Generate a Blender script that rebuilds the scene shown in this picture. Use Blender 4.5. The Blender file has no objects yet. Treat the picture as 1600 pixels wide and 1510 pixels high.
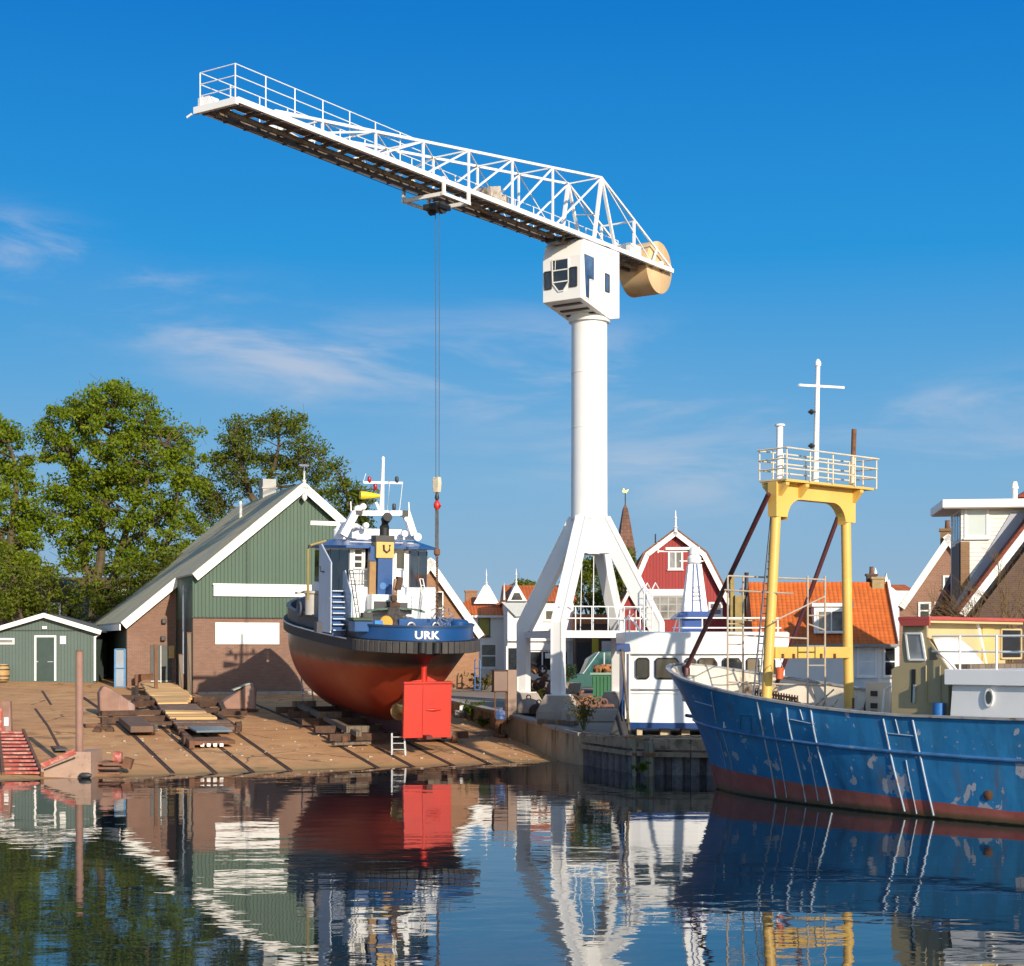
import bpy, bmesh, math, random
from mathutils import Vector, Matrix
random.seed(7)
R = math.radians
scene = bpy.context.scene
COL = scene.collection

# ------------------------------------------------------------------ camera, sky, sun, exposure
CAMZ, F, HX, HY = 4.3, 2600.0, 800.0, 1015.0      # eye height; focal length and horizon in photo pixels
SUN_EL, SUN_AZ = R(20.5), math.atan2(.45, -.893)     # azimuth clockwise from +Y
cam_d = bpy.data.cameras.new('camera'); cam = bpy.data.objects.new('camera', cam_d); COL.objects.link(cam)
cam.location = (0, 0, CAMZ); cam.rotation_euler = (R(90), 0, 0)
cam_d.sensor_width = 36; cam_d.lens = F/1600*36
cam_d.shift_y = (HY-755)/1600
cam_d.clip_start = .5; cam_d.clip_end = 6000
scene.camera = cam

world = bpy.data.worlds.new('World'); scene.world = world; world.use_nodes = True
def build_world():
    nt = world.node_tree; N = nt.nodes; L = nt.links
    for n in list(N): N.remove(n)
    out = N.new('ShaderNodeOutputWorld'); bg = N.new('ShaderNodeBackground'); bg.inputs[1].default_value = .10
    sky = N.new('ShaderNodeTexSky'); sky.sky_type = 'NISHITA'; sky.sun_disc = False
    sky.sun_elevation = SUN_EL; sky.sun_rotation = SUN_AZ
    sky.air_density = 1.0; sky.dust_density = .4; sky.ozone_density = 3.0
    tc = N.new('ShaderNodeTexCoord'); sep = N.new('ShaderNodeSeparateXYZ'); L.new(tc.outputs['Generated'], sep.inputs[0])
    def mth(op, a, b=None, clamp=False):
        n = N.new('ShaderNodeMath'); n.operation = op; n.use_clamp = clamp
        for i, v in enumerate((a, b)):
            if v is None: continue
            if isinstance(v, (int, float)): n.inputs[i].default_value = v
            else: L.new(v, n.inputs[i])
        return n.outputs[0]
    el = mth('MAXIMUM', sep.outputs[2], .0)
    # thin high cloud: streaks in azimuth / elevation space
    az = mth('DIVIDE', sep.outputs[0], mth('MAXIMUM', sep.outputs[1], .05))
    cmb = N.new('ShaderNodeCombineXYZ')
    L.new(mth('MULTIPLY', az, 3.2), cmb.inputs[0])
    L.new(mth('ADD', mth('MULTIPLY', el, 15.0), mth('MULTIPLY', az, .25)), cmb.inputs[1])
    cmb.inputs[2].default_value = 4.37
    nz = N.new('ShaderNodeTexNoise'); nz.inputs['Scale'].default_value = 2.0; nz.inputs['Detail'].default_value = 10
    nz.inputs['Roughness'].default_value = .58; nz.inputs['Distortion'].default_value = .45
    L.new(cmb.outputs[0], nz.inputs['Vector'])
    rmp = N.new('ShaderNodeMapRange'); rmp.inputs['From Min'].default_value = .42; rmp.inputs['From Max'].default_value = .70
    rmp.interpolation_type = 'SMOOTHSTEP'
    L.new(nz.outputs['Fac'], rmp.inputs['Value'])
    # wispy clouds gather in a few soft banks: (azimuth, height, half width, half height)
    tot = None
    for px, py, rx, ry, w in ((95,440,190,48,.9),(20,395,120,30,.5),(400,545,210,52,.75),(640,575,230,34,.6),(850,560,210,60,.8),(1110,632,170,30,.5),(1480,640,240,34,.5),(1050,735,260,60,.55),(460,615,130,24,.35),(1500,720,220,40,.45),(770,625,90,26,.5)):
        ca, ce = (px-HX)/F, (HY-py)/F*.975
        d1 = mth('POWER', mth('ABSOLUTE', mth('DIVIDE', mth('SUBTRACT', az, ca), rx/F)), 2.0)
        tilt = mth('ADD', mth('SUBTRACT', el, ce), mth('MULTIPLY', mth('SUBTRACT', az, ca), .08 if px < 1300 else -.13))
        d2 = mth('POWER', mth('ABSOLUTE', mth('DIVIDE', tilt, ry/F)), 2.0)
        g = mth('MULTIPLY', mth('POWER', 2.718, mth('MULTIPLY', mth('ADD', d1, d2), -1.0)), w)
        tot = g if tot is None else mth('ADD', tot, g)
    fac = mth('MULTIPLY', mth('MULTIPLY', mth('ADD', rmp.outputs[0], .05), mth('MINIMUM', mth('MULTIPLY',tot,1.3), 1.0)), .60)
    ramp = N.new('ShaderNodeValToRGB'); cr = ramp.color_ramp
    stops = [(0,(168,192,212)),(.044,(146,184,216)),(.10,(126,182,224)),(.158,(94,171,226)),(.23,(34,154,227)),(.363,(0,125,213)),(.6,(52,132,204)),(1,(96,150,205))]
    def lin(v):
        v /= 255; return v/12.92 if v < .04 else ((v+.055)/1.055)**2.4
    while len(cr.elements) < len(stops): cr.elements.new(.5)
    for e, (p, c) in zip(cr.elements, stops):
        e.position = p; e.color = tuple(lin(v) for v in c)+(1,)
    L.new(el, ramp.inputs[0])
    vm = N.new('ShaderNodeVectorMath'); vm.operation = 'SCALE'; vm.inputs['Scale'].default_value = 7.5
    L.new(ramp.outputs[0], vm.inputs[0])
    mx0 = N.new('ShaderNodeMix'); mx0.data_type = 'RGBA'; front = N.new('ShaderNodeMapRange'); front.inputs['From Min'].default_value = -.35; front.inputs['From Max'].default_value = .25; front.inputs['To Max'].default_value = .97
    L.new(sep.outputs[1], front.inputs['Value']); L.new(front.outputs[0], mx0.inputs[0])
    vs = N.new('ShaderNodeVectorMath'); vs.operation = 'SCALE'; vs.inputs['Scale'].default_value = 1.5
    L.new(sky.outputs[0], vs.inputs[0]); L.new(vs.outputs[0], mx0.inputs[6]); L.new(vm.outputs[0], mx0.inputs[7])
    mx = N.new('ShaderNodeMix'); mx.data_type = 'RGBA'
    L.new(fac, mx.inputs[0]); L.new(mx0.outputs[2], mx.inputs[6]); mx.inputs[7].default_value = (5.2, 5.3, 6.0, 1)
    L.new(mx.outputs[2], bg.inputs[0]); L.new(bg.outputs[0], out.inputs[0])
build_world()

sun_d = bpy.data.lights.new('sun', 'SUN'); sun = bpy.data.objects.new('sun', sun_d); COL.objects.link(sun)
sun_d.energy = 4.7; sun_d.angle = R(.5); sun_d.color = (1, .88, .71)
sdir = Vector((math.sin(SUN_AZ)*math.cos(SUN_EL), math.cos(SUN_AZ)*math.cos(SUN_EL), math.sin(SUN_EL)))
sun.rotation_euler = sdir.to_track_quat('Z', 'Y').to_euler()
sun.location = sdir*300
scene.view_settings.view_transform = 'Standard'; scene.view_settings.look = 'None'
scene.view_settings.exposure = 0.27; scene.view_settings.gamma = 1
try:
    scene.cycles.max_bounces = 8; scene.cycles.use_denoising = True; scene.cycles.caustics_reflective = False
except Exception: pass

# ------------------------------------------------------------------ helpers: meshes
def at(px, py, Y):
    """world point seen at photo pixel (px, py) at depth Y"""
    return Vector(((px-HX)/F*Y, Y, CAMZ+(HY-py)/F*Y))

class MB:
    def __init__(s): s.v = []; s.f = []; s.mi = []; s.M = None; s.cur = 0; s.sm = []
    def pt(s, p):
        p = Vector(p)
        if s.M is not None: p = s.M @ p
        s.v.append(p); return len(s.v)-1
    def face(s, idx, smooth=False): s.f.append(tuple(idx)); s.mi.append(s.cur); s.sm.append(smooth)
    def poly(s, pts): s.face([s.pt(p) for p in pts]); return s
    def box(s, x0, x1, y0, y1, z0, z1):
        b = [s.pt(p) for p in ((x0,y0,z0),(x1,y0,z0),(x1,y1,z0),(x0,y1,z0),(x0,y0,z1),(x1,y0,z1),(x1,y1,z1),(x0,y1,z1))]
        for q in ((0,3,2,1),(4,5,6,7),(0,1,5,4),(1,2,6,5),(2,3,7,6),(3,0,4,7)): s.face([b[i] for i in q])
        return s
    def cbox(s, c, sx, sy, sz, rz=0, rx=0, ry=0):
        m = Matrix.Translation(Vector(c)) @ Matrix.Rotation(rz,4,'Z') @ Matrix.Rotation(ry,4,'Y') @ Matrix.Rotation(rx,4,'X')
        old = s.M; s.M = m if old is None else old @ m
        s.box(-sx/2,sx/2,-sy/2,sy/2,-sz/2,sz/2); s.M = old; return s
    def prism(s, pts, ax, a, b):
        """2-D outline extruded along ax from a to b; pts are (x,z) for y, (y,z) for x, (x,y) for z"""
        def mk(p, t): return {'y': (p[0],t,p[1]), 'x': (t,p[0],p[1]), 'z': (p[0],p[1],t)}[ax]
        A = [s.pt(mk(p,a)) for p in pts]; B = [s.pt(mk(p,b)) for p in pts]; n = len(pts)
        s.face(A[::-1]); s.face(B)
        for i in range(n): s.face((A[i],A[(i+1)%n],B[(i+1)%n],B[i]))
        return s
    def bar(s, p, q, w, h=None, up=(0,0,1)):
        h = h or w; p = Vector(p); q = Vector(q); d = (q-p)
        if d.length < 1e-6: return s
        d.normalize(); u = Vector(up)
        if abs(d.dot(u)) > .98: u = Vector((0,1,0)) if abs(d.y) < .9 else Vector((1,0,0))
        x = d.cross(u).normalized(); z = x.cross(d).normalized()
        c = [(-w/2,-h/2),(w/2,-h/2),(w/2,h/2),(-w/2,h/2)]
        A = [s.pt(p+x*a+z*b) for a,b in c]; B = [s.pt(q+x*a+z*b) for a,b in c]
        s.face(A); s.face(B[::-1])
        for i in range(4): s.face((A[i],B[i],B[(i+1)%4],A[(i+1)%4]))
        return s
    def tube(s, pts, r, n=8, r2=None, cap=True):
        pts = [Vector(p) for p in pts]; rings = []
        m = len(pts)
        for i, p in enumerate(pts):
            d = (pts[min(i+1,m-1)]-pts[max(i-1,0)])
            if d.length < 1e-9: d = Vector((0,0,1))
            d.normalize()
            u = Vector((0,0,1)) if abs(d.z) < .95 else Vector((1,0,0))
            x = d.cross(u).normalized(); z = x.cross(d)
            rr = r if r2 is None else r+(r2-r)*i/(m-1)
            rings.append([s.pt(p+(x*math.cos(a)+z*math.sin(a))*rr) for a in (2*math.pi*k/n for k in range(n))])
        for a, b in zip(rings, rings[1:]):
            for k in range(n): s.face((a[k],a[(k+1)%n],b[(k+1)%n],b[k]), True)
        if cap: s.face(rings[0][::-1]); s.face(rings[-1])
        return s
    def lathe(s, prof, n=24, c=(0,0,0), axis='z', smooth=True, cap=True):
        c = Vector(c); rings = []
        def mk(r,t,a):
            ca, sa = math.cos(a)*r, math.sin(a)*r
            return c+Vector({'z': (ca,sa,t), 'x': (t,ca,sa), 'y': (sa,t,ca)}[axis])
        for r, t in prof: rings.append([s.pt(mk(max(r,1e-4),t,2*math.pi*k/n)) for k in range(n)])
        for a, b in zip(rings, rings[1:]):
            for k in range(n): s.face((a[k],a[(k+1)%n],b[(k+1)%n],b[k]), smooth)
        if cap: s.face(rings[0][::-1]); s.face(rings[-1])
        return s
    def ball(s, c, r, n=12, m=7, sz=1):
        return s.lathe([(r*math.sin(math.pi*i/m), -r*sz*math.cos(math.pi*i/m)) for i in range(m+1)], n, c, cap=False)
    def grid(s, rows, smooth=True, closed=False):
        idx = [[s.pt(p) for p in row] for row in rows]
        for a, b in zip(idx, idx[1:]):
            for k in range(len(a)-1): s.face((a[k],a[k+1],b[k+1],b[k]), smooth)
        return s
    def build(s, name, mat, parent=None, bevel=0, recalc=True, edge_split=True):
        me = bpy.data.meshes.new(name); me.from_pydata([tuple(v) for v in s.v], [], s.f)
        for m in (mat if isinstance(mat, (list,tuple)) else [mat]): me.materials.append(m)
        me.polygons.foreach_set('material_index', s.mi); me.polygons.foreach_set('use_smooth', s.sm)
        if recalc:
            bm = bmesh.new(); bm.from_mesh(me); bmesh.ops.recalc_face_normals(bm, faces=bm.faces); bm.to_mesh(me); bm.free()
        if any(s.sm): me.set_sharp_from_angle(angle=R(38))
        me.update()
        o = bpy.data.objects.new(name, me); COL.objects.link(o)
        if parent is not None: o.parent = parent
        if bevel:
            b = o.modifiers.new('bevel','BEVEL'); b.width = bevel; b.segments = 2; b.limit_method = 'ANGLE'; b.angle_limit = R(40)
        return o

def thing(name, label, cat, loc=(0,0,0), rz=0, group=None, rx=0):
    o = bpy.data.objects.new(name, None); COL.objects.link(o)
    o.location = loc; o.rotation_euler = (rx,0,rz); o['label'] = label; o['category'] = cat
    if group: o['group'] = group
    return o
def tag(o, label, cat, group=None):
    o['label'] = label; o['category'] = cat
    if group: o['group'] = group
    return o
def struct(o): o['kind'] = 'structure'; return o

class Frame:
    """a facade's own axes: x along it (to the right), y into depth, z up from its foot"""
    def __init__(s, X, Y, z, rz=0): s.o = Vector((X,Y,z)); s.rz = rz; s.c = math.cos(rz); s.s = math.sin(rz)
    def x(s, px, yl=0):
        k = (px-HX)/F; X0 = s.o.x-yl*s.s; Y0 = s.o.y+yl*s.c
        return (k*Y0-X0)/(s.c-k*s.s)
    def z(s, py, x=0, yl=0):
        return CAMZ+(HY-py)/F*(s.o.y+x*s.s+yl*s.c)-s.o.z
    def y(s, px, x=0):        # depth along the side wall at local x seen at column px
        k = (px-HX)/F; X0 = s.o.x+x*s.c; Y0 = s.o.y+x*s.s
        return (X0-k*Y0)/(s.s+k*s.c)
    def w(s, x, y, z=0): return Vector((s.o.x+x*s.c-y*s.s, s.o.y+x*s.s+y*s.c, s.o.z+z))

# ------------------------------------------------------------------ helpers: materials
class NT:
    def __init__(s, name):
        s.m = bpy.data.materials.new(name); s.m.use_nodes = True; s.t = s.m.node_tree; s.N = s.t.nodes; s.L = s.t.links
        s.b = s.N['Principled BSDF']; s.tc = s.N.new('ShaderNodeTexCoord')
    def put(s, sock, v):
        if isinstance(v, (int,float)): sock.default_value = v
        elif isinstance(v, (tuple,list)): sock.default_value = tuple(v)+((1,) if len(v) == 3 and sock.type == 'RGBA' else ())
        else: s.L.new(v, sock)
    def mth(s, op, a, b=0.0, clamp=False):
        n = s.N.new('ShaderNodeMath'); n.operation = op; n.use_clamp = clamp; s.put(n.inputs[0], a); s.put(n.inputs[1], b); return n.outputs[0]
    def xyz(s):
        n = s.N.new('ShaderNodeSeparateXYZ'); s.L.new(s.tc.outputs['Object'], n.inputs[0]); return n.outputs
    def vec(s, x, y, z=0.0):
        n = s.N.new('ShaderNodeCombineXYZ')
        for i, v in enumerate((x,y,z)): s.put(n.inputs[i], v)
        return n.outputs[0]
    def noise(s, scale, detail=4, rough=.55, vec=None, dist=0):
        n = s.N.new('ShaderNodeTexNoise'); n.inputs['Scale'].default_value = scale; n.inputs['Detail'].default_value = detail
        n.inputs['Roughness'].default_value = rough; n.inputs['Distortion'].default_value = dist
        s.L.new(vec if vec is not None else s.tc.outputs['Object'], n.inputs['Vector']); return n.outputs['Fac']
    def rng(s, v, a, b, c=0.0, d=1.0):
        n = s.N.new('ShaderNodeMapRange'); s.put(n.inputs[0], v)
        for i, q in enumerate((a,b,c,d)): s.put(n.inputs[i+1], q)
        return n.outputs[0]
    def mix(s, f, a, b, mode='MIX'):
        n = s.N.new('ShaderNodeMix'); n.data_type = 'RGBA'; n.blend_type = mode
        s.put(n.inputs[0], f); s.put(n.inputs[6], a); s.put(n.inputs[7], b); return n.outputs[2]
    def white(s, vec):
        n = s.N.new('ShaderNodeTexWhiteNoise'); s.L.new(vec, n.inputs['Vector']); return n.outputs['Value']
    def bump(s, h, strength=.4, dist=.02):
        n = s.N.new('ShaderNodeBump'); n.inputs['Strength'].default_value = strength; n.inputs['Distance'].default_value = dist
        s.put(n.inputs['Height'], h); s.L.new(n.outputs[0], s.b.inputs['Normal'])
    def fin(s, col, rough=.6, metal=0.0, spec=.5):
        s.put(s.b.inputs['Base Color'], col); s.put(s.b.inputs['Roughness'], rough); s.put(s.b.inputs['Metallic'], metal)
        s.b.inputs['Specular IOR Level'].default_value = spec; return s.m
def sc(c, k): return tuple(min(1,v*k) for v in c[:3])

def paint(name, col, rough=.5, var=.12, vs=1.5, dirt=None, damt=.5, ds=4.0, bump=.0, metal=0.0, streak=False, spec=.5):
    """painted or plain surface: soft tone variation plus optional worn patches of another colour"""
    t = NT(name); n = t.noise(vs, 5)
    c = t.mix(t.rng(n,.3,.7), sc(col,1-var), sc(col,1+var))
    if dirt:
        v = None
        if streak:
            X = t.xyz(); v = t.vec(t.mth('MULTIPLY',X[0],1.0), t.mth('MULTIPLY',X[1],1.0), t.mth('MULTIPLY',X[2],.16))
        k = t.noise(ds, 8, .65, v); c = t.mix(t.rng(k, 1-damt, 1-damt+.12), c, dirt)
    if bump: t.bump(t.noise(ds*4, 6), bump, .02)
    return t.fin(c, rough, metal, spec)

def planks(name, col, step=.15, axis='h', rough=.55, var=.12, groove=.55):
    """boards: a groove every step along the wall (axis h) or up it (axis v)"""
    t = NT(name); X = t.xyz(); u = t.mth('ADD',X[0],X[1]) if axis == 'h' else (X[1] if axis == 'y' else X[2])
    q = t.mth('DIVIDE',u,step); fr = t.mth('FRACT',t.mth('ADD',q,1000.0)); fl = t.mth('FLOOR',q)
    w = t.white(t.vec(fl,3.0,1.0))
    c = t.mix(w, sc(col,1-var), sc(col,1+var))
    c = t.mix(t.rng(t.noise(.8,6),.35,.75,0,.45), c, sc(col,.75))
    g = t.rng(t.mth('ABSOLUTE',t.mth('SUBTRACT',fr,.5)), .40, .47)
    c = t.mix(t.mth('MULTIPLY',g,groove), c, sc(col,.25))
    t.bump(t.mth('SUBTRACT',1.0,g), .6, .015)
    return t.fin(c, rough)

def bricks(name, c1, c2, mortar, bw=.23, bh=.075, rough=.85):
    t = NT(name); X = t.xyz()
    b = t.N.new('ShaderNodeTexBrick'); t.L.new(t.vec(t.mth('ADD',X[0],X[1]),X[2]), b.inputs['Vector'])
    b.inputs['Scale'].default_value = 1; b.inputs['Brick Width'].default_value = bw; b.inputs['Row Height'].default_value = bh
    b.inputs['Mortar Size'].default_value = .008; b.inputs['Mortar Smooth'].default_value = .3
    t.put(b.inputs['Color1'], c1); t.put(b.inputs['Color2'], c2); t.put(b.inputs['Mortar'], mortar)
    c = t.mix(t.rng(t.noise(.7,6,.6),.35,.75,0,.55), b.outputs['Color'], sc(c1,.65))
    t.bump(b.outputs['Fac'], -.4, .01)
    return t.fin(c, rough, 0, .3)

def tiles(name, col, along='x', su=.21, sv=.2, rough=.75, var=.25, moss=None):
    """pantiles: rolls along the eave direction, courses up the slope"""
    t = NT(name); X = t.xyz(); u = X[0] if along == 'x' else X[1]
    qu = t.mth('DIVIDE',u,su); qv = t.mth('DIVIDE',X[2],sv)
    fu = t.mth('FRACT',t.mth('ADD',qu,500.0)); fv = t.mth('FRACT',t.mth('ADD',qv,500.0))
    w = t.white(t.vec(t.mth('FLOOR',qu),t.mth('FLOOR',qv)))
    c = t.mix(w, sc(col,1-var), sc(col,1+var))
    c = t.mix(t.rng(t.noise(.6,6,.6),.4,.75,0,.6), c, moss or sc(col,.6))
    roll = t.mth('SINE', t.mth('MULTIPLY',fu,math.pi))
    h = t.mth('ADD', t.mth('MULTIPLY',roll,.6), t.mth('SUBTRACT',1.0,fv))
    lip = t.mth('GREATER_THAN', fv, .86)
    c = t.mix(t.mth('MULTIPLY',lip,.35), c, sc(col,.4))
    t.bump(h, .8, .06)
    return t.fin(c, rough, 0, .3)

def glass(name, col=(.012,.014,.016), rough=.06):
    t = NT(name); c = t.mix(t.rng(t.noise(.9,3),.4,.65), col, sc(col,3.0)); return t.fin(c, rough, 0, .9)

def rusty(name, col=(.12,.055,.03), c2=(.22,.10,.05), rough=.85, ds=3.0):
    t = NT(name); c = t.mix(t.rng(t.noise(ds,8,.65),.35,.7), col, c2); c = t.mix(t.rng(t.noise(ds*6,4),.5,.8,0,.7), c, sc(col,.4))
    t.bump(t.noise(ds*10,6), .4, .02); return t.fin(c, rough)

W_CRANE = paint('crane_white', (.78,.775,.76), .42, .05, .6, dirt=(.52,.43,.33), damt=.36, ds=1.3, streak=True)
W_TRIM = paint('white_trim', (.80,.78,.74), .5, .06, 2.0, dirt=(.55,.5,.44), damt=.33, ds=3)
W_WALL = paint('white_render', (.78,.76,.72), .75, .05, .7, dirt=(.58,.54,.48), damt=.36, ds=1.2, bump=.1)
W_BOAT = paint('boat_white', (.80,.80,.80), .35, .04, .8, dirt=(.50,.40,.30), damt=.33, ds=1.6, streak=True)
GALV = paint('galvanised', (.42,.42,.41), .45, .15, 3, metal=.6, dirt=(.22,.15,.1), damt=.38)
GRATE = paint('deck_grating', (.17,.135,.105), .8, .2, 3, dirt=(.10,.06,.035), damt=.5)
CONC = paint('concrete', (.36,.31,.26), .9, .15, 1.2, dirt=(.20,.16,.12), damt=.45, ds=2.2, bump=.3)
DARK = paint('dark_metal', (.03,.03,.032), .5, .3, 3)
BLACK = paint('black_rubber', (.015,.015,.017), .6, .3, 3)
RUST = rusty('rust')
RUSTD = rusty('dark_rust', (.05,.028,.018), (.12,.06,.035))
TIMBER = planks('weathered_timber', (.16,.12,.085), .3, 'h', .85, .2, .5)
PINE = planks('new_pine', (.74,.44,.18), .55, 'y', .75, .22, .75)
PANE = glass('window_glass'); PANEC = glass('curtained_glass', (.10,.10,.095), .12)
BRK_BARN = bricks('barn_brick', (.245,.135,.092), (.19,.10,.07), (.27,.20,.16))
BRK_WARM = bricks('orange_brick', (.36,.175,.085), (.27,.125,.065), (.33,.25,.18))
BRK_DARK = bricks('dark_brick', (.12,.07,.05), (.09,.055,.04), (.15,.12,.1))
T_ORANGE = tiles('orange_tiles', (.62,.145,.028), su=.23, sv=.17, var=.10); T_ORANGEY = tiles('orange_tiles_side', (.46,.125,.035), 'y')
T_BROWNY = tiles('brown_tiles', (.20,.085,.045), 'y'); T_DARKX = tiles('dark_red_tiles', (.13,.035,.025), 'x')
# ------------------------------------------------------------------ setting: water, ground, slipway
SU = Vector((-.45,.893,0)); SR = Vector((.893,.45,0)); SP0 = Vector((1.9,63.9,0))
def slip_z(x, y):
    s = (Vector((x,y,0))-SP0).dot(SU)
    if s < 12: return .1*s
    return min(2.75, 1.2+.06*(s-12))
def wall_x(y):                                     # line of the slip wall
    return 2.5-.34*(y-62)
def yard_z(x, y): return 1.2+min(1.0, max(0,(y-60)*.02))

t = NT('water_surface')
X = t.xyz()
v1 = t.vec(t.mth('MULTIPLY',X[0],.55), X[1])
n1 = t.noise(.38, 2, .45, v1, .2); n2 = t.noise(1.6, 3, .5, v1, .2)
calm = t.rng(t.noise(.05, 3, .5), .38, .62, .35, 1.0)
h = t.mth('MULTIPLY', t.mth('ADD', n1, t.mth('MULTIPLY', n2, .30)), calm)
t.bump(h, 1.0, .0235)
t.b.inputs['IOR'].default_value = 1.6
WATER = t.fin((.008,.016,.022), .015, 0, .5)
m = MB(); m.poly([(-400,-80,0),(400,-80,0),(400,110,0),(-400,110,0)])
struct(m.build('water', WATER))

t = NT('slip_concrete')
X = t.xyz()
big = t.noise(.16,6,.6); mid = t.noise(1.1,8,.65); fine = t.noise(9,5,.6)
c = t.mix(t.rng(big,.35,.65), (.48,.24,.10), (.60,.335,.15))
c = t.mix(t.rng(mid,.42,.72,0,.6), c, (.32,.15,.06))
c = t.mix(t.rng(t.noise(.45,7,.7),.56,.70,0,.75), c, (.15,.08,.045))
c = t.mix(t.rng(fine,.55,.8,0,.35), c, (.48,.33,.22))
us = t.mth('ADD', t.mth('MULTIPLY',X[0],float(SU.x)), t.mth('MULTIPLY',X[1],float(SU.y)))
off = float(SP0.dot(SU)); us = t.mth('SUBTRACT',us,off)
jr = t.mth('FRACT', t.mth('ADD', t.mth('DIVIDE',us,3.4), 100.0))
c = t.mix(t.mth('MULTIPLY',t.mth('LESS_THAN',jr,.014),.6), c, (.08,.05,.035))
vo = t.N.new('ShaderNodeTexVoronoi'); vo.feature = 'DISTANCE_TO_EDGE'; vo.inputs['Scale'].default_value = .30; t.L.new(t.vec(t.mth('ADD',X[0],t.mth('MULTIPLY',mid,.9)),t.mth('ADD',X[1],t.mth('MULTIPLY',mid,.7)),0.0), vo.inputs['Vector'])
crack = t.mth('MULTIPLY',t.mth('LESS_THAN',vo.outputs['Distance'],.012),t.rng(t.noise(.25,3),.45,.55,0,.75))
c = t.mix(crack, c, (.10,.055,.03))
oil = t.rng(t.noise(.33,5,.6,t.vec(t.mth('ADD',X[0],40.0),X[1],0.0)),.60,.66,0,.55); c = t.mix(oil, c, (.13,.085,.055))
alg = t.rng(t.mth('ADD',us,t.mth('MULTIPLY',mid,1.8)), 1.1, 2.3, 1.0, 0.0); c = t.mix(t.mth('MULTIPLY',alg,.55), c, (.27,.20,.075))
wet = t.rng(t.mth('ADD',us,t.mth('MULTIPLY',mid,1.0)), .55, .85, 1.0, 0.0)
c = t.mix(t.mth('MULTIPLY',wet,.62), c, (.16,.12,.06))
t.bump(t.mth('ADD',mid,t.mth('MULTIPLY',fine,.4)), .55, .05)
SLIPM = t.fin(c, t.rng(wet,0,1,.9,.5), 0, .3)
m = MB()
rows = []
us_ = [-6,-4,-2,-.4,0,.4,1,2,4,6,8,10,12,14,16,18,20,23,26,29,32,36,40,46]
for a in us_:
    row = []
    # right end on the wall line
    rr = 0
    for _ in range(40):
        p = SP0+SU*a+SR*rr; rr += (wall_x(p.y)-p.x)/1.05
    rr += .15
    if a > 15: rr -= 0
    for k in range(29):
        q = -62+(rr+62)*k/28; p = SP0+SU*a+SR*q
        row.append((p.x,p.y,slip_z(p.x,p.y)-(.0 if a > -5 else .5)))
    rows.append(row)
m.grid(rows); struct(m.build('slipway', SLIPM))

t = NT('yard_ground')
c = t.mix(t.rng(t.noise(.12,6,.6),.35,.65), (.24,.185,.14), (.30,.23,.17))
c = t.mix(t.rng(t.noise(1.3,8,.65),.5,.75,0,.6), c, (.15,.115,.09))
t.bump(t.noise(12,5), .3, .03)
GROUNDM = t.fin(c, .9, 0, .3)
m = MB(); rows = []
def front_y(x):       # quay front as a function of x for x > 2.5
    pts = [(2.5,62.2),(4.4,57.0),(6.5,56.75),(10,56.8),(40,57.5),(400,60)]
    for (a,b),(c2,d) in zip(pts,pts[1:]):
        if x <= c2: return b+(d-b)*(x-a)/(c2-a)
    return 60
for v in range(0,60):
    pass
ys = [0,.02,.06,.12,.2,.3,.4,.52,.66,.8,1.0]
xs = [2.5,3.2,4.4,6.5,10,15,22,40,80,400]
for f in ys:           # yard between quay front and y = 95
    row = []
    for x in xs:
        y0 = front_y(x)+.25; y = y0+(96-y0)*f
        xx = x
        if x == 2.5: xx = wall_x(y)+.1
        row.append((xx,y,yard_z(xx,y)))
    rows.append(row)
m.grid(rows)
far = [[(x,y,min(2.2,1.2+(y-60)*.02)) for x in (-3000,-400,-100,-40,-9,0,10,20,40,80,400,3000)] for y in (94,98,110,130,160,220,400,1000,3500)]
m.grid(far)
struct(m.build('ground', GROUNDM))

# rails sunk in the slip
def slip_pt(px, py):
    """point of the slip surface seen at a pixel"""
    Y = 65.0
    for _ in range(60):
        p = at(px,py,Y); zz = slip_z(p.x,p.y)
        # distance along the ray at which it meets height zz
        Yn = (CAMZ-zz)*F/(py-HY); Y += (Yn-Y)*.35
    p = at(px,py,Y); return Vector((p.x,p.y,slip_z(p.x,p.y)))
UB = Vector((-.365,.931,0)).normalized(); RB = Vector((.931,.365,0)).normalized()
rail_px = [(264,1203,24,'from the left end of the sawn cradle down to the water'),(330,1203,14,'under the middle of the plank cradle'),
           (388,1202,12,'under the blue plate of the cradle'),(446,1199,18,'ending right of the plank cradle'),
           (582,1196,24,'along the left flank of the tug'),(640,1196,14,'running down past the step ladder'),(700,1193,13,'below the red rudder'),(757,1191,13,'nearest the concrete slip wall')]
for px,py,L,wh in rail_px:
    p0 = slip_pt(px,py); m = MB()
    for off in (-.055,.055):
        pts = []
        for k in range(13):
            p = p0+UB*(-.8+(L+.8)*k/12)+RB*off; pts.append((p.x,p.y,slip_z(p.x,p.y)+.012))
        for a,b in zip(pts,pts[1:]): m.bar(a,b,.045,.04)
    pts = []
    for k in range(13):
        p = p0+UB*(-.8+(L+.8)*k/12); pts.append((p.x,p.y,slip_z(p.x,p.y)-.012))
    for a,b in zip(pts,pts[1:]): m.bar(a,b,.08,.05)
    tag(m.build('slip_rail', RUSTD), 'rusty double slipway rail '+wh, 'rail', 'rails set in the slipway')

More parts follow.
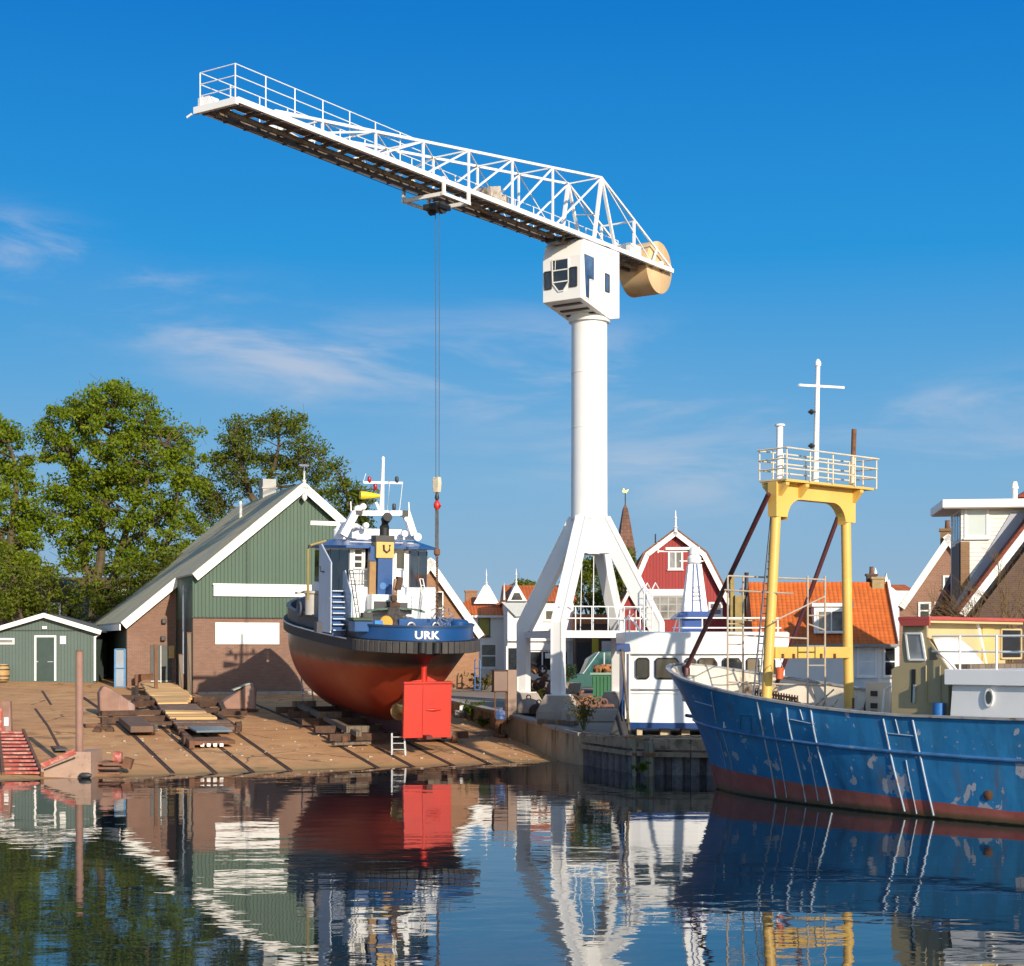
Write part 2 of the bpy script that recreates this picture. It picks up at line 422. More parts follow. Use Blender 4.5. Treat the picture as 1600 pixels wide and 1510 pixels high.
# ------------------------------------------------------------------ quay walls
QC = paint('old_quay_concrete', (.40,.30,.19), .9, .2, .8, dirt=(.17,.13,.07), damt=.5, ds=1.1, bump=.35, streak=True)
pts = [(2.5,62.0,1.2),(-.05+.12,69.3,1.55),(-1.62,74.1,1.78),(-3.0,78.2,1.95),(-6.4,88,2.2),(-8.9,95,2.3)]
root = thing('slip_wall', 'stained concrete retaining wall running from the water up beside the slipway', 'quay wall', (2.5,62,0))
m = MB(); cp = MB()
def L0(x,y,z): return (x-2.5,y-62,z)
for (ax,ay,az),(bx,by,bz) in zip(pts,pts[1:]):
    w = .38
    for (mm,e0,e1,dz0,dz1) in ((m,0,w,-9,-.14),(cp,-.05,w+.05,-.14,0)):
        A = [L0(ax+e0,ay,max(-2,az+dz0)),L0(ax+e1,ay,max(-2,az+dz0)),L0(ax+e1,ay,az+dz1),L0(ax+e0,ay,az+dz1)]
        B = [L0(bx+e0,by,max(-2,bz+dz0)),L0(bx+e1,by,max(-2,bz+dz0)),L0(bx+e1,by,bz+dz1),L0(bx+e0,by,bz+dz1)]
        ia = [mm.pt(p) for p in A]; ib = [mm.pt(p) for p in B]
        mm.face(ia); mm.face(ib[::-1])
        for i in range(4): mm.face((ia[i],ib[i],ib[(i+1)%4],ia[(i+1)%4]))
m.build('wall_body', QC, root); cp.build('coping', CONC, root)
SHEET = rusty('sheet_pile_steel', (.07,.065,.075), (.19,.175,.18), .7, 1.2)
root = thing('timber_quay', 'timber topped quay with dark steel sheet piling behind the trawler bow', 'quay', (4.4,57,0))
qpts = [Vector((-1.75,4.9,0)),Vector((-.35,.95,0)),(Vector((.45,.1,0))),Vector((1.7,-.25,0)),Vector((34,-.25,0))]
def along_q(step):
    out = []; 
    for a,b in zip(qpts,qpts[1:]):
        n = max(1,round((b-a).length/step)); d = (b-a).normalized()
        for k in range(n): out.append((a.lerp(b,k/n),d,(b-a).length/n))
    return out
m = MB()
lo, hi = [], []
for k,(p,d,L) in enumerate(along_q(.56)):
    n = Vector((d.y,-d.x,0))
    for u,o in ((0,0),(.52,0),(.62,-.2),(.9,-.2)): q = p+d*u*L+n*o; lo.append(m.pt((q.x,q.y,-2))); hi.append(m.pt((q.x,q.y,.80)))
for i in range(len(lo)-1): m.face((lo[i],lo[i+1],hi[i+1],hi[i]))
m.build('sheet_piling', SHEET, root)
def q_band(name, o0, o1, z0, z1, mat):
    m = MB()
    for k,(a,b) in enumerate(zip(qpts,qpts[1:])):
        d = (b-a).normalized(); n = Vector((d.y,-d.x,0))
        m.prism([(a+n*o0)[:2],(b+n*o0)[:2],(b+n*o1)[:2],(a+n*o1)[:2]],'z',z0-.002*k,z1+.002*k)
    return m.build(name, mat, root, bevel=.01)
QT = paint('quay_timber_grey',(.32,.235,.16),.85,.25,2,dirt=(.15,.11,.07),damt=.5,ds=3,bump=.4)
q_band('capping_beam', .08, -.35, .86, 1.24, QT); q_band('waling_beam', .14, .02, .62, .78, QT)
m = MB()
for k in range(9): m.box(.2,34,.12+.27*k,.37+.27*k,1.17,1.245+.012*math.sin(k*7))
m.build('deck_boards', TIMBER, root)
PILE = planks('greenish_pile', (.19,.17,.12), .2, 'h', .85, .25, .5)
for px,w,nm in ((1015,.36,'thick pale timber mooring pile against the quay'),(992,.14,'thin upright fender post on the quay face left of the thick pile')):
    o = at(px,1180,56.25); root = thing('mooring_pile', nm, 'pile', (o.x,56.25,0), group='piles along the timber quay')
    m = MB(); m.lathe([(w/2*1.05,-2),(w/2,0),(w/2*.97,1.1),(w/2*.8,1.18)], 12, (0,.2,0)); m.build('shaft', PILE, root)
    m = MB(); m.box(-w*.6,w*.6,.2-w*.6,.2+w*.6,.70,.80); m.build('iron_band', RUST, root)

# ------------------------------------------------------------------ harbour crane
CX, CY, CR = 3.39, 73.0, R(-34)
crane = thing('harbour_crane', 'tall white slewing harbour crane on four splayed legs with a lattice jib', 'crane', (CX,CY,0), CR)
ZC = 21.93; HW = .85
m = MB(); m.lathe([(.805,10.0),(.79,14.0),(.785,18.62)], 48); m.build('column', W_CRANE, crane)
m = MB(); m.M = Matrix.Rotation(R(-29.5),4,'Z'); m.lathe([(.66,8.46),(.68,8.5),(.80,10.02),(.79,10.1)],8,smooth=False); m.build('leg_head', W_CRANE, crane)
m = MB(); m.lathe([(.90,18.62),(.92,18.66),(.92,19.0),(.86,19.05),(.86,19.2)], 40); m.build('slewing_collar', W_CRANE, crane)
for z in (11.6,14.0,16.4):
    m = MB(); m.lathe([(.792,z-.012),(.803,z-.01),(.803,z+.01),(.792,z+.012)],48,cap=False); m.build('weld_ring', W_CRANE, crane)
def c_local(v): return Vector((v[0]*math.cos(CR)+v[1]*math.sin(CR), -v[0]*math.sin(CR)+v[1]*math.cos(CR),0))
K = .948
legdirs = [Vector((-1.48,-2.96,0))*K, Vector((-2.96,1.48,0))*K, Vector((1.48,2.96,0))*K, Vector((2.96,-1.48,0))*K]
feet = []
for i, v in enumerate(legdirs):
    l = c_local(v); ang = math.atan2(l.y,l.x); rr = l.length+.05
    M = Matrix.Rotation(ang,4,'Z')
    m = MB(); m.M = M
    out = [(.55,10.14),(.84,10.14),(rr+.22,5.45),(rr+.22,2.40),(rr-.22,2.40),(rr-.22,4.95),(1.02,8.48),(.55,8.48)]
    m.prism(out,'y',-.235,.235)
    leg = m.build('leg', W_CRANE, crane, bevel=.02)
    m = MB(); m.M = M
    for s in (-.25,.22):                          # flange ridges
        m.bar((.86,s+.015,10.12),(rr+.225,s+.015,5.45),.05,.06); m.bar((rr+.225,s+.015,5.45),(rr+.225,s+.015,2.45),.05,.05)
    m.build('flange', W_CRANE, leg)
    m = MB(); m.M = M; m.box(rr-.42,rr+.42,-.42,.42,2.36,2.40); m.build('base_plate', W_CRANE, leg)
    zb = yard_z(CX+v.x,CY+v.y)-.1
    m = MB(); m.M = M
    a = .72; b = .46
    lo = [m.pt((rr+sx*a,sy*a,zb)) for sx,sy in ((-1,-1),(1,-1),(1,1),(-1,1))]; mid = [m.pt((rr+sx*a,sy*a,zb+.38)) for sx,sy in ((-1,-1),(1,-1),(1,1),(-1,1))]
    hi = [m.pt((rr+sx*b,sy*b,2.36)) for sx,sy in ((-1,-1),(1,-1),(1,1),(-1,1))]
    m.face(hi); m.face(lo[::-1])
    for A,B in ((lo,mid),(mid,hi)):
        for k in range(4): m.face((A[k],A[(k+1)%4],B[(k+1)%4],B[k]))
    m.build('plinth', CONC, crane, bevel=.03)
    feet.append((l,ang))
m = MB()
for i in range(4):
    a = feet[i][0]; b = feet[(i+1)%4][0]; d = (b-a).normalized()
    m.bar(a+d*.2+Vector((0,0,4.93)), b-d*.2+Vector((0,0,4.93)), .20,.26)
m.build('ring_beam', W_CRANE, crane)
m = MB()
for (i,j) in ((0,3),(3,2)):
    a = feet[i][0]; b = feet[j][0]; d = b-a
    for z in (5.62,6.12): m.tube([a+Vector((0,0,z)),b+Vector((0,0,z))],.028,6)
    for k in range(1,6): m.tube([a+d*k/6+Vector((0,0,5.06)),a+d*k/6+Vector((0,0,6.12))],.025,6)
m.build('platform_railing', W_CRANE, crane)
m = MB()
for k in range(16):
    u = k/15; m.bar(feet[0][0].lerp(feet[1][0],u)+Vector((0,0,5.085)), feet[3][0].lerp(feet[2][0],u)+Vector((0,0,5.085)), .20,.04)
m.build('platform_grating', GALV, crane)
# caged access ladder from platform to the column
m = MB()
p0 = feet[3][0]*.98; 
for s in (-.2,.2):
    m.tube([p0+Vector((s,-.55,4.9)),p0+Vector((s,-.55,6.9)),p0+Vector((s,-.3,7.15)),p0+Vector((s,0,6.9))],.028,6)
for k in range(7): m.tube([p0+Vector((-.2,-.55,5.0+.28*k)),p0+Vector((.2,-.55,5.0+.28*k))],.016,5)
m.build('access_ladder', W_CRANE, crane)
m = MB()
for q in (-.25,.35): m.tube([(q,-.2,8.5),(q*1.1,-.3,5.1)],.02,5)
m.build('service_pipe', W_CRANE, crane)

# jib: lower chords, top chords, web, deck
def y_(tt): return -tt
tp = [.38,4.3,7.3,10.3,13.2,16.0,18.9,21.3]
def hh(t_): return max(.12, 2.84-(t_-.38)*.130)
m = MB()
for s in (-1,1): m.bar((s*HW,6.05,ZC),(s*HW,-23.1,ZC),.14,.19)
m.build('lower_chord', W_CRANE, crane)
m = MB()
for s in (-1,1):
    m.bar((s*HW,-.38,ZC+hh(.38)),(s*HW,-21.3,ZC+hh(21.3)),.085,.10)
    m.bar((s*HW,-.38,ZC+hh(.38)),(s*HW,5.9,ZC+.12),.075,.085)
m.build('top_chord', W_CRANE, crane)
m = MB()
for i, tt in enumerate(tp):
    for s in (-1,1):
        if i > 0: m.bar((s*HW,-tt,ZC+.08),(s*HW,-tt,ZC+hh(tt)),.075,.075)
        if i < len(tp)-1:
            t2 = tp[i+1]-.3
            m.bar((s*HW,-tt,ZC+hh(tt)),(s*HW,-t2,ZC+.1),.058,.065)
    m.bar((-HW,-tt,ZC+hh(tt)),(HW,-tt,ZC+hh(tt)),.055,.055)
    if i < len(tp)-1: m.bar((-HW,-tt,ZC+hh(tt)),(HW,-tp[i+1],ZC+hh(tp[i+1])),.042,.042)
    if 0 < i < len(tp)-1: m.tube([(-HW,-tt,ZC+hh(tt)),(-HW,-(tp[i-1]+.7),ZC+.1)],.028,6)
m.build('web_bracing', W_CRANE, crane)
m = MB()
for s in (-1,1):                                   # the A-post over the column and the back stays
    m.bar((s*HW,-.38,ZC+2.84),(s*HW,-1.0+.0,ZC+.08),.14,.12); m.bar((s*HW,-.38,ZC+2.84),(s*HW,.75,ZC+.08),.12,.10)
    m.bar((s*HW,2.45,ZC+1.56),(s*HW,2.45,ZC+.08),.10,.10); m.tube([(s*HW,-.38,ZC+2.84),(s*HW,3.9,ZC+.1)],.03,6)
    m.bar((s*HW,4.55,ZC+.72),(s*HW,4.2,ZC+.08),.08,.08)
m.bar((-HW,2.45,ZC+1.56),(HW,2.45,ZC+1.56),.07,.07)
m.bar((-HW,.2,ZC+1.6),(HW,-.6,ZC+1.2),.05,.05)
m.build('head_frame', W_CRANE, crane)
m = MB()
yy = -22.9
while yy < 6.0:
    m.bar((-HW,yy,ZC-.10),(HW,yy,ZC-.10),.07,.10); yy += .97
for s in (-.30,.12): m.bar((s,-22.8,ZC-.20),(s,5.5,ZC-.20),.10,.16)
m.build('cross_beam', GRATE, crane)
m = MB()
yy = -22.95
while yy < 5.9:
    L = .93
    m.box(-.80,-.36,yy,yy+L,ZC-.03,ZC+.0); m.box(.17,.60,yy+.0,yy+L,ZC-.03,ZC+.0)
    if int(yy*10) % 3: m.box(-.36,-.06,yy+.1,yy+.62,ZC-.03,ZC+0)
    yy += .97
m.build('walkway_grating', GRATE, crane)
m = MB()
def rail_line(m, x, ya, yb, n, h=1.18, base=ZC+.02):
    for z in (h*.36,h*.68,h): m.tube([(x,ya,base+z),(x,yb,base+z)],.018,6)
    for k in range(n+1):
        y = ya+(yb-ya)*k/n; m.tube([(x,y,base),(x,y,base+h)],.022,6)
rail_line(m, HW-.12, -23.05, -13.0, 7); rail_line(m, -HW+.02, -23.05, 3.9, 19)
for z in (.42,.80,1.18): m.tube([(-HW+.02,-23.05,ZC+.02+z),(HW-.12,-23.05,ZC+.02+z)],.018,6)
m.build('jib_railing', W_CRANE, crane)
m = MB()
m.bar((-HW-.12,-23.15,ZC-.05),(HW+.05,-23.15,ZC-.05),.14,.22); m.cbox((-HW+.15,-22.8,ZC+.22),.5,.45,.36); m.cbox((.1,-22.5,ZC+.16),.7,.3,.22)
m.tube([(-HW-.2,-23.2,ZC-.14),(-HW-.38,-23.25,ZC-.24)],.04,6)
m.build('jib_end_beam', W_CRANE, crane)
m = MB(); m.tube([(-HW+.5,-22.9,ZC-.30),(-HW+.5,-13,ZC-.40),(-HW+.5,-2.0,ZC-.30)],.014,5); m.tube([(0,-22,ZC-.34),(0,-11,ZC-.4)],.016,5); m.build('trolley_cable', DARK, crane)
# winch house, motor boxes on deck
m = MB(); m.cbox((.05,-7.9,ZC+.42),.9,.75,.72,rx=.25); m.cbox((-.2,-8.5,ZC+.25),.5,.5,.42); m.lathe([(.28,-.35),(.28,.35)],14,(.1,-7.2,ZC+.34),'x'); m.build('winch', paint('winch_grey',(.45,.40,.34),.6,.2,3,dirt=(.2,.12,.07),damt=.5), crane)
m = MB(); m.cbox((-.1,3.4,ZC+.40),1.0,1.0,.7); m.cbox((.2,4.6,ZC+.3),.7,.8,.5); m.build('motor_housing', W_CRANE, crane)
# counterweight drum
t = NT('counterweight_ochre')
c = t.mix(t.rng(t.noise(.8,6,.6),.35,.65), (.56,.38,.19), (.64,.47,.27)); X = t.xyz()
c = t.mix(t.rng(t.noise(1.2,6,.6,t.vec(X[0],X[1],t.mth('MULTIPLY',X[2],.2))),.5,.68,0,.8), c, (.50,.20,.05))
CW = t.fin(c,.6)
m = MB(); m.lathe([(1.17,-.86),(1.2,-.84),(1.2,.64),(1.17,.66)],56,(0,5.15,ZC+.02),'x'); cwt = m.build('counterweight', CW, crane)
m = MB()
m.lathe([(.16,.66),(.16,.80),(.1,.84)],16,(0,5.15,ZC+.14),'x')
m.build('axle_boss', W_CRANE, cwt)
# cab
m = MB()
pro = [(-2.26,21.05),(-2.02,21.76),(.97,21.78),(.97,18.87),(.15,18.70),(-2.26,19.22)]
m.prism(pro,'x',-.97,.97)
cab = m.build('cab', paint('cab_white',(.80,.79,.77),.42,.05,1.2,dirt=(.6,.55,.48),damt=.32,ds=2), crane, bevel=.025)
def pane(m, pts, n, d=.02):
    n = Vector(n)
    A = [m.pt(Vector(p)+n*.004) for p in pts]; B = [m.pt(Vector(p)+n*d) for p in pts]
    m.face(A[::-1]); m.face(B)
    for i in range(len(pts)): m.face((A[i],A[(i+1)%len(pts)],B[(i+1)%len(pts)],B[i]))
fy = -2.262
for nm,pts in (('window',[(-.47,fy,20.98),(.34,fy,20.98),(.36,fy,19.95),(.10,fy,19.62),(-.15,fy,19.62),(-.44,fy,19.98)]),
            ('window',[(-.86,fy,20.52),(-.55,fy,20.52),(-.52,fy,19.78),(-.83,fy,19.78)]),('window',[(.42,fy,20.55),(.76,fy,20.55),(.76,fy,19.75),(.42,fy,19.75)])):
    m = MB(); pane(m,pts,(0,-1,0)); w = m.build(nm,PANE,cab)
    m = MB()
    for a,b in zip(pts,pts[1:]+pts[:1]): m.bar(Vector(a)+Vector((0,-.02,0)),Vector(b)+Vector((0,-.02,0)),.05,.045,(0,1,0))
    if len(pts) > 4:
        m.bar((-.46,fy-.02,20.52),(.35,fy-.02,20.52),.05,.045,(0,1,0)); m.bar((-.44,fy-.02,20.02),(.36,fy-.02,20.02),.05,.045,(0,1,0))
        m.tube([(-.3,fy-.03,20.95),(-.32,fy-.03,20.5)],.012,5)
    m.build('frame', W_TRIM if len(pts)>4 else DARK, w)
fx = .972
BLUEGL = glass('cab_side_glass',(.03,.05,.09))
for pts in ([(fx,-2.1,21.15),(fx,-1.22,21.12),(fx,-1.22,20.12),(fx,-1.6,20.12),(fx,-1.62,19.25),(fx,-1.95,19.3)],[(fx,-.28,20.62),(fx,.05,20.6),(fx,.05,19.85),(fx,-.28,19.85)]):
    m = MB(); pane(m,pts,(1,0,0)); w = m.build('side_window', BLUEGL, cab)
    m = MB()
    for a,b in zip(pts,pts[1:]+pts[:1]): m.bar(Vector(a)+Vector((.02,0,0)),Vector(b)+Vector((.02,0,0)),.035,.035,(1,0,0))
    m.build('frame', DARK if len(pts)==4 else W_TRIM, w)
m = MB()
for y in (-1.9,-1.3,-.8): m.box(-.7,.7,y,y+.22,19.22-(y+2.26)*.216-.06,19.22-(y+2.26)*.216+.01)
m.build('floor_vent', DARK, cab)
m = MB(); m.lathe([(.95,21.78),(.95,21.84)],32); m.bar((-.6,-2.2,21.80),(.7,-2.2,21.80),.16,.12); m.cbox((0,-2.9,21.62),.5,.5,.2); m.tube([(-.6,-2.4,21.72),(.5,-2.9,21.7)],.07,8)
m.build('slewing_ring', DARK, crane)
# trolley
TT = 11.2
m = MB()
for s in (-1,1):
    for dy in (-.85,.75): m.box(s*(HW+.10)-.04,s*(HW+.10)+.04,-TT+dy-.07,-TT+dy+.07,ZC-.56,ZC+.12)
    m.box(s*(HW+.10)-.04,s*(HW+.10)+.04,-TT-.95,-TT+.85,ZC-.58,ZC-.46)
for dy in (-.85,.75): m.box(-HW-.10,HW+.10,-TT+dy-.06,-TT+dy+.06,ZC-.58,ZC-.44)
trol = m.build('trolley', W_CRANE, crane)
m = MB()
for dx in (-.25,.25): m.lathe([(.24,-.06),(.20,0),(.24,.06)],16,(dx,-TT,ZC-.75),'x')
m.box(-.4,.4,-TT-.35,-TT+.35,ZC-.82,ZC-.62); m.build('sheave', DARK, trol)
ZH = 10.85
m = MB()
for dx,dy in ((-.14,.10),(.14,-.02)): m.tube([(dx,-TT+dy,ZC-.8),(dx*.8,-TT+dy*.8,ZH)],.013,5)
m.build('hoist_cable', paint('cable_steel',(.05,.055,.07),.5), crane)

hp = Vector((CX+TT*math.sin(CR), CY-TT*math.cos(CR), 0))
hook = thing('crane_hook', 'crane hook block with red hook and long grey strop hanging from the jib cables', 'hook', (hp.x,hp.y,ZH), CR)
m = MB(); m.prism([(-.12,-.55),(.12,-.55),(.16,-.2),(.14,.05),(-.14,.05),(-.16,-.2)],'y',-.1,.1); m.build('hook_block', paint('block_cream',(.62,.54,.40),.5,.2,4,dirt=(.1,.08,.06),damt=.45), hook, bevel=.03)
m = MB(); m.lathe([(.05,-.85),(.09,-.75),(.05,-.55)],10); m.build('swivel', DARK, hook)
m = MB(); m.lathe([(.05,-1.2),(.12,-1.12),(.13,-1.0),(.08,-.88),(.04,-.84)],10); m.tube([(.1,0,-.98),(.17,0,-1.06),(.1,0,-1.16)],.035,6); m.build('hook', paint('hook_red',(.55,.03,.02),.4), hook)
m = MB(); m.tube([(-.045,0,-1.12),(-.05,0,-2.75)],.035,6); m.tube([(.045,0,-1.12),(.05,0,-2.75)],.035,6); m.build('strop', paint('strop_grey',(.11,.11,.11),.8,.3,6), hook)
m = MB(); m.lathe([(.05,-2.98),(.12,-2.9),(.12,-2.75),(.05,-2.65)],10); m.build('shackle', RUST, hook)
m = MB()
for k in range(26):
    z = -3.0-.085*k; a = k % 2
    m.tube([(.05*(1-a),.05*a,z),(.035*(1-a),.035*a,z-.06),(-.035*(1-a),-.035*a,z-.06),(-.05*(1-a),-.05*a,z),(-.03*(1-a),-.03*a,z+.06),(.03*(1-a),.03*a,z+.06),(.05*(1-a),.05*a,z)],.02,5)
m.build('chain', RUST, hook)
# ------------------------------------------------------------------ the red and blue tug on the slip
TF = Frame(-3.0, 62.8, 0, R(21.4)); PITCH = .055
def T(px, py, y):
    x = TF.x(px, y); return Vector((x, y, TF.z(py, x, y)-PITCH*y))
tug = thing('tug_boat', 'tug with red bottom and blue bulwark hauled out on the slipway, stern towards the water', 'tug boat', (-3.0,62.8,0), TF.rz, rx=PITCH)
def tb(y):                         # half breadth at deck
    if y < 3: return 2.40*max(0,1-(1-y/3)**2)**.5
    if y < 10: return 2.40+.36*(y-3)/7
    return 2.76*max(0,1-((y-10)/8.2)**2.3)
def tz(y): return 5.12+.0022*y*y
def tk(y):                         # keel line
    pts = [(0,4.05),(1.4,3.45),(2.4,2.8),(3.3,2.0),(4.3,1.25),(6,1.0),(15,.95),(16.6,1.6),(17.6,3.2),(18.2,5.0)]
    for (a,b),(c,d) in zip(pts,pts[1:]):
        if y <= c:
            u = (y-a)/(c-a); return b+(d-b)*u
    return 5
t = NT('tug_hull_paint'); X = t.xyz(); z = t.mth('ADD', X[2], t.mth('MULTIPLY', t.noise(.9,4), .12))
red = t.mix(t.rng(t.noise(.5,6,.6,t.vec(X[0],X[1],t.mth('MULTIPLY',X[2],.35))),.35,.7), (.28,.026,.010), (.36,.060,.024))
red = t.mix(t.rng(t.noise(2.5,7,.7),.62,.75,0,.5), red, (.16,.035,.02))
pale = t.mix(t.rng(t.noise(1.6,5,.6,t.vec(t.mth('MULTIPLY',X[0],.4),X[1],X[2])),.4,.65), (.20,.10,.075), (.08,.045,.04))
c = t.mix(t.mth('GREATER_THAN', z, 3.54), red, pale)
c = t.mix(t.rng(z,3.62,3.80,0,1), c, t.mix(t.rng(X[1],2.5,9),(.012,.014,.028),(.045,.032,.030)))
TUGHULL = t.fin(c, .38, 0, .45)
NAVY = paint('tug_blue', (.010,.068,.22), .32, .15, 1.0, dirt=(.03,.05,.09), damt=.35, ds=2)
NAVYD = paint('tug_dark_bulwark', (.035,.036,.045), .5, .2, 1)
ys = [0,.03,.1,.22,.4,.65,1,1.4,1.9,2.4,3,3.8,4.6,5.6,7,8.5,10,11.5,13,14.3,15.4,16.4,17.1,17.7,18.1]
def hull_row(y, side, n=18):
    zt = tz(y)-.46; zk = min(tk(y), zt-.15); b = tb(y)
    p = 1.75+1.25*min(1,max(0,(y-2)/6)); q = 1.25
    if y > 12: p = 3-1.4*(y-12)/6
    out = []
    for k in range(n+1):
        d = (k/n); d = d**.8
        bb = b*max(0,1-d**p)**(1/q)
        if k == n: bb = 0
        out.append((side*bb, y, zt-(zt-zk)*d))
    return out
m = MB()
for s in (-1,1): m.grid([hull_row(y,s) for y in ys])
hull = m.build('hull', TUGHULL, tug)
m = MB(); m.prism([(2.7,.72),(14,.72),(14,1.2),(3.2,1.9),(2.7,2.4)],'x',-.12,.12); m.prism([(.4,.86),(2.8,.72),(2.8,.95),(.4,1.0)],'x',-.12,.12); m.build('skeg', paint('skeg_red',(.10,.02,.012),.7,.2,2), tug)
# outline port bow -> stern -> starboard bow
def outline(off=0):
    P = [(-tb(y),y) for y in ys[::-1]]+[(tb(y),y) for y in ys[1:]]
    out = []
    for i,(x,y) in enumerate(P):
        a = P[max(0,i-1)]; b = P[min(len(P)-1,i+1)]; d = Vector((b[0]-a[0],b[1]-a[1])).normalized()
        out.append((x+d.y*off*1.0, y-d.x*off))
    return out
def band(m, off0, off1, z0, z1, lo=0, hi=None):
    """closed band along the outline between two offsets, heights relative to the sheer"""
    A = outline(off0); B = outline(off1); base = outline(0); hi = hi or len(A)
    r = [[],[],[],[]]
    for i in range(lo,hi):
        zz = tz(base[i][1]); 
        for k,(q,zr) in enumerate(((A[i],z0),(B[i],z0),(B[i],z1),(A[i],z1))): r[k].append((q[0],q[1],zz+zr))
    m.grid([r[0],r[1]]); m.grid([r[1],r[2]],True); m.grid([r[2],r[3]]); m.grid([r[3],r[0]],True)
nO = len(ys)*2-1; mid = len(ys)-1
m = MB(); band(m,.0,-.09,-.5,0,0,mid-8); band(m,0,-.09,-.5,0,mid+9,nO); m.build('bulwark', NAVYD, tug)
m = MB(); band(m,.002,-.09,-.5,0,mid-9,mid+10); stern_bw = m.build('stern_bulwark', NAVY, tug)
m = MB(); band(m,.05,-.13,0,.07); m.build('cap_rail', paint('cap_rail_blue',(.02,.05,.12),.4), tug)
m = MB(); band(m,.17,-.02,-.98,-.52); fender = m.build('fender', BLACK, tug, )
m = MB(); band(m,.20,.172,-.60,-.55,0,mid-9); m.build('fender_stripe', W_TRIM, fender)
# vertical wooden/rubber blocks round the stern
O = outline(.17); 
def along(sx):   # outline point at signed arc length from the stern centre
    P = outline(.17); acc = 0; i = mid
    step = 1 if sx > 0 else -1; L = abs(sx)
    while 0 <= i+step < len(P):
        a = Vector((P[i][0],P[i][1])); b = Vector((P[i+step][0],P[i+step][1])); d = (b-a).length
        if acc+d >= L:
            u = (L-acc)/d; q = a.lerp(b,u); dd = (b-a).normalized()*step; return q, dd
        acc += d; i += step
    return Vector((P[i][0],P[i][1])), Vector((0,1))
FBLK = paint('fender_blocks_grey',(.055,.05,.048),.75,.25,3)
s_ = -3.6; k = 0
while s_ < 3.4:
    if not (-.75 < s_ < .28):
        q,d = along(s_); zz = tz(q.y); ang = math.atan2(d.y,d.x)
        m = MB(); m.cbox((q.x+d.y*.05,q.y-d.x*.05,zz-.75), .235,.12,.44, ang); m.build('fender_block', FBLK, fender, bevel=.02)
    s_ += .262
for s_ in (-.52,.02):
    q,d = along(s_); zz = tz(q.y); m = MB(); m.lathe([(.10,-.22),(.16,-.2),(.16,.2),(.10,.22)],16,(0,0,0),'z'); 
    o = m.build('stern_roller', BLACK, fender); o.location = (q.x+d.y*.02,q.y-d.x*.02,zz-.74); o.rotation_euler = (0,0,math.atan2(d.y,d.x))
m = MB(); m.poly([(x,y,tz(y)-.62) for x,y in outline(-.05)]); m.build('deck', paint('deck_grey',(.10,.13,.16),.7,.2,2), tug)
# name on the stern
cu = bpy.data.curves.new('name_text','FONT'); cu.body = 'URK'; cu.size = .42; cu.extrude = .006; cu.offset = .012; cu.resolution_u = 3
to = bpy.data.objects.new('tmp', cu); COL.objects.link(to); bpy.context.view_layer.update()
me = bpy.data.meshes.new_from_object(to); bpy.data.objects.remove(to)
w0 = max(v.co.x for v in me.vertices); c0 = T(662,990,.1).x
for v in me.vertices:
    sx = (v.co.x-w0/2)*1.22+c0; q,d = along(sx); zz = tz(q.y)
    v.co = Vector((q.x-d.y*.145*1+d.y*v.co.z, q.y+d.x*.145-d.x*v.co.z, zz-.42+v.co.y*.98))
me.materials.clear(); me.materials.append(W_TRIM); o = bpy.data.objects.new('stern_lettering', me); COL.objects.link(o); o.parent = stern_bw
# rudder turned hard over, stock, propeller
RED = paint('rudder_red',(.50,.022,.009),.42,.10,1.2,dirt=(.33,.03,.02),damt=.42)
ra = T(628,1067,1.0); rb = T(702,1150,1.0)
M0 = Matrix.Translation((0,0,0))
m = MB(); m.box(ra.x,rb.x,.88,1.04,rb.z,ra.z); rud = m.build('rudder', RED, tug, bevel=.015)
m = MB(); m.box(ra.x-.03,rb.x+.03,.80,1.12,ra.z-.02,ra.z+.05); m.box(ra.x-.02,rb.x+.02,.83,1.09,rb.z-.03,rb.z+.03)
xm = ra.x+(rb.x-ra.x)*.40
m.bar((xm,.86,rb.z),(xm,.86,ra.z),.03,.03,(0,1,0)); xh = ra.x+(rb.x-ra.x)*.62; zh = rb.z+(ra.z-rb.z)*.5
m.lathe([(.02,-.30),(.06,-.05),(.06,.05),(.02,.30)],10,(xh,.86,zh),'x'); m.build('rudder_rim', RED, rud)
m = MB(); xs_ = T(659,1050,1.2).x
m.lathe([(.13,ra.z),(.11,ra.z+.45),(.16,ra.z+.85)],14,(xs_,1.15,0)); m.prism([(xs_+.1,ra.z+.03),(xs_+.55,ra.z+.03),(xs_+.12,ra.z+.25)],'y',1.05,1.2); m.prism([(xs_-.7,ra.z+.03),(xs_-.1,ra.z+.03),(xs_-.1,ra.z+.12)],'y',1.05,1.2)
m.build('rudder_stock', RED, tug)
BRASS = paint('brass',(.42,.34,.15),.35,.2,4,metal=.7)
m = MB(); pc = T(623,1110,2.4); m.lathe([(.16,-.25),(.2,0),(.1,.3)],14,(-.05,2.4,pc.z),'y')
for k in range(4):
    a = k*math.pi/2+.35; m.M = Matrix.Translation((-.05,2.4,pc.z)) @ Matrix.Rotation(a,4,'Y') @ Matrix.Rotation(.5,4,'X')
    m.lathe([(.02,0)]+[(0.34*math.sin(math.pi*i/8)**.7,.12+.75*i/8) for i in range(1,8)]+[(.02,.9)],10,(0,0,0),'z'); 
for i,v in enumerate(m.v): pass
m.M = None; m.build('propeller', BRASS, tug)
m = MB(); m.lathe([(.36,-.02),(.36,.02)],24,(T(623,1110,2.1).x,2.1,pc.z),'y'); m.build('rope_guard_disc', BRASS, tug)

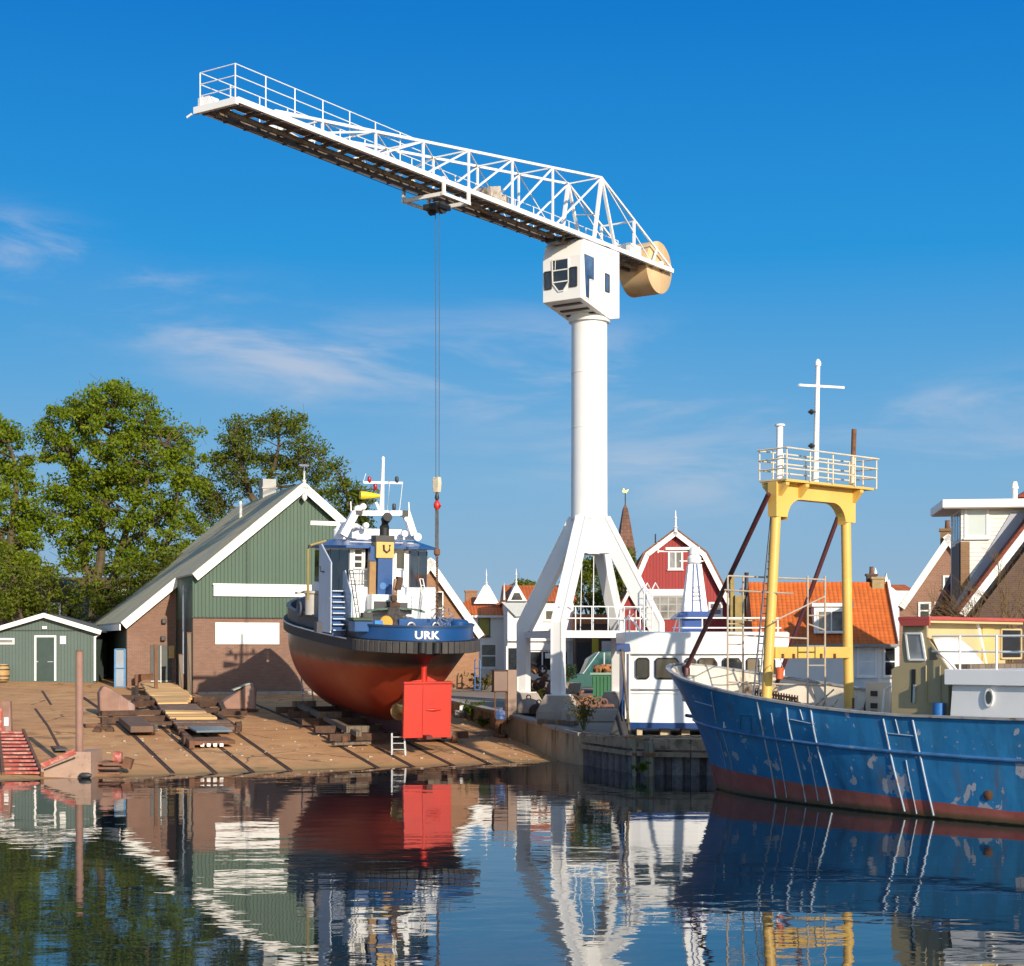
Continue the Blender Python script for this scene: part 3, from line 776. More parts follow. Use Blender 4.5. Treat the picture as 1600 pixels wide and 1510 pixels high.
# superstructure
ZD = 4.55
LIGHTB = paint('tug_pale_blue',(.52,.60,.70),.45,.05,1.0)
m = MB()
a4 = 3.9
m.prism([(T(541,0,4.2).x,4.2),(T(643,0,4.2).x,4.2),(2.0,5.8),(2.05,10.5),(1.2,12.4),(-1.2,12.4),(-2.05,10.5),(-1.75,6.1)],'z',ZD,6.55)
m.build('deckhouse', W_BOAT, tug, bevel=.03)
za = T(590,858,4.6).z; zbm = T(590,930,4.6).z
wx0, wx1 = T(541,0,4.6).x, T(634,0,4.6).x; lx0, lx1 = T(507,0,6.4).x, T(661,0,6.4).x
plan = [(wx0,4.6),(wx1,4.6),(lx1-.05,6.2),(lx1-.05,8.6),(1.0,9.9),(-1.2,9.9),(lx0+.05,8.6),(lx0+.05,6.2)]
m = MB(); m.prism(plan,'z',6.56,za+.02); wh = m.build('wheelhouse', W_BOAT, tug)
def wall_window(m, fr, p, q, z0, z1, out=.012):
    """pane on the wall running from plan point p to q, inset frame bars around it"""
    p = Vector((p[0],p[1],0)); q = Vector((q[0],q[1],0)); d = (q-p).normalized(); n = Vector((d.y,-d.x,0))
    pts = [p+n*out+Vector((0,0,z0)), q+n*out+Vector((0,0,z0)), q+n*out+Vector((0,0,z1)), p+n*out+Vector((0,0,z1))]
    pane(m, pts, n, .014)
    if fr is not None:
        for a,b in zip(pts,pts[1:]+pts[:1]): fr.bar(a+n*.02,b+n*.02,.06,.05,n)
zw0, zw1 = T(590,926,4.6).z, T(590,862,4.6).z
def lerp2(a,b,u): return (a[0]+(b[0]-a[0])*u, a[1]+(b[1]-a[1])*u)
# aft: door with three panes left of the casing, sash either side
for (pa,pb,ya,yb,nb) in ((548,561,858,888,2),(564,574,856,889,0),(613,627,856,890,0)):
    m = MB(); fr = MB()
    wall_window(m,fr,(T(pa,0,4.6).x,4.6),(T(pb,0,4.6).x,4.6),T(pa,yb,4.6).z,T(pa,ya,4.6).z)
    for k in range(nb):
        zz = T(pa,yb,4.6).z+(T(pa,ya,4.6).z-T(pa,yb,4.6).z)*(k+1)/(nb+1); fr.bar((T(pa,0,4.6).x,4.57,zz),(T(pb,0,4.6).x,4.57,zz),.07,.05,(0,1,0))
    w = m.build('window', PANE, wh); fr.build('window_frame', W_TRIM, w)
m = MB(); fr = MB(); wall_window(m,fr,(T(545,0,4.6).x,4.6),(T(576,0,4.6).x,4.6),6.6,zw0+.2,.004); dr = m.build('aft_door', W_BOAT, wh)
m = MB(); m.tube([(T(562,0,4.55).x,4.53,6.6),(T(562,0,4.55).x,4.53,7.2)],.02,6); m.build('handle', GALV, dr)
for (P,Q,dn) in ((plan[7],plan[0],.55),(plan[1],plan[2],.35)):
    m = MB(); wall_window(m,None,lerp2(P,Q,.03),lerp2(P,Q,.97),T(590,918,5).z-dn,zw1+.02); w = m.build('window', PANE, wh)
    m = MB()
    for u in (.02,.5,.98):
        q = lerp2(P,Q,u); m.bar((q[0],q[1]-.03,T(590,918,5).z-dn),(q[0],q[1]-.03,zw1+.04),.045 if u == .5 else .06,.04,(0,1,0))
    m.build('window_frame', NAVYD, w)
for (P,Q) in ((plan[6],plan[7]),(plan[2],plan[3])):
    for (u0,u1) in ((.04,.48),(.52,.96)):
        m = MB(); wall_window(m,None,lerp2(P,Q,u0),lerp2(P,Q,u1),zbm+.45,zw1); m.build('window', PANE, wh)
# roof
rz0 = za
rp = [(wx0-.25,4.15),(wx1+.25,4.15),(lx1+.22,5.9),(lx1+.2,8.8),(1.1,10.3),(-1.3,10.3),(lx0-.2,8.8),(lx0-.22,5.9)]
rp2 = [(x*.72,5.0+(y-4.15)*.72+.6) for x,y in rp]
m = MB(); lo = [m.pt((x,y,rz0)) for x,y in rp]; l2 = [m.pt((x,y,rz0+.10)) for x,y in rp]; hi = [m.pt((x,y,rz0+.36)) for x,y in rp2]
m.face(lo[::-1]); m.face(hi)
for A,B in ((lo,l2),(l2,hi)):
    for k in range(8): m.face((A[k],A[(k+1)%8],B[(k+1)%8],B[k]))
roof = m.build('wheelhouse_roof', NAVY, tug)
m = MB(); m.tube([(wx0-.05,4.35,rz0+.24),(T(580,0,4.35).x,4.35,rz0+.24)],.018,6); m.tube([(T(612,0,4.35).x,4.35,rz0+.24),(wx1+.1,4.35,rz0+.24)],.018,6); m.build('roof_grab_rail', W_TRIM, roof)
zr = rz0+.36
# casing aft of the wheelhouse
YEL = paint('tug_yellow',(.62,.38,.10),.5,.08,1)
def pxbox(m, x0,x1,y0,y1,ya,yb): 
    a = T(x0,y1,ya); b = T(x1,y0,ya); m.box(a.x,b.x,ya,yb,a.z,b.z)
m = MB(); pxbox(m,585.5,609,873,935,3.9,4.5); cas = m.build('engine_casing', NAVY, tug, bevel=.02)
m = MB(); pxbox(m,583,610.5,848,872.5,3.85,4.55); m.build('casing_band', YEL, cas, bevel=.02)
m = MB(); pxbox(m,582,611,838,847.5,3.88,4.55); m.build('casing_top', DARK, cas)
m = MB(); pxbox(m,573,583,878,957,4.0,4.3); m.build('wooden_rubbing_post', paint('varnished_wood',(.30,.17,.06),.6,.2,3), cas)
m = MB(); pxbox(m,574,583,855,877,4.02,4.4); m.build('casing_side', NAVY, cas)
e0 = T(595,838,4.2); m = MB(); m.tube([e0,e0+Vector((0,0,.35)),e0+Vector((0,-.12,.62)),e0+Vector((0,-.42,.74))],.19,14); m.build('exhaust_pipe', BLACK, cas)
m = MB(); c0 = T(599,856,3.85); m.tube([c0+Vector((-.13,-.02,.1)),c0+Vector((-.11,-.02,-.12)),c0+Vector((0,-.03,-.2)),c0+Vector((.11,-.02,-.12)),c0+Vector((.13,-.02,.1))],.04,8); m.build('towing_eye', DARK, cas)
m = MB(); c0 = T(594,916,3.9); m.lathe([(.14,0),(.14,.02)],16,(c0.x,3.878,c0.z),'y'); m.build('casing_port', paint('casing_blue_pale',(.05,.16,.38),.4), cas)
# lower aft block under the casing
m = MB(); pxbox(m,577,640,930,960,3.5,4.19); m.build('winch_house', W_BOAT, tug, bevel=.02)
m = MB(); pxbox(m,581,606,940,951,3.44,3.51); pxbox(m,619,633,942,952,3.44,3.51); m.build('winch_house_opening', NAVYD, tug)
# stairs on the port side
m = MB(); t0 = T(524,924,4.8); t1 = T(526,985,3.7)
for k in range(8):
    u = k/7; p = t0.lerp(t1,u); m.cbox((p.x,p.y,p.z),.50,.2,.05); m.cbox((p.x,p.y+.08,p.z-.12),.50,.02,.24)
st = m.build('stairs', NAVY, tug)
m = MB()
for k in range(8):
    u = k/7; p = t0.lerp(t1,u); m.cbox((p.x,p.y-.11,p.z+.012),.50,.03,.04)
m.build('stair_nosing', LIGHTB, st)
for px,pt_,pf_,ya,yf,zlow in ((513.5,880,852,3.7,5.5,.9),(546,930,893,3.7,5.0,.35)):
    m = MB(); A = T(px,pt_,ya); B_ = T(px,985,ya); zf = TF.z(pf_,A.x,yf)-PITCH*yf
    m.prism([(ya,B_.z-.1),(ya,A.z),(yf-.3,zf),(yf,zf),(yf,B_.z-.1)],'x',A.x-.02,A.x+.025); m.tube([(A.x,ya-.02,B_.z),(A.x,ya-.02,A.z),(A.x,yf-.3,zf+.02)],.03,6); pp = m.build('stair_side', LIGHTB, st)
    m = MB(); m.box(A.x-.04,A.x-.021,ya+.05,yf-.05,(A.z+B_.z)/2-.1,(A.z+B_.z)/2-.02); m.build('stair_side_rib', LIGHTB, pp)
m = MB(); A = T(500,893,4.8); m.tube([A+Vector((-.1,0,.2)),A+Vector((-.11,-.1,.0)),A+Vector((.3,-.1,-.1))],.03,8); m.build('stair_handrail', DARK, st)
# starboard handrail of the starboard stairs
m = MB()
for px in (651,656): m.tube([T(px,905,5.0),T(px+13,966,3.4)],.025,6)
for k in range(7):
    u = k/6; m.tube([T(651,905,5.0).lerp(T(664,966,3.4),u), T(656,905,5.0).lerp(T(669,966,3.4),u)],.014,5)
m.build('starboard_ladder', W_TRIM, tug)
m = MB(); pxbox(m,637,653,925,965,4.6,5.1); m.build('starboard_vent_box', paint('vent_grey',(.22,.26,.32),.6,.4,8), tug)
# black ladders leaning on the deckhouse
m = MB()
for px in (542,547): m.tube([T(px,892,4.1),T(px+12,966,3.5)],.022,6)
for k in range(8): u = k/7; m.tube([T(542,892,4.1).lerp(T(554,966,3.5),u),T(547,892,4.1).lerp(T(559,966,3.5),u)],.014,5)
m.build('deck_ladder', DARK, tug)
m = MB()
for (a,b) in (((541,891),(576,891)),((541,908),(576,908))):
    m.tube([T(a[0],a[1],4.25),T(b[0],b[1],4.25)],.02,6)
for px in (541,557,576): m.tube([T(px,890,4.25),T(px,925,4.25)],.02,6)
m.build('aft_guard_rail', GALV, tug)
# roof top: A-frame, mast, radar, lights
m = MB()
for a,b,w in (((531,838),(549,802),.30),((640,837),(628,802),.28)): m.bar(T(a[0],a[1],6.2),T(b[0],b[1],6.2),w,.3,(0,1,0))
m.bar(T(545,803,6.2),T(633,803,6.2),.2,.2); m.bar(T(550,822,6.2),T(566,832,7.6),.16,.16)
pxbox(m,545,640,829,842,6.6,7.4); aframe = m.build('mast_frame', W_BOAT, tug)
m = MB(); m.tube([T(590,803,6.3),T(591.5,722,6.3)],.115,12,.06); m.lathe([(.05,0),(.07,.05),(.06,.16),(.02,.2)],8,T(591.5,723,6.3)); m.bar(T(561,755.5,6.3),T(622,756.5,6.3),.09,.09)
m.bar(T(581,786,6.3),T(588,802,6.3),.1,.1); mast = m.build('mast', W_BOAT, tug)
for px,py,c in ((570.5,752,'r'),(613,752,'k'),(580,763,'r'),(609.5,794,'k')):
    p = T(px,py,6.3); m = MB(); m.lathe([(.05,-.12),(.08,-.08),(.08,.1),(.05,.15)],10,p); m.build('signal_lamp', DARK if c=='k' else paint('lamp_red',(.35,.01,.02),.3), mast)
m = MB(); p = T(573,776,6.3); m.lathe([(.16,-.45),(.17,-.3),(.12,.1),(.05,.42)],12,p,'x'); m.build('horn', paint('signal_yellow',(.80,.56,.02),.45), mast)
m = MB(); m.tube([T(602,757,6.3),T(599,803,6.3)],.012,5); m.tube([T(622,757,6.3),T(618,800,6.3)],.012,5); m.tube([T(561,755,6.3),T(565,742,6.3)],.012,5)
for px,y0 in ((543,785),(633,786)): m.tube([T(px,800,6.2),T(px-1,y0,6.2)],.03,6)
m.build('aerial', W_TRIM, mast)
m = MB(); A = T(480,818,7.4); B = T(541,820,7.4); m.bar(A,B,.10,.17); rd = m.build('radar_scanner', W_TRIM, tug)
m = MB(); p = T(526,835,7.4); m.lathe([(.28,-.25),(.28,.15),(.2,.22),(.1,.4)],14,p); m.build('radar_pedestal', W_BOAT, rd)
for px,py,r_ in ((561,793,.13),(566,822,.12),(646,840,.17),(626,835,.14),(629,812,.12),(553,797,.15)):
    p = T(px,py,6.15); m = MB(); m.lathe([(r_*.5,-.14),(r_,-.1),(r_,.1),(r_*.6,.14)],14,p,'y'); m.build('searchlight', W_BOAT, aframe)
m = MB(); pxbox(m,551,561,799,805,6.0,6.4); m.build('camera_box', DARK, aframe)
m = MB(); pxbox(m,624,632,799,808,6.0,6.4); m.build('camera_box', DARK, aframe)
# port quarter: davit, capstan post
m = MB(); m.tube([T(478,938,7.5),T(477,858,7.5),T(481,853,7.5),T(487,851,7.5),T(505,846,7.5)],.055,8); m.build('davit', paint('davit_ochre',(.30,.22,.07),.6), tug)
m = MB(); m.lathe([(.33,5.3),(.33,6.15),(.42,6.2),(.42,6.3)],14,(T(482,0,8.2).x+.1,8.2,0)); m.tube([T(458,927,8.2),T(490,924,8.2)],.05,6); m.build('capstan', paint('capstan_grey',(.45,.43,.40),.6), tug)
m = MB()
for k in range(14):
    a = math.pi*k/13; 
m.lathe([(.30+.09*math.cos(2*math.pi*k/8),.09*math.sin(2*math.pi*k/8)) for k in range(9)],18,(T(466,0,9).x,9,T(466,950,9).z),'x',cap=False); m.build('tyre', paint('tyre_grey',(.12,.14,.18),.7), tug)
m = MB(); pxbox(m,492,501,972,988,2.2,2.6); m.build('deck_locker', NAVYD, tug)
# aft deck gear
m = MB(); pxbox(m,550,582,970,988,1.6,2.4); m.build('bollard_box', NAVY, tug, bevel=.04)
m = MB(); pxbox(m,549,580,966.5,969.5,1.5,2.5); m.build('box_lid', paint('green_lid',(.05,.08,.04),.7), tug)
m = MB(); pxbox(m,582,595,970,986,1.5,2.0); m.build('blue_drum', paint('bright_blue',(.02,.19,.50),.45), tug)
m = MB(); pxbox(m,620,720,968,985,1.9,2.5); m.build('aft_bitt_box', NAVY, tug, bevel=.03)
m = MB(); pxbox(m,564,579,958,969,2.6,3.0); m.build('dark_locker', DARK, tug)
TARP = paint('green_tarp',(.12,.17,.12),.8,.2,4)
m = MB(); rows = []
for i in range(9):
    u = i/8; row = []
    for j in range(15):
        v = j/14; p = T(565+95*v, 956-6*math.sin(v*math.pi)**.5+ (3 if i in (0,8) else 0)+random.uniform(-1,1), 2.6+1.0*u); row.append(p)
    rows.append(row)
m.grid(rows); m.build('tarpaulin', TARP, tug)
m = MB(); p = T(613,915,3.1); m.tube([T(612,958,3.1),T(613,922,3.1),T(614,905,3.1)],.11,10,.09); post = m.build('tow_post', paint('tow_post_brown',(.40,.25,.16),.6,.2,4,dirt=(.1,.05,.03),damt=.5), tug)
m = MB(); m.cbox(T(618,912,3.05),.22,.3,.5,ry=.2); m.cbox(T(611,935,3.0),.2,.25,.2,ry=-.2); m.lathe([(.12,-.2),(.2,0),(.12,.2)],12,T(612,947,3.0),'x'); m.build('tow_hook', RUSTD, post)
m = MB()
for k in range(9):
    a = T(603+random.uniform(0,14),952,2.7); b = T(592+k*4.2+random.uniform(-2,2),984+random.uniform(-4,2),2.0); m.tube([a,a.lerp(b,.5)+Vector((0,-.1,.05)),b],.09,7)
m.build('rope_pile', paint('dark_ropes',(.06,.05,.045),.9,.4,6), tug)
m = MB(); m.lathe([(.24,-.05),(.27,0),(.24,.05)],18,T(600,973,1.8),'y'); m.build('float', paint('float_ochre',(.60,.30,.03),.5), tug)
for px in (639,678):
    p = T(px,979,1.85); m = MB(); m.lathe([(.14+.05*math.cos(2*math.pi*k/8),.05*math.sin(2*math.pi*k/8)) for k in range(9)],16,p,'y',cap=False); m.build('fairlead', GALV, tug)
m = MB()
for k in range(46):
    a = T(random.uniform(676,705),random.uniform(950,985),random.uniform(1.7,2.6)); b = a+Vector((random.uniform(-.35,.35),random.uniform(-.2,.2),random.uniform(-.5,.3)))
    m.tube([a,b],.018,5)
m.build('tangled_gear', paint('gear_mixed',(.15,.15,.17),.6,.8,6,dirt=(.3,.05,.03),damt=.4), tug)
m = MB(); 
p = T(713,975,2.0); m.lathe([(.38,-.12),(.38,.1),(.30,.16)],16,p); m.lathe([(.24,-.6),(.24,-.1)],14,p); m.build('quarter_bollard', NAVY, tug)

# cradle under the tug
crad = thing('slip_cradle', 'dark timber cradle with keel blocks carrying the red tug on the rails', 'cradle', (-3.0,62.8,0), TF.rz)
def sl(x,y):
    w = TF.w(x,y); return slip_z(w.x,w.y)
m = MB()
for k,y in enumerate((4.2,6.4,8.6,10.8,13.0)):
    z = max(sl(-2.6,y),sl(2.6,y))
    m.bar((-2.9,y,z+.26),(2.9,y,z+.26),.34,.28)
m.build('cross_beam', RUSTD, crad)
m = MB()
for y in (4.2,6.4,8.6,10.8,13.0):
    z = max(sl(-2.6,y),sl(2.6,y))+.40; top = .72+PITCH*y+.02
    m.box(-.28,.28,y-.18,y+.18,z,max(top,z+.05))
m.build('keel_block', TIMBER, crad)
m = MB()
for s in (-1,1):
    for y in (4.4,8.6,12.8):
        z = max(sl(-2.6,y),sl(2.6,y))+.4; m.cbox((s*1.7,y,z+.14),1.0,.34,.26,rz=.1)
    for (ya,yb) in ((3.4,13.6),):
        m.bar((s*1.9,ya,sl(s*1.9,ya)+.5),(s*1.9,yb,sl(s*1.9,yb)+.5),.22,.2)
m.build('bilge_support', TIMBER, crad)
for s in (-1,1):
    for y in (4.2,8.6,13.0):
        z = sl(s*2.3,y); m = MB(); m.lathe([(.12,-.12),(.17,-.1),(.15,.06),(.19,.1),(.1,.12)],14,(s*2.3,y-.1,z+.17),'x'); m.build('wheel', RUST, crad)
m = MB()
for k in range(5):
    y = 3.4+k*.9; m.cbox((-2.2+.3*k,y,sl(-2.2+.3*k,y)+.10),1.6,.28,.1,rz=random.uniform(-.4,.4))
tag(m.build('loose_timber', TIMBER), 'dark loose timbers lying on the slip under the tug', 'timber'); bpy.data.objects['loose_timber'].location = (-3.0,62.8,0.04); bpy.data.objects['loose_timber'].rotation_euler = (0,0,TF.rz)

# ladders
ALU = paint('aluminium',(.50,.50,.50),.4,.1,4,metal=.4)
def ladder(name, label, p, q, w, n, lean=None, rest=None):
    o = thing(name, label, 'ladder', p, 0, None); d = Vector(q)-Vector(p)
    m = MB()
    for s in (-.5,.5): m.bar((s*w,0,0),(d.x+s*w*.9,d.y,d.z),.06,.035)
    m.build('stile', ALU, o); m = MB()
    for k in range(1,n+1):
        u = k/(n+.6); m.bar((-w/2+d.x*u,d.y*u,d.z*u),(w/2+d.x*u,d.y*u,d.z*u),.05,.03)
    m.build('rung', ALU, o)
    if lean:
        m = MB()
        for s in (-.5,.5): m.bar((s*w,lean,0),(d.x+s*w*.9,d.y,d.z),.04,.03)
        m.build('rear_leg', ALU, o)
    return o
p = slip_pt(623,1181); q = at(622,1146,p.y+.15); ladder('step_ladder','small grey step ladder standing below the red rudder',p,q,.52,3,.45)
p = slip_pt(483,1114); q = at(478,1056,p.y+.5); ladder('aluminium_ladder','tall aluminium ladder leaning on the shaded port side of the tug',p,q,.48,7)
m = MB()
# ------------------------------------------------------------------ blue trawler
BX, BY, BR = 6.4, 51.5, R(42)
BF = Frame(BX, BY, 0, BR)
def Bp(px, py, x=None, a=None):
    """local point (x to starboard, y forward) seen at a pixel: either on the lengthwise plane x or on the cross plane a metres aft"""
    if x is not None: y = BF.y(px, x)
    else: y = -a; x = BF.x(px, y)
    return Vector((x, y, BF.z(py, x, y)))
boat = thing('fishing_trawler', 'old blue trawler with peeling paint, red boot top and yellow gantry moored at right', 'fishing boat', (BX,BY,0), BR)
TIPY = 1.62
def b_sheer(y):                 # rail height; y forward of the stem foot, negative aft
    a = TIPY-y
    pts = [(0,3.82),(1,3.62),(2.5,3.36),(5,3.02),(7.5,2.74),(10,2.58),(14,2.58),(20,2.75),(30,3.1)]
    for (p,q),(r_,s) in zip(pts,pts[1:]):
        if a <= r_: return q+(s-q)*(a-p)/(r_-p)
    return 3.1
def b_half(y, z):               # half breadth at height z
    zs = b_sheer(y); u = max(0,min(1.05,z/zs))
    stem = TIPY*max(0,min(1,z/3.82))**1.25          # stem leans forward
    a = stem-y
    if a <= 0: return 0
    full = 2.92+.36*u
    L = 11.5-5.5*u**1.4
    if a > L: k = 1
    else: k = (1-(1-a/L)**(2.3-.2*u))**(1/(1.25+.55*u))
    flare = full*k
    if z < 0: flare *= max(0,1+z*.25)
    return flare
t = NT('trawler_hull_paint'); X = t.xyz()
blue = t.mix(t.rng(t.noise(.45,6,.6),.35,.68), (.022,.175,.40), (.04,.25,.50))
strk = t.noise(1.6,7,.65,t.vec(X[0],X[1],t.mth('MULTIPLY',X[2],.12)))
blue = t.mix(t.rng(strk,.5,.74,0,.55), blue, (.022,.05,.085))
pv = t.vec(X[0],t.mth('MULTIPLY',X[1],.75),t.mth('MULTIPLY',X[2],.62))
pn = t.noise(1.9,4,.55,pv,.3); low = t.rng(X[2],.5,2.6,.06,-.01)
worn = t.mth('GREATER_THAN', t.mth('ADD',pn,low), .668)
blue = t.mix(t.mth('MULTIPLY',worn,.8), blue, t.mix(t.noise(5,4), (.36,.33,.36), (.55,.53,.55)))
core = t.mth('GREATER_THAN', t.mth('ADD',pn,t.mth('MULTIPLY',low,.5)), .745)
blue = t.mix(core, blue, (.13,.07,.05))
spot = t.mth('GREATER_THAN', t.noise(5.5,3,.6), .685); blue = t.mix(t.mth('MULTIPLY',spot,.7), blue, (.38,.36,.36))
rs = t.rng(t.noise(.9,6,.6,t.vec(X[0],X[1],t.mth('MULTIPLY',X[2],.1))),.60,.70,0,.6); blue = t.mix(rs, blue, (.14,.10,.075))
red = t.mix(t.rng(t.noise(.9,6,.65),.35,.7), (.34,.075,.06), (.42,.15,.12))
red = t.mix(t.rng(t.noise(2.2,6,.7),.58,.72,0,.6), red, (.17,.12,.09))
a_ = t.mth('MULTIPLY',t.mth('ADD',X[1],12.0),.036)
lvl = t.mth('ADD',.37,t.mth('MAXIMUM',a_,0.0))
c = t.mix(t.mth('GREATER_THAN',t.mth('ADD',X[2],t.mth('MULTIPLY',t.noise(1.5,4),.05)),lvl), red, blue)
weed = t.rng(t.mth('ADD',X[2],t.mth('MULTIPLY',t.noise(2.5,5),.14)), .17, .30, 1, 0)
c = t.mix(t.mth('MULTIPLY',weed,.85), c, (.14,.105,.05))
slime = t.rng(t.mth('ADD',X[2],t.mth('MULTIPLY',t.noise(6,4),.06)), .06, .085, 1, 0)
c = t.mix(slime, c, (.02,.022,.012))
t.bump(t.noise(.8,3), .45, .08)
TRAWL = t.fin(c, .42, 0, .4)
by = [1.62,1.59,1.5,1.35,1.1,.75,.3,-.3,-1,-1.8,-2.8,-3.8,-5,-6.2,-7.5,-9,-10.5,-12,-14,-17,-20,-23]
NB = 22
def brow(y, s):
    zs = b_sheer(y); row = []; zb = -.9 if y <= 0 else 3.82*(y/TIPY)**.8
    for k in range(NB+1):
        z = zs+(min(zb,zs-.01)-zs)*k/NB; row.append((s*b_half(y,z), y, z))
    return row
m = MB()
for s in (-1,1): m.grid([brow(y,s) for y in by])
m.poly(brow(by[-1],-1)+brow(by[-1],1)[::-1])
bh = m.build('hull', TRAWL, boat)
CREAM = paint('cream_paint', (.66,.58,.46), .5, .08, 1.2, dirt=(.35,.22,.12), damt=.42, ds=2.2, streak=True)
m = MB()                                            # inner bulwark skin
def irow(y,s):
    zs = b_sheer(y); return [(s*max(0,b_half(y,z)-.10), y-(.1 if y > 1 else 0), z) for z in [zs-.01,zs-.3,zs-.6,zs-.9,zs-1.15]]
for s in (-1,1): m.grid([irow(y,s) for y in by])
m.build('inner_bulwark', CREAM, boat)
m = MB()                                            # cap rail
for s in (-1,1):
    r0 = [(s*(b_half(y,b_sheer(y))+.06), y, b_sheer(y)) for y in by]; r1 = [(s*max(0,b_half(y,b_sheer(y))-.16), y, b_sheer(y)) for y in by]
    r2 = [(p[0],p[1],p[2]+.06) for p in r0]; r3 = [(p[0],p[1],p[2]+.06) for p in r1]
    m.grid([r0,r2]); m.grid([r2,r3]); m.grid([r3,r1]); m.grid([r1,r0])
m.build('cap_rail', paint('rail_grey',(.33,.32,.31),.5,.2,3,dirt=(.16,.1,.06),damt=.45), boat)
m = MB()
def deckrow(y,dz): 
    z = b_sheer(y)-dz; h = max(0,b_half(y,z)-.09); return [(-h,y,z),(0,y,z+.05),(h,y,z)]
m.grid([deckrow(y,.62) for y in by if y >= -2.2]); m.build('foredeck', CREAM, boat)
m = MB(); m.grid([deckrow(y,1.1) for y in by if y <= -1.8]); m.build('main_deck', CREAM, boat)
m = MB(); y=-2.25; z=b_sheer(y); m.box(-b_half(y,z-.8)+.1,b_half(y,z-.8)-.1,y-.04,y,z-1.15,z-.575); m.build('foredeck_bulkhead', CREAM, boat)
# find hull points under pixels (port side) for the ribs
tab = []
for i in range(240):
    y = 1.7-i*.075
    for j in range(70):
        z = b_sheer(y)*j/69; x = -b_half(y,z); w = BF.w(x,y,z)
        tab.append((HX+w.x/w.y*F, HY-(w.z-CAMZ)/w.y*F, x,y,z))
def onhull(px,py,off=.02):
    b = min(tab,key=lambda q:(q[0]-px)**2+(q[1]-py)**2); y,z = b[3],b[4]
    dx = -(b_half(y-.1,z)-b_half(y+.1,z))/.2; dz = (b_half(y,z+.05)-b_half(y,z-.05))/.1
    n = Vector((-1,-dx*-1*-1 if False else dx*1.0,-dz)).normalized() if False else Vector((-1,0,0))
    return Vector((b[2]-off,y,z))
RIB = paint('rib_pale', (.33,.42,.52), .45, .2, 3, dirt=(.30,.17,.11), damt=.45, ds=2)
def hull_line(name, p0, p1, r, n=9, mat=RIB):
    A = onhull(*p0); B = onhull(*p1); pts = []
    for k in range(n+1):
        q = A.lerp(B,k/n); pts.append(Vector((-b_half(q.y,q.z)-.012,q.y,q.z)))
    m = MB(); m.tube(pts,r*.8,6); return m.build(name, mat, bh)
for p0,p1,r in (((1111.5,1081),(1119,1130),.026),((1183.5,1096),(1213,1246),.032),((1204,1115),(1230,1246),.02),((1231,1104),(1260.5,1252),.03),((1268,1109),(1300,1255),.034),
                ((1261,1166),(1278,1252),.02),((1379,1123),(1414,1268),.032),((1417.5,1187),(1434,1271),.02),((1424.6,1126),(1459,1274),.034),((1250,1108),(1254,1126),.02),
                ((1121,1140),(1136,1205),.016),((1128,1140),(1146,1205),.016),((1401,1124),(1406,1147),.02)):
    hull_line('hull_rib',p0,p1,r)
for p0,p1 in (((1236,1125),(1272,1131)),((1386,1146),(1429,1150)),((1087,1095),(1113,1103))): hull_line('plate_edge',p0,p1,.02)
m = MB(); pts0 = []
ry = [1.35,1.1,.8,.4,-.2,-1,-2,-3,-4,-5,-6,-7,-8,-9,-10.5,-12,-14,-17,-20,-23]
def rubz(y):
    a = TIPY-y; return 2.24-.085*a+.0028*a*a if a < 15 else 1.6
for s in (-1,1):
    m.tube([(s*(b_half(y,rubz(y))+.01),y,rubz(y)) for y in ry],.055,8)
m.build('rubbing_strake', paint('strake_blue',(.05,.15,.32),.45,.3,2,dirt=(.25,.25,.28),damt=.42), boat)
m = MB(); m.tube([(0,TIPY*(max(0,z/3.82))**1.25+.0,z) for z in (-.6,0,.4,.8,1.4,2,2.6,3.2,3.8)],.075,8); m.build('stem_bar', paint('stem_grey',(.10,.11,.13),.5,.3,3,dirt=(.2,.1,.07),damt=.5), boat)
# anchor recess plate
q = [onhull(1156,1117),onhull(1172,1118),onhull(1174,1145),onhull(1157,1141)]
m = MB()
for a,b in zip(q,q[1:]+q[:1]): m.tube([a,b],.014,5)
m.build('doubler_plate_edge', TRAWL, bh)
q = onhull(1543,1243,.01); m = MB(); m.lathe([(.07,-.03),(.14,.0),(.12,.03)],12,q,'x'); m.build('drain_flange', RUST, bh)

# gantry
YG = paint('gantry_yellow', (.67,.42,.10), .48, .09, .8, dirt=(.30,.16,.06), damt=.36, ds=1.6, streak=True)
gA = 3.3
lt = Bp(1214,772,a=gA); lb = Bp(1195,1075,a=gA); rt = Bp(1321,775,a=gA); rb_ = Bp(1327,1100,a=gA)
zdk = b_sheer(-gA)-1.15; lb.z = rb_.z = zdk; zt_ = lt.z
def gx(px): return Bp(px,900,a=gA).x
m = MB(); m.tube([lb,lt],.15,18,.15); m.tube([rb_,rt],.15,18,.15); gl = m.build('gantry_leg', YG, boat)
m = MB(); m.tube([rb_,rb_+Vector((0,0,.95))],.156,18); m.build('rusty_leg_foot', RUST, gl)
m = MB(); zb0 = Bp(1265,1029,a=gA).z; zb1 = Bp(1265,1011,a=gA).z
m.box(gx(1203)+.1,gx(1326)-.1,-gA-.14,-gA+.14,zb0,zb1); xb = m.build('gantry_crossbeam', YG, boat, bevel=.02)
m = MB()
for px in (1224,1241,1284,1305): x = Bp(px,0,a=gA+.2).x; m.box(x-.02,x+.02,-gA-.22,-gA-.145,zb0+.0,zb0+.14)
m.build('beam_lug', RUST, xb)
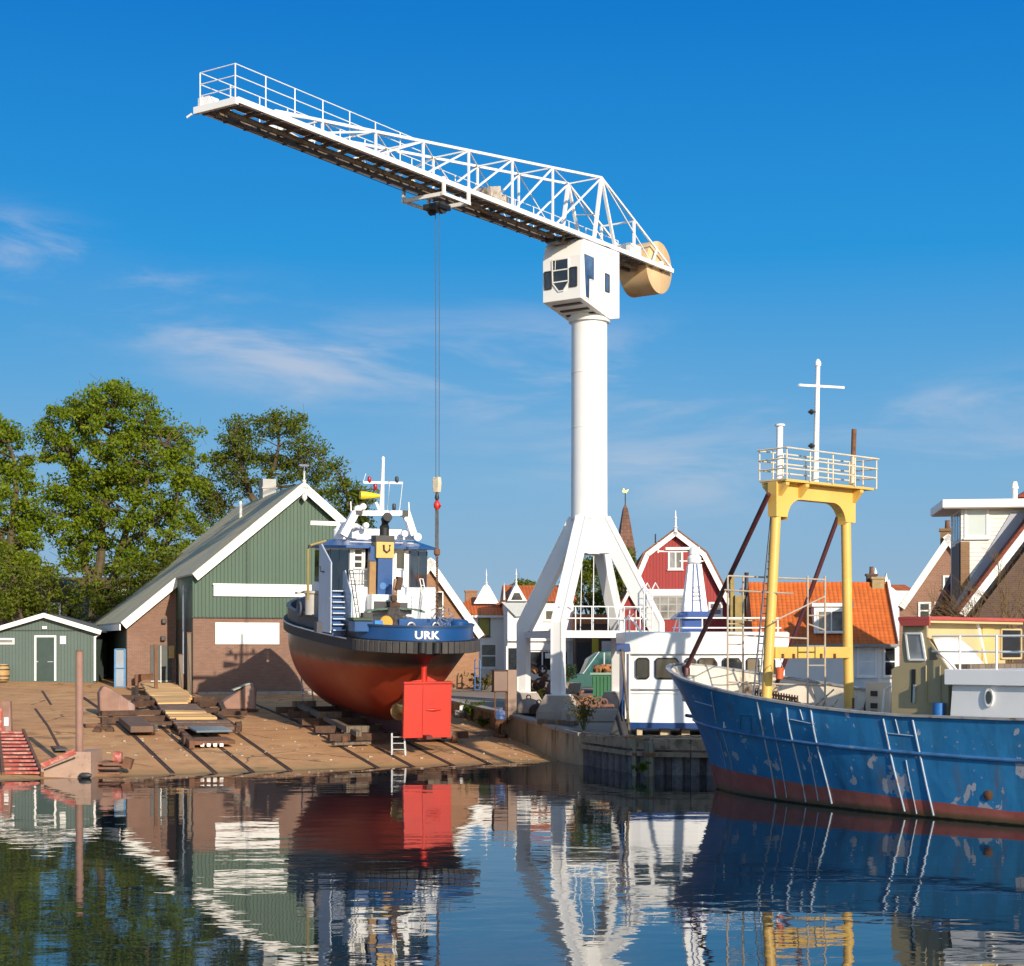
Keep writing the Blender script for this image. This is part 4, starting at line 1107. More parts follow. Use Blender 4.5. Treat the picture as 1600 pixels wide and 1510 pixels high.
# portal head with curved knees
zh1 = Bp(1270,760,a=gA).z; xl0, xr0 = gx(1206.5), gx(1330)
def arch(n=8):
    r = .62; zi = Bp(1270,784,a=gA).z; xi0, xi1 = gx(1223.5), gx(1315)
    pts = [(xl0,zh1-1.0),(xl0,zh1),(xr0,zh1),(xr0,zh1-1.0),(xi1,zh1-1.0)]
    for k in range(n+1): a = math.pi/2*k/n; pts.append((xi1-r+r*math.cos(a), zi-r+r*math.sin(a)))
    for k in range(n+1): a = math.pi/2*k/n; pts.append((xi0+r-r*math.sin(a), zi-r+r*math.cos(a)))
    pts.append((xi0,zh1-1.0)); return pts
m = MB(); m.prism(arch(),'y',-gA-.16,-gA+.16); m.build('gantry_head', YG, boat)
m = MB(); px0, px1 = gx(1199), gx(1352)
m.box(px0+.25,px1-.2,-gA-.46,-gA+.46,zh1+.0,zh1+.07)
for x in (gx(1243),gx(1328),gx(1212)): m.prism([(-gA-.44,zh1-.02),(-gA+.44,zh1-.02),(-gA+.44,zh1-.1),(-gA+.165,zh1-.4),(-gA-.165,zh1-.4),(-gA-.44,zh1-.1)],'x',x-.08,x+.08)
m.build('gantry_platform', YG, boat)
RAILC = paint('rail_cream',(.66,.56,.40),.5,.1,3,dirt=(.3,.17,.08),damt=.4)
m = MB(); zp = zh1+.07; hx0, hx1, hy0, hy1 = px0+.26, px1-.12, -gA-.5, -gA+.5
for k,(h,e) in enumerate(((.30,.0),(.58,.02),(.88,.05))):
    loop = [(hx0-e,hy0-e,zp+h),(hx1+e,hy0-e,zp+h),(hx1+e,hy1+e,zp+h),(hx0-e,hy1+e,zp+h),(hx0-e,hy0-e,zp+h)]
    for a,b in zip(loop,loop[1:]): m.tube([a,b],.024,6)
for u in (0,.25,.5,.75,1):
    for y in (hy0,hy1): m.tube([(hx0+(hx1-hx0)*u,y,zp-.02),(hx0+(hx1-hx0)*u,y,zp+.88)],.022,6)
for y in (-gA,): 
    for x in (hx0,hx1): m.tube([(x,y,zp-.02),(x,y,zp+.88)],.022,6)
for x in (hx0,hx1):
    m.bar((x,hy0,zp-.01),(x,hy1,zp-.01),.05,.05)
m.build('gantry_railing', RAILC, boat)
m = MB(); p = Bp(1274,748,a=gA); q = Bp(1278,572,a=gA); m.tube([p-Vector((0,0,.1)),q],.095,12,.065); m.lathe([(.03,-.05),(.10,0),(.09,.12),(.03,.2)],10,q)
c0 = Bp(1248,602,a=gA); c1 = Bp(1318,606,a=gA); m.bar(c0,c1,.07,.07); mm_ = m.build('signal_mast', W_BOAT, boat)
m = MB()
for py in (643,696): c = Bp(1268,py,a=gA); m = MB(); m.lathe([(.02,-.1),(.12,-.02),(.03,.06)],10,c); m.bar(c,(p.x+.1,p.y,c.z),.04,.04); m.build('mast_lamp', DARK, mm_)
m = MB(); a = Bp(1217,758,a=gA); b = Bp(1218.5,666,a=gA); m.tube([a,b],.095,12); m.lathe([(.15,0),(.15,.05)],14,b); m.build('vent_post', W_BOAT, boat)
m = MB(); a = Bp(1332,758,a=gA); b = Bp(1334.5,671,a=gA); m.tube([a,a.lerp(b,.5)],.085,10); m.build('stub_mast_foot', RAILC, boat); m = MB(); m.tube([a.lerp(b,.5),b],.075,10); m.build('stub_mast', RUST, boat)
STR = paint('strut_maroon',(.075,.018,.022),.5,.25,1.5)
s0 = Bp(1201,772,a=gA); s1 = Bp(1072,1045,x=0); 
m = MB(); m.tube([s0,s1],.075,10); m.lathe([(.13,-.22),(.13,0),(.08,.1)],12,s1); m.build('gantry_stay', STR, boat)
s0 = Bp(1316,790,a=gA); s1 = Vector((1.55,-.9,b_sheer(-.9)-.4)); m = MB(); m.tube([s0,s1],.07,10); m.build('gantry_stay', STR, boat)
m = MB(); a0,a1 = Bp(1207,785,a=gA-.1),Bp(1177,1088,a=gA-.1); b0,b1 = Bp(1214,785,a=gA-.1),Bp(1185,1088,a=gA-.1)
m.tube([a0,a1],.028,6); m.tube([b0,b1],.02,6)
for k in range(27): u = k/26; m.tube([a0.lerp(a1,u),b0.lerp(b1,u)],.016,5)
m.build('gantry_ladder', paint('ladder_navy',(.03,.045,.08),.5), boat)
# pipe scaffold on deck
SCF = paint('scaffold_tube',(.42,.35,.27),.55,.15,3,dirt=(.2,.1,.06),damt=.4)
scf = thing('pipe_scaffold', 'rusty tube scaffold frame standing on the trawler foredeck', 'scaffold', (BX,BY,0), BR)
m = MB(); sa, sb = 2.2, 3.9
def S(px,py,a): return Bp(px,py,a=a)
for px,a in ((1137,sa),(1161,sa),(1262,sb),(1289,sb)):
    top = S(px,900 if px != 1161 else 902,a); bot = Vector((top.x,top.y,b_sheer(-a)-.6)); m.tube([bot,top],.03,7)
for py,x0,x1 in ((900,1137,1289),(922,1132,1240),(1066,1137,1289),(992,1137,1262)): m.tube([S(x0,py,sa),S(x1,py+6,sb)],.026,7)
for py in (968,975,993,1007): m.tube([S(1137,py,sa),S(1161,py,sa)],.022,6); 
m.tube([S(1137,968,sa),S(1180,970,2.6)],.022,6)
m.tube([S(1207,972,sb),S(1289,932,sb)],.022,6); m.tube([S(1262,975,sb),S(1289,985,sb)],.022,6)
for py in (962,1010,1040): m.tube([S(1262,py,sb),S(1289,py,sb)],.022,6)
m.build('scaffold_tubes', SCF, scf)
# foredeck gear
m = MB(); p = Bp(1074,1050,x=0); m.lathe([(.18,-.35),(.16,.05),(.2,.1)],14,p+Vector((0,-.1,-.2))); m.build('stem_bitt', GALV, boat)
m = MB(); c = Vector((.2,-1.4,b_sheer(-1.4)-.25)); m.lathe([(.30,-.55),(.18,-.5),(.18,.5),(.30,.55)],16,c,'x'); m.cbox(c+Vector((0,-.05,-.2)),.9,.7,.5); m.build('windlass', paint('windlass_cream',(.50,.42,.30),.6,.2,4,dirt=(.15,.08,.05),damt=.5), boat)
RACK = thing('net_roller_rack', 'row of short dark spikes on a rail along the trawler bulwark', 'rack', (BX,BY,0), BR)
m = MB(); aa, bb = Bp(1180,1081,x=-1.3), Bp(1246,1092,x=-1.6); m.bar(aa,bb,.06,.06); m.bar(aa-Vector((0,0,.12)),bb-Vector((0,0,.12)),.05,.05); m.build('rail', RUSTD, RACK)
m = MB()
for k in range(17):
    p = aa.lerp(bb,k/16); m.tube([p-Vector((0,0,.45)),p+Vector((0,0,.09))],.025,6)
m.build('spikes', RUSTD, RACK)
for px in (1181,1246):
    pass
m = MB(); p0 = aa; m.tube([aa-Vector((0,0,.9)),aa],.03,6); m.tube([bb-Vector((0,0,.9)),bb],.03,6); m.build('rack_foot', RUSTD, RACK)
bk = Bp(1218,1052,a=3.9); bk.z -= .0
buc = thing('orange_bucket', 'orange plastic bucket hanging on the trawler gantry ropes', 'bucket', BF.w(bk.x,bk.y,bk.z), BR)
m = MB(); m.lathe([(.10,-.17),(.13,.15),(.15,.17),(.11,.15),(.09,-.14)],14); m.build('pail', paint('orange_plastic',(.55,.10,.025),.5), buc)
m = MB(); m.tube([(-.13,0,.15),(-.08,0,.34),(.05,0,.4),(.13,0,.15)],.014,5); m.build('handle', GALV, buc)
m = MB()
for k in range(34):
    y = random.uniform(-1.2,-6.2); x = random.uniform(-1.3,1.6); z = b_sheer(y)-random.uniform(.35,.85); 
    m.tube([(x,y,z),(x+random.uniform(-.7,.7),y+random.uniform(-.7,.7),z+random.uniform(-.3,.55))],random.uniform(.012,.035),6)
m.build('deck_clutter', paint('clutter_rust',(.36,.22,.13),.7,.5,5,dirt=(.6,.52,.4),damt=.5), boat)
m = MB()
for y0,h,w in ((-4.3,.75,.8),(-5.4,.62,1.0),(-1.9,.35,.7)): m.cbox((.3,y0,b_sheer(y0)-1.1+h/2),w,.8,h,rz=.2)
m.build('deck_hatch', CREAM, boat, bevel=.04)
# far bulwark stanchions and stores with round opening
m = MB()
for y in (-3.0,-4.2,-5.2,-6.2): 
    m = MB(); z = b_sheer(y); x = b_half(y,z)-.1; m.prism([(x,z-.05),(x-.12,z-.1),(x-.5,z-1.1),(x,z-1.1)],'y',y-.02,y+.02); m.build('bulwark_bracket', CREAM, boat)
m = MB()
for k in range(6):
    y = -3.4-k*.24; pts = []
    for j in range(7):
        u = j/6; z = b_sheer(y)-.25-.75*u; pts.append((b_half(y,z)-.13-.05*math.sin(u*3.1),y-.35*u*u,z))
    m.tube(pts,.03,6)
m.build('freeing_bars', DARK, boat)
m = MB(); x = 2.75
pA = Bp(1352,1066,x=x); pB = Bp(1390,1120,x=x); m.box(x,x+.1,pB.y,pA.y,pB.z-.3,pA.z); lk = m.build('bulwark_locker', CREAM, boat, bevel=.02)
for py in (1084,1103,1115): p = Bp(1366,py,x=x); m = MB(); m.cbox((x-.012,p.y,p.z),.03,.24,.16); m.build('locker_vent', DARK, lk)
m = MB(); m.tube([Bp(1378,1125,x=x),Bp(1382,1078,x=x),Bp(1392,1072,x=x)],.04,7); m.build('locker_pipe', W_BOAT, lk)

# deckhouse and wheelhouse
BEIGE = paint('beige_paint', (.36,.29,.16), .5, .08, .9, dirt=(.30,.2,.1), damt=.33, ds=2, streak=True)
YELW = paint('yellow_beige', (.56,.43,.22), .5, .07, .9)
xs = -2.2
pL = Bp(1393,1120,x=xs); pR = Bp(1482,1120,x=xs)
zt = Bp(1404,976,x=xs).z; zroof = zt
yF, yA = pL.y, pR.y                                # forward and aft ends on the port wall
z0 = b_sheer(yF)-1.1
y14 = Bp(1448,976,x=xs).y
# port wall outline, with its slanted aft shoulder
side = [(yF,z0),(yF,Bp(1393,1047,x=xs).z),(yF-.12,Bp(1398,1042,x=xs).z),(Bp(1407,1040,x=xs).y,Bp(1407,1040,x=xs).z),(Bp(1411,978,x=xs).y,zt),(y14,zt),(y14,Bp(1452,995,x=xs).z),(yA,Bp(1482,1046,x=xs).z),(yA,z0)]
rx0 = xs-.12; yr1 = Bp(1452,976,x=rx0).y; ya = yr1+.45
m = MB(); m.prism([(yF,z0),side[1],side[2],side[3],side[4],(ya,zt),(ya,z0)],'x',xs,1.9); house = m.build('wheelhouse', BEIGE, boat)
m = MB(); m.prism([(ya-.001,z0),(ya-.001,zt),(y14,zt),side[6],side[7],(yA,z0)],'x',xs,xs+.07); m.prism([(ya-.03,z0),(yA,z0),(yA,side[7][1]-.25),(ya-.03,side[7][1]-.25)],'x',xs+.0701,1.4); m.build('wing_plate', BEIGE, house)
m = MB(); pts = [Bp(1416,990,x=xs),Bp(1440,990,x=xs),Bp(1447,1031,x=xs),Bp(1421,1031,x=xs)]; pane(m,pts,(-1,0,0)); w = m.build('window', glass('grey_sheet',(.16,.165,.17),.3), house)
m = MB()
for a,b in zip(pts,pts[1:]+pts[:1]): m.bar(a-Vector((.02,0,0)),b-Vector((.02,0,0)),.05,.04,(1,0,0))
m.build('window_frame', W_TRIM, w)
m = MB(); pts = [Bp(1453,1012,x=xs),Bp(1455,1011,x=xs),Bp(1466,1030,x=xs),Bp(1453,1031,x=xs)]; pane(m,pts,(-1,0,0)); m.build('window', PANE, house)
m = MB(); a = Bp(1428,1046,x=xs); b = Bp(1427,1098,x=xs); m.bar(a-Vector((.005,0,0)),b-Vector((.005,0,0)),.12,.03,(1,0,0)); m.build('door_slot', BLACK, house)
m = MB(); a = Bp(1430,1070,x=xs); b = Bp(1429,1099,x=xs); m.bar(a-Vector((.02,0,0)),b-Vector((.02,0,0)),.07,.05,(1,0,0)); m.build('slot_plate', GALV, house)
m = MB(); m.tube([Bp(1448,1040,x=xs)-Vector((.03,0,0)),Bp(1448,1096,x=xs)-Vector((.03,0,0)),Bp(1452,1099,x=xs)-Vector((.03,0,0)),Bp(1478,1099,x=xs)-Vector((.03,0,0))],.02,6); m.tube([Bp(1470,1040,x=xs)-Vector((.03,0,0)),Bp(1470,1099,x=xs)-Vector((.03,0,0))],.016,6); m.build('wall_pipe', BEIGE, house)
m = MB(); p = Bp(1467,1112,x=xs-.2); m.lathe([(.16,-.3),(.16,.22)],14,p); tag(m.build('blue_drum', paint('drum_blue',(.01,.11,.35),.4)), 'small blue drum standing beside the beige trawler deckhouse', 'drum'); o = bpy.data.objects['blue_drum.001']; o.location = (BX,BY,0); o.rotation_euler = (0,0,BR)
# roof slab with red edge
REDF = paint('roof_edge_red',(.42,.07,.055),.5,.1,1.5)
rx0 = xs-.12; yr0 = Bp(1403,976,x=rx0).y; yr1 = Bp(1452,976,x=rx0).y
zr0 = Bp(1452,978,x=rx0).z; zr1 = Bp(1452,963.5,x=rx0).z
m = MB(); m.box(rx0,2.4,yr1,yr0,zr1-.085,zr1); m.prism([(yr1,zr0),(yr1,zr1-.086),(yr0,zr1-.086),(yr0-.1,zr0)],'x',rx0,rx0+.06); m.build('wheelhouse_roof', REDF, boat, bevel=.006)
m = MB(); m.box(rx0+.07,2.3,yr1+.06,yr0-.1,zr1-.16,zr1-.087); m.build('roof_soffit', YELW, boat)
# aft wall (yellow), set in from the roof edge
ya = yr1+.45
m = MB(); m.box(xs+.25,2.0,ya-.02,ya+.3,z0+1,zr1-.162); aw = m.build('aft_wall', YELW, boat)
def Ba(px,py): return Bp(px,py,a=-ya+.03)
m = MB(); A = Ba(1563,1029); B = Ba(1594,984); m.box(A.x,B.x,ya-.045,ya-.022,A.z,B.z); w = m.build('window', BLACK, aw, bevel=.0)
m = MB(); 
for (p,q) in (((A.x,A.z),(B.x,A.z)),((B.x,A.z),(B.x,B.z)),((B.x,B.z),(A.x,B.z)),((A.x,B.z),(A.x,A.z))): m.bar((p[0],ya-.05,p[1]),(q[0],ya-.05,q[1]),.05,.06,(0,1,0))
m.build('window_frame', YELW, w)
m = MB(); A = Ba(1534,1050); B = Ba(1552,980); m.box(A.x,B.x,ya-.06,ya-.022,A.z,B.z); m.build('aft_door', paint('door_yellow',(.60,.42,.16),.5), aw)
m = MB(); A = Ba(1540,1040); m.build('dummy', YELW, aw) if False else None
# white lower deckhouse flush with the side
lx_ = -2.55
A = Bp(1482,1070,x=lx_); zc = A.z; Af = A.y
m = MB(); m.prism([(Af-.02,b_sheer(Af)-.4),(Af-.12,zc),(-19,zc-.05),(-19,b_sheer(-15)-.4)],'x',lx_,1.6); lower = m.build('lower_deckhouse', paint('white_grey',(.76,.76,.76),.4,.06,.7,dirt=(.4,.33,.26),damt=.32,ds=1.5,streak=True), boat)
zb_ = Bp(1482,1046,x=lx_-.12).z
m = MB(); m.box(lx_-.12,1.7,-19,Af+.05,zc+.0,zb_); m.build('bridge_deck_edge', W_BOAT, boat, bevel=.015)
p = Bp(1547,1090,x=lx_); m = MB(); m.lathe([(.13,-.05),(.19,-.06),(.19,.02)],18,(lx_,p.y,p.z),'x',cap=True); ph = m.build('porthole', W_TRIM, lower); ph.scale = (1,.62,1.25); ph.location = (0,p.y*(1-.62),p.z*(1-1.25))
m = MB(); m.lathe([(.13,-.066),(.13,-.056)],18,(lx_,p.y,p.z),'x'); g = m.build('porthole_glass', PANE, ph)
# white sloping canvas/boat cover on the bridge deck
m = MB(); rows = []; rng_c = random.Random(4)
def ctop(v): 
    P = [(0,996),(.25,995),(.5,998),(.68,1008),(.82,1026),(1,1046)]
    for (p,q),(r_,t_) in zip(P,P[1:]):
        if v <= r_: return q+(t_-q)*(v-p)/(r_-p)
    return 1046
for i in range(8):
    u = i/7; row = []
    for j in range(15):
        v = j/14; px_ = 1457+88*v+(26*u*(1-v)); yy_ = ya-.12-.75*u-.05*rng_c.random(); q = Bp(px_, ctop(v)+(1052-ctop(v))*u, a=-yy_); row.append((q.x,yy_,q.z+.02*math.sin(7*v+3*u)))
    rows.append(row)
m.grid(rows); tag(m.build('canvas_cover', paint('white_canvas',(.74,.70,.66),.8,.06,1.5)), 'white canvas sheet slumped on the bridge deck behind the trawler railing', 'canvas'); o = bpy.data.objects['canvas_cover']; o.location = (BX,BY,0); o.rotation_euler = (0,0,BR); s_ = o.modifiers.new('thick','SOLIDIFY'); s_.thickness = .03
m = MB()
rA = Bp(1449,995,x=lx_-.05); rB = Bp(1650,999,x=lx_-.05)
for py0,py1 in ((994,999),(1018,1024)): m.tube([(xs-.02,yr1-.02,Bp(1452,py0,x=xs).z),(lx_,-19,Bp(1452,py0,x=xs).z-.05)],.028,7)
for k in range(1,9):
    y = Af-.3-(k-1)*1.05; m.tube([(lx_+.05,y,zb_),(lx_+.05,y,Bp(1452,994,x=xs).z)],.03,7)
m.tube([Ba(1526,968),Ba(1543,1050)],.05,7)
m.build('bridge_railing', W_TRIM, boat)
m = MB(); m.box(-1.6,1.6,ya-1.2,ya-.4,zb_,zb_+.12); m.build('wooden_hatch', TIMBER, boat)
m = MB(); y = -13.2; m.tube([(-1.2,y,zb_),(-1.2,y,zb_+.5)],.03,6); m.build('vent_stub', DARK, boat)
# ------------------------------------------------------------------ buildings
def win(parent, x0, x1, z0, z1, y=0.0, nv=1, nh=1, fw=.07, glassm=None, framem=None, sill=True, out=.05):
    """casement in a facade that faces -y: frame bars as the window, the glass as its pane"""
    framem = framem or W_TRIM; glassm = glassm or PANE
    if x1 < x0: x0,x1 = x1,x0
    if z1 < z0: z0,z1 = z1,z0
    m = MB()
    for (a,b,c,d) in ((x0-fw,x1+fw,z1,z1+fw),(x0-fw,x1+fw,z0-fw,z0),(x0-fw,x0,z0,z1),(x1,x1+fw,z0,z1)): m.box(a,b,y-out,y+.02,c,d)
    for k in range(1,nv): xx = x0+(x1-x0)*k/nv; m.box(xx-fw*.4,xx+fw*.4,y-out*.8,y+.02,z0,z1)
    for k in range(1,nh): zz = z0+(z1-z0)*k/nh; m.box(x0,x1,y-out*.7,y+.02,zz-fw*.35,zz+fw*.35)
    w = m.build('window', framem, parent)
    m = MB(); m.box(x0,x1,y-.012,y+.02,z0,z1); m.build('pane', glassm, w)
    if sill: m = MB(); m.box(x0-fw*1.4,x1+fw*1.4,y-out-.07,y-.002,z0-fw-.06,z0-fw-.003); m.build('sill', framem, w)
    return w
def wpx(parent, f, px0, px1, py0, py1, y=0.0, **k):
    x0 = f.x(px0,y); x1 = f.x(px1,y); return win(parent, x0, x1, f.z(py1,(x0+x1)/2,y), f.z(py0,(x0+x1)/2,y), y, **k)
def finial(parent, x, y, z, h=.9, r=.07, name='finial', mat=None):
    m = MB(); m.lathe([(r*1.3,-.25),(r*.9,0),(r*1.6,.06),(r*.6,.14),(r*.55,h*.5),(r*1.1,h*.55),(r*.5,h*.62),(r*.12,h)],10,(x,y,z)); return m.build(name, mat or W_TRIM, parent)
def chimney(parent, x, y, z0, z1, w, d, mat, pots=1):
    m = MB(); m.box(x-w/2,x+w/2,y-d/2,y+d/2,z0,z1-.12); m.box(x-w/2-.06,x+w/2+.06,y-d/2-.06,y+d/2+.06,z1-.119,z1); c = m.build('chimney', mat, parent)
    m = MB()
    for k in range(pots): m.lathe([(.12,z1),(.10,z1+.35),(.13,z1+.38)],10,(x+(k-(pots-1)/2)*.35,y,0))
    m.build('chimney_pot', RUST, c); return c
def gable_roof(parent, poly, y0, y1, th, mat, name='roof'):
    """roof shell following the gable outline poly (left eave to right eave, in x,z), swept from y0 to y1"""
    m = MB(); up = []
    for i,(x,z) in enumerate(poly):
        a = poly[max(0,i-1)]; b = poly[min(len(poly)-1,i+1)]; d = Vector((b[0]-a[0],b[1]-a[1])).normalized(); up.append((x-d.y*th, z+d.x*th))
    full = poly+up[::-1]; m.prism(full,'y',y0,y1); return m.build(name, mat, parent)
def verge(parent, poly, y, w, th=.09, name='bargeboard', mat=None, drop=.0):
    m = MB()
    for (a,b) in zip(poly,poly[1:]):
        d = Vector((b[0]-a[0],b[1]-a[1])).normalized(); n = Vector((-d.y,d.x))
        pts = [(a[0]-d.x*.0,a[1]),(b[0],b[1]),(b[0]-n.x*w,b[1]-n.y*w),(a[0]-n.x*w,a[1]-n.y*w)]
        m.prism(pts,'y',y-th,y)
    return m.build(name, mat or W_TRIM, parent)

# ---- the big green gabled boat shed
BARN = Frame(-16.10, 84.0, 2.05, R(21.4)); f = BARN
barn = thing('boat_shed', 'large brick and green boarded boat shed with white bargeboards and steep gable', 'boat shed', (-16.10,84.0,2.05), f.rz)
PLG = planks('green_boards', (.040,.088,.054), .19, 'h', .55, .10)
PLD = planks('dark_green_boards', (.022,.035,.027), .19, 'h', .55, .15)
xr = f.x(472); zr = f.z(757,xr); zb = f.z(966,1); slope = (zr-f.z(897,0))/xr
W2 = xr*2
zE = zr-slope*xr
m = MB(); m.box(0,W2,0,16,-.6,zb); m.build('brick_wall', BRK_BARN, barn)
m = MB(); m.prism([(-.03,zb),(W2+.03,zb),(W2+.03,zE),(xr,zr),(-.03,zE)],'y',-.05,16.0); m.build('green_gable', PLG, barn)
m = MB(); m.box(-.055,W2+.05,-.075,-.052,zb-.0,zb+.06); m.build('drip_board', PLD, barn)
# set back wing on the left
yb_ = 4.7
xw = f.x(188,yb_)+.35; 
zw = lambda x: zr-slope*(xr-x)
m = MB(); m.prism([(xw,-.6),(-.02,-.6),(-.02,zw(0)-.05),(xw,zw(xw)-.05)],'y',yb_,15.9); m.build('wing_wall', BRK_BARN, barn)
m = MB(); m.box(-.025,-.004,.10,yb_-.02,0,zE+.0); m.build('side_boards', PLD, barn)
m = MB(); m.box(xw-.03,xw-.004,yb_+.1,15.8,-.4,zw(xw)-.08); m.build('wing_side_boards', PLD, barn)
t = NT('shed_roof_sheet'); X = t.xyz(); fr = t.mth('FRACT',t.mth('ADD',t.mth('DIVIDE',X[1],.35),100.0))
c = t.mix(t.rng(t.noise(.35,6,.6),.4,.65), (.38,.36,.27), (.50,.41,.25)); t.bump(t.mth('SINE',t.mth('MULTIPLY',fr,6.283)),.5,.04)
ROOFS = t.fin(c,.8,0,.15)
m = MB()
lx = xw-.38
# main roof plane left (front verge at y=-.35), with the wing's part starting further back
def zt2(x): return zr+.10-slope*(xr-x)
def quadslab(m, pts, th):
    A = [m.pt(p) for p in pts]; B = [m.pt((p[0],p[1],p[2]-th)) for p in pts]
    m.face(A); m.face(B[::-1])
    for i in range(len(pts)): m.face((A[i],B[i],B[(i+1)%len(pts)],A[(i+1)%len(pts)]))
xk = -.12
quadslab(m,[(xr,-.4,zt2(xr)),(xk,-.4,zt2(xk)),(xk,yb_-.35,zt2(xk)),(lx,yb_-.35,zt2(lx)),(lx,16.4,zt2(lx)),(xr,16.4,zt2(xr))],.09)
def zt3(x): return zr+.10-slope*(x-xr)
quadslab(m,[(xr,16.4,zt3(xr)),(W2+.4,16.4,zt3(W2+.4)),(W2+.4,-.4,zt3(W2+.4)),(xr,-.4,zt3(xr))],.09)
m.build('roof', ROOFS, barn)
verge(barn,[(xk,zt2(xk)-.02),(xr,zr+.08),(W2+.4,zt3(W2+.4)-.02)],-.402,.42,.10)
verge(barn,[(lx,zt2(lx)-.02),(.0,zt2(.0)-.02)],yb_-.352,.42,.10)
m = MB(); m.box(lx-.06,lx+.0,yb_-.3,16.2,zt2(lx)-.42,zt2(lx)-.10); m.build('gutter', W_TRIM, barn)
fi = finial(barn,xr,-.45,zr+.05,.95,.08)
m = MB(); m.box(xr-.24,xr+.24,-.49,-.41,zr+.88,zr+.98); m.lathe([(.02,-.2),(.14,-.05),(.14,.08),(.02,.2)],10,(xr,-.5,zr-.72)); m.build('finial_cap', W_TRIM, fi)
chim = MB(); yc = 9.0; xc = f.x(418,yc); z0c, z1c = f.z(790,xc,yc), f.z(750,xc,yc)
GREYP = paint('grey_cladding',(.36,.36,.34),.6,.08,1)
chim.box(xc-.38,xc+.38,yc-.5,yc+.5,z0c-.9,z1c); chim.box(xc-.44,xc+.44,yc-.56,yc+.56,z1c-.55,z1c-.45); chim.build('chimney', GREYP, barn)
yv = 8.0; xv = f.x(376,yv); m = MB(); m.lathe([(.09,f.z(805,xv,yv)-.3),(.09,f.z(784,xv,yv)),(.13,f.z(784,xv,yv)+.02)],10,(xv,yv,0)); m.build('roof_vent', W_TRIM, barn)
# signboards
m = MB(); m.box(f.x(333),f.x(487),-.16,-.055,f.z(932,2),f.z(915,2)); m.box(f.x(333)-.05,f.x(487),-.2,-.055,f.z(914.5,2),f.z(912.5,2)); m.build('shutter_box', W_TRIM, barn)
m = MB(); m.box(f.x(336),f.x(436),-.07,-.004,f.z(1007,2),f.z(973,2)); m.build('white_panel', W_TRIM, barn, bevel=.01)
# downpipes, posts, door, lamps
m = MB(); x = -.16; yp = f.y(287,x); m.tube([(x,yp,.9),(x,yp,zt2(x)-.5)],.06,8); m.build('downpipe', paint('pipe_grey_blue',(.35,.42,.50),.4), barn)
m = MB(); m.tube([(x,yp,.0),(x,yp,1.0)],.085,8); m.build('downpipe_foot', RUST, barn)
m = MB()
d0,d1 = f.x(235,yb_), f.x(280,yb_); 
m.box(d0,min(d1,-.3),yb_-.05,yb_+.05,0,f.z(1008,-2,yb_)); dr = m.build('door', paint('door_dark',(.045,.05,.045),.5,.2,2), barn)
m = MB(); m.box(f.x(263,yb_),f.x(272,yb_),yb_-.075,yb_-.052,f.z(1029,-2,yb_),f.z(1009,-2,yb_)); m.build('door_notice', paint('notice_ochre',(.55,.34,.12),.6), dr)
m = MB(); xm = (d0+min(d1,-.3))/2; m.box(xm-.02,xm+.02,yb_-.075,yb_-.052,0,f.z(1009,-2,yb_)); m.box(d0,-.3,yb_-.09,yb_-.076,.55,.6); m.build('door_rail', GALV, dr)
for px,py in ((255.5,971),(254,998)):
    m = MB(); x = f.x(px,yb_); m.cbox((x,yb_-.12,f.z(py,x,yb_)),.24,.22,.26); m.build('wall_lamp', DARK, barn, bevel=.04)
m = MB(); x = f.x(453); m.cbox((x,-.09,f.z(976,x)),.12,.14,.4); m.build('wall_bracket', DARK, barn)
m = MB(); m.box(0.2,W2,-.35,-.02,-.25,.10); m.build('plinth_course', CONC, barn)
for px,h,c in ((283,2.0,TIMBER),(296,3.1,TIMBER)):
    p = f.w(f.x(px,-.4),-.35,0); o = thing('leaning_post','weathered timber post leaning at the brick corner of the boat shed, '+('shorter and darker' if h<3 else 'taller'),'post',(p.x,p.y,slip_z(p.x,p.y)),f.rz,'posts leaning on the boat shed')
    m = MB(); m.bar((0,0,0),(.02,.2,h),.2,.16); m.build('shaft', TIMBER, o); m = MB(); m.cbox((.02,.2,h+.02),.24,.2,.05); m.build('cap', RUST, o)
p = f.w(f.x(190,yb_-.3),yb_-.35,0)
o = thing('old_window','faded blue window frame leaning against the boat shed wing','frame',(p.x-.1,p.y,slip_z(p.x,p.y)),f.rz)
m = MB()
for a,b in (((-.25,0,0),(-.2,.28,2.0)),((.25,0,0),(.3,.28,2.0)),((-.25,0,.02),(.25,0,.02)),((-.2,.28,2.0),(.3,.28,2.0)),((-.22,.14,1.0),(.28,.14,1.0))): m.bar(a,b,.09,.05)
m.build('frame_bars', paint('faded_blue',(.04,.17,.36),.6,.2,3), o)
m = MB(); m.poly([(-.22,.02,.05),(.27,.02,.05),(.30,.30,1.95),(-.19,.30,1.95)]); m.build('pane', glass('dull_pane',(.02,.05,.09),.5), o)

# ---- low green-grey shed on the left
f = Frame((70-800)/2600*89,89,2.62,R(6)); f.o.x -= 0
shed = thing('clubhouse_shed','low grey green boarded shed with white trimmed door and gable','shed',tuple(f.o),f.rz)
PLS = planks('grey_green_boards',(.085,.125,.108),.17,'h',.55,.07,.4)
xl,xrr = -3.0,f.x(150); xl = -xrr; ze = f.z(986,xrr); zp = f.z(962,0)
m = MB(); m.prism([(xl,-.5),(xrr,-.5),(xrr,ze),(0,zp),(xl,ze)],'y',0,8); m.build('wall', PLS, shed)
sl_ = (zp-ze)/xrr
poly = [(xl-.35,ze-sl_*.35+.02),(0,zp+.02),(xrr+.35,ze-sl_*.35+.02)]
gable_roof(shed,poly,-.35,8.3,.10,paint('roof_felt',(.10,.11,.10),.9,.2,2)); verge(shed,[(p[0],p[1]+.11) for p in poly],-.352,.24,.05)
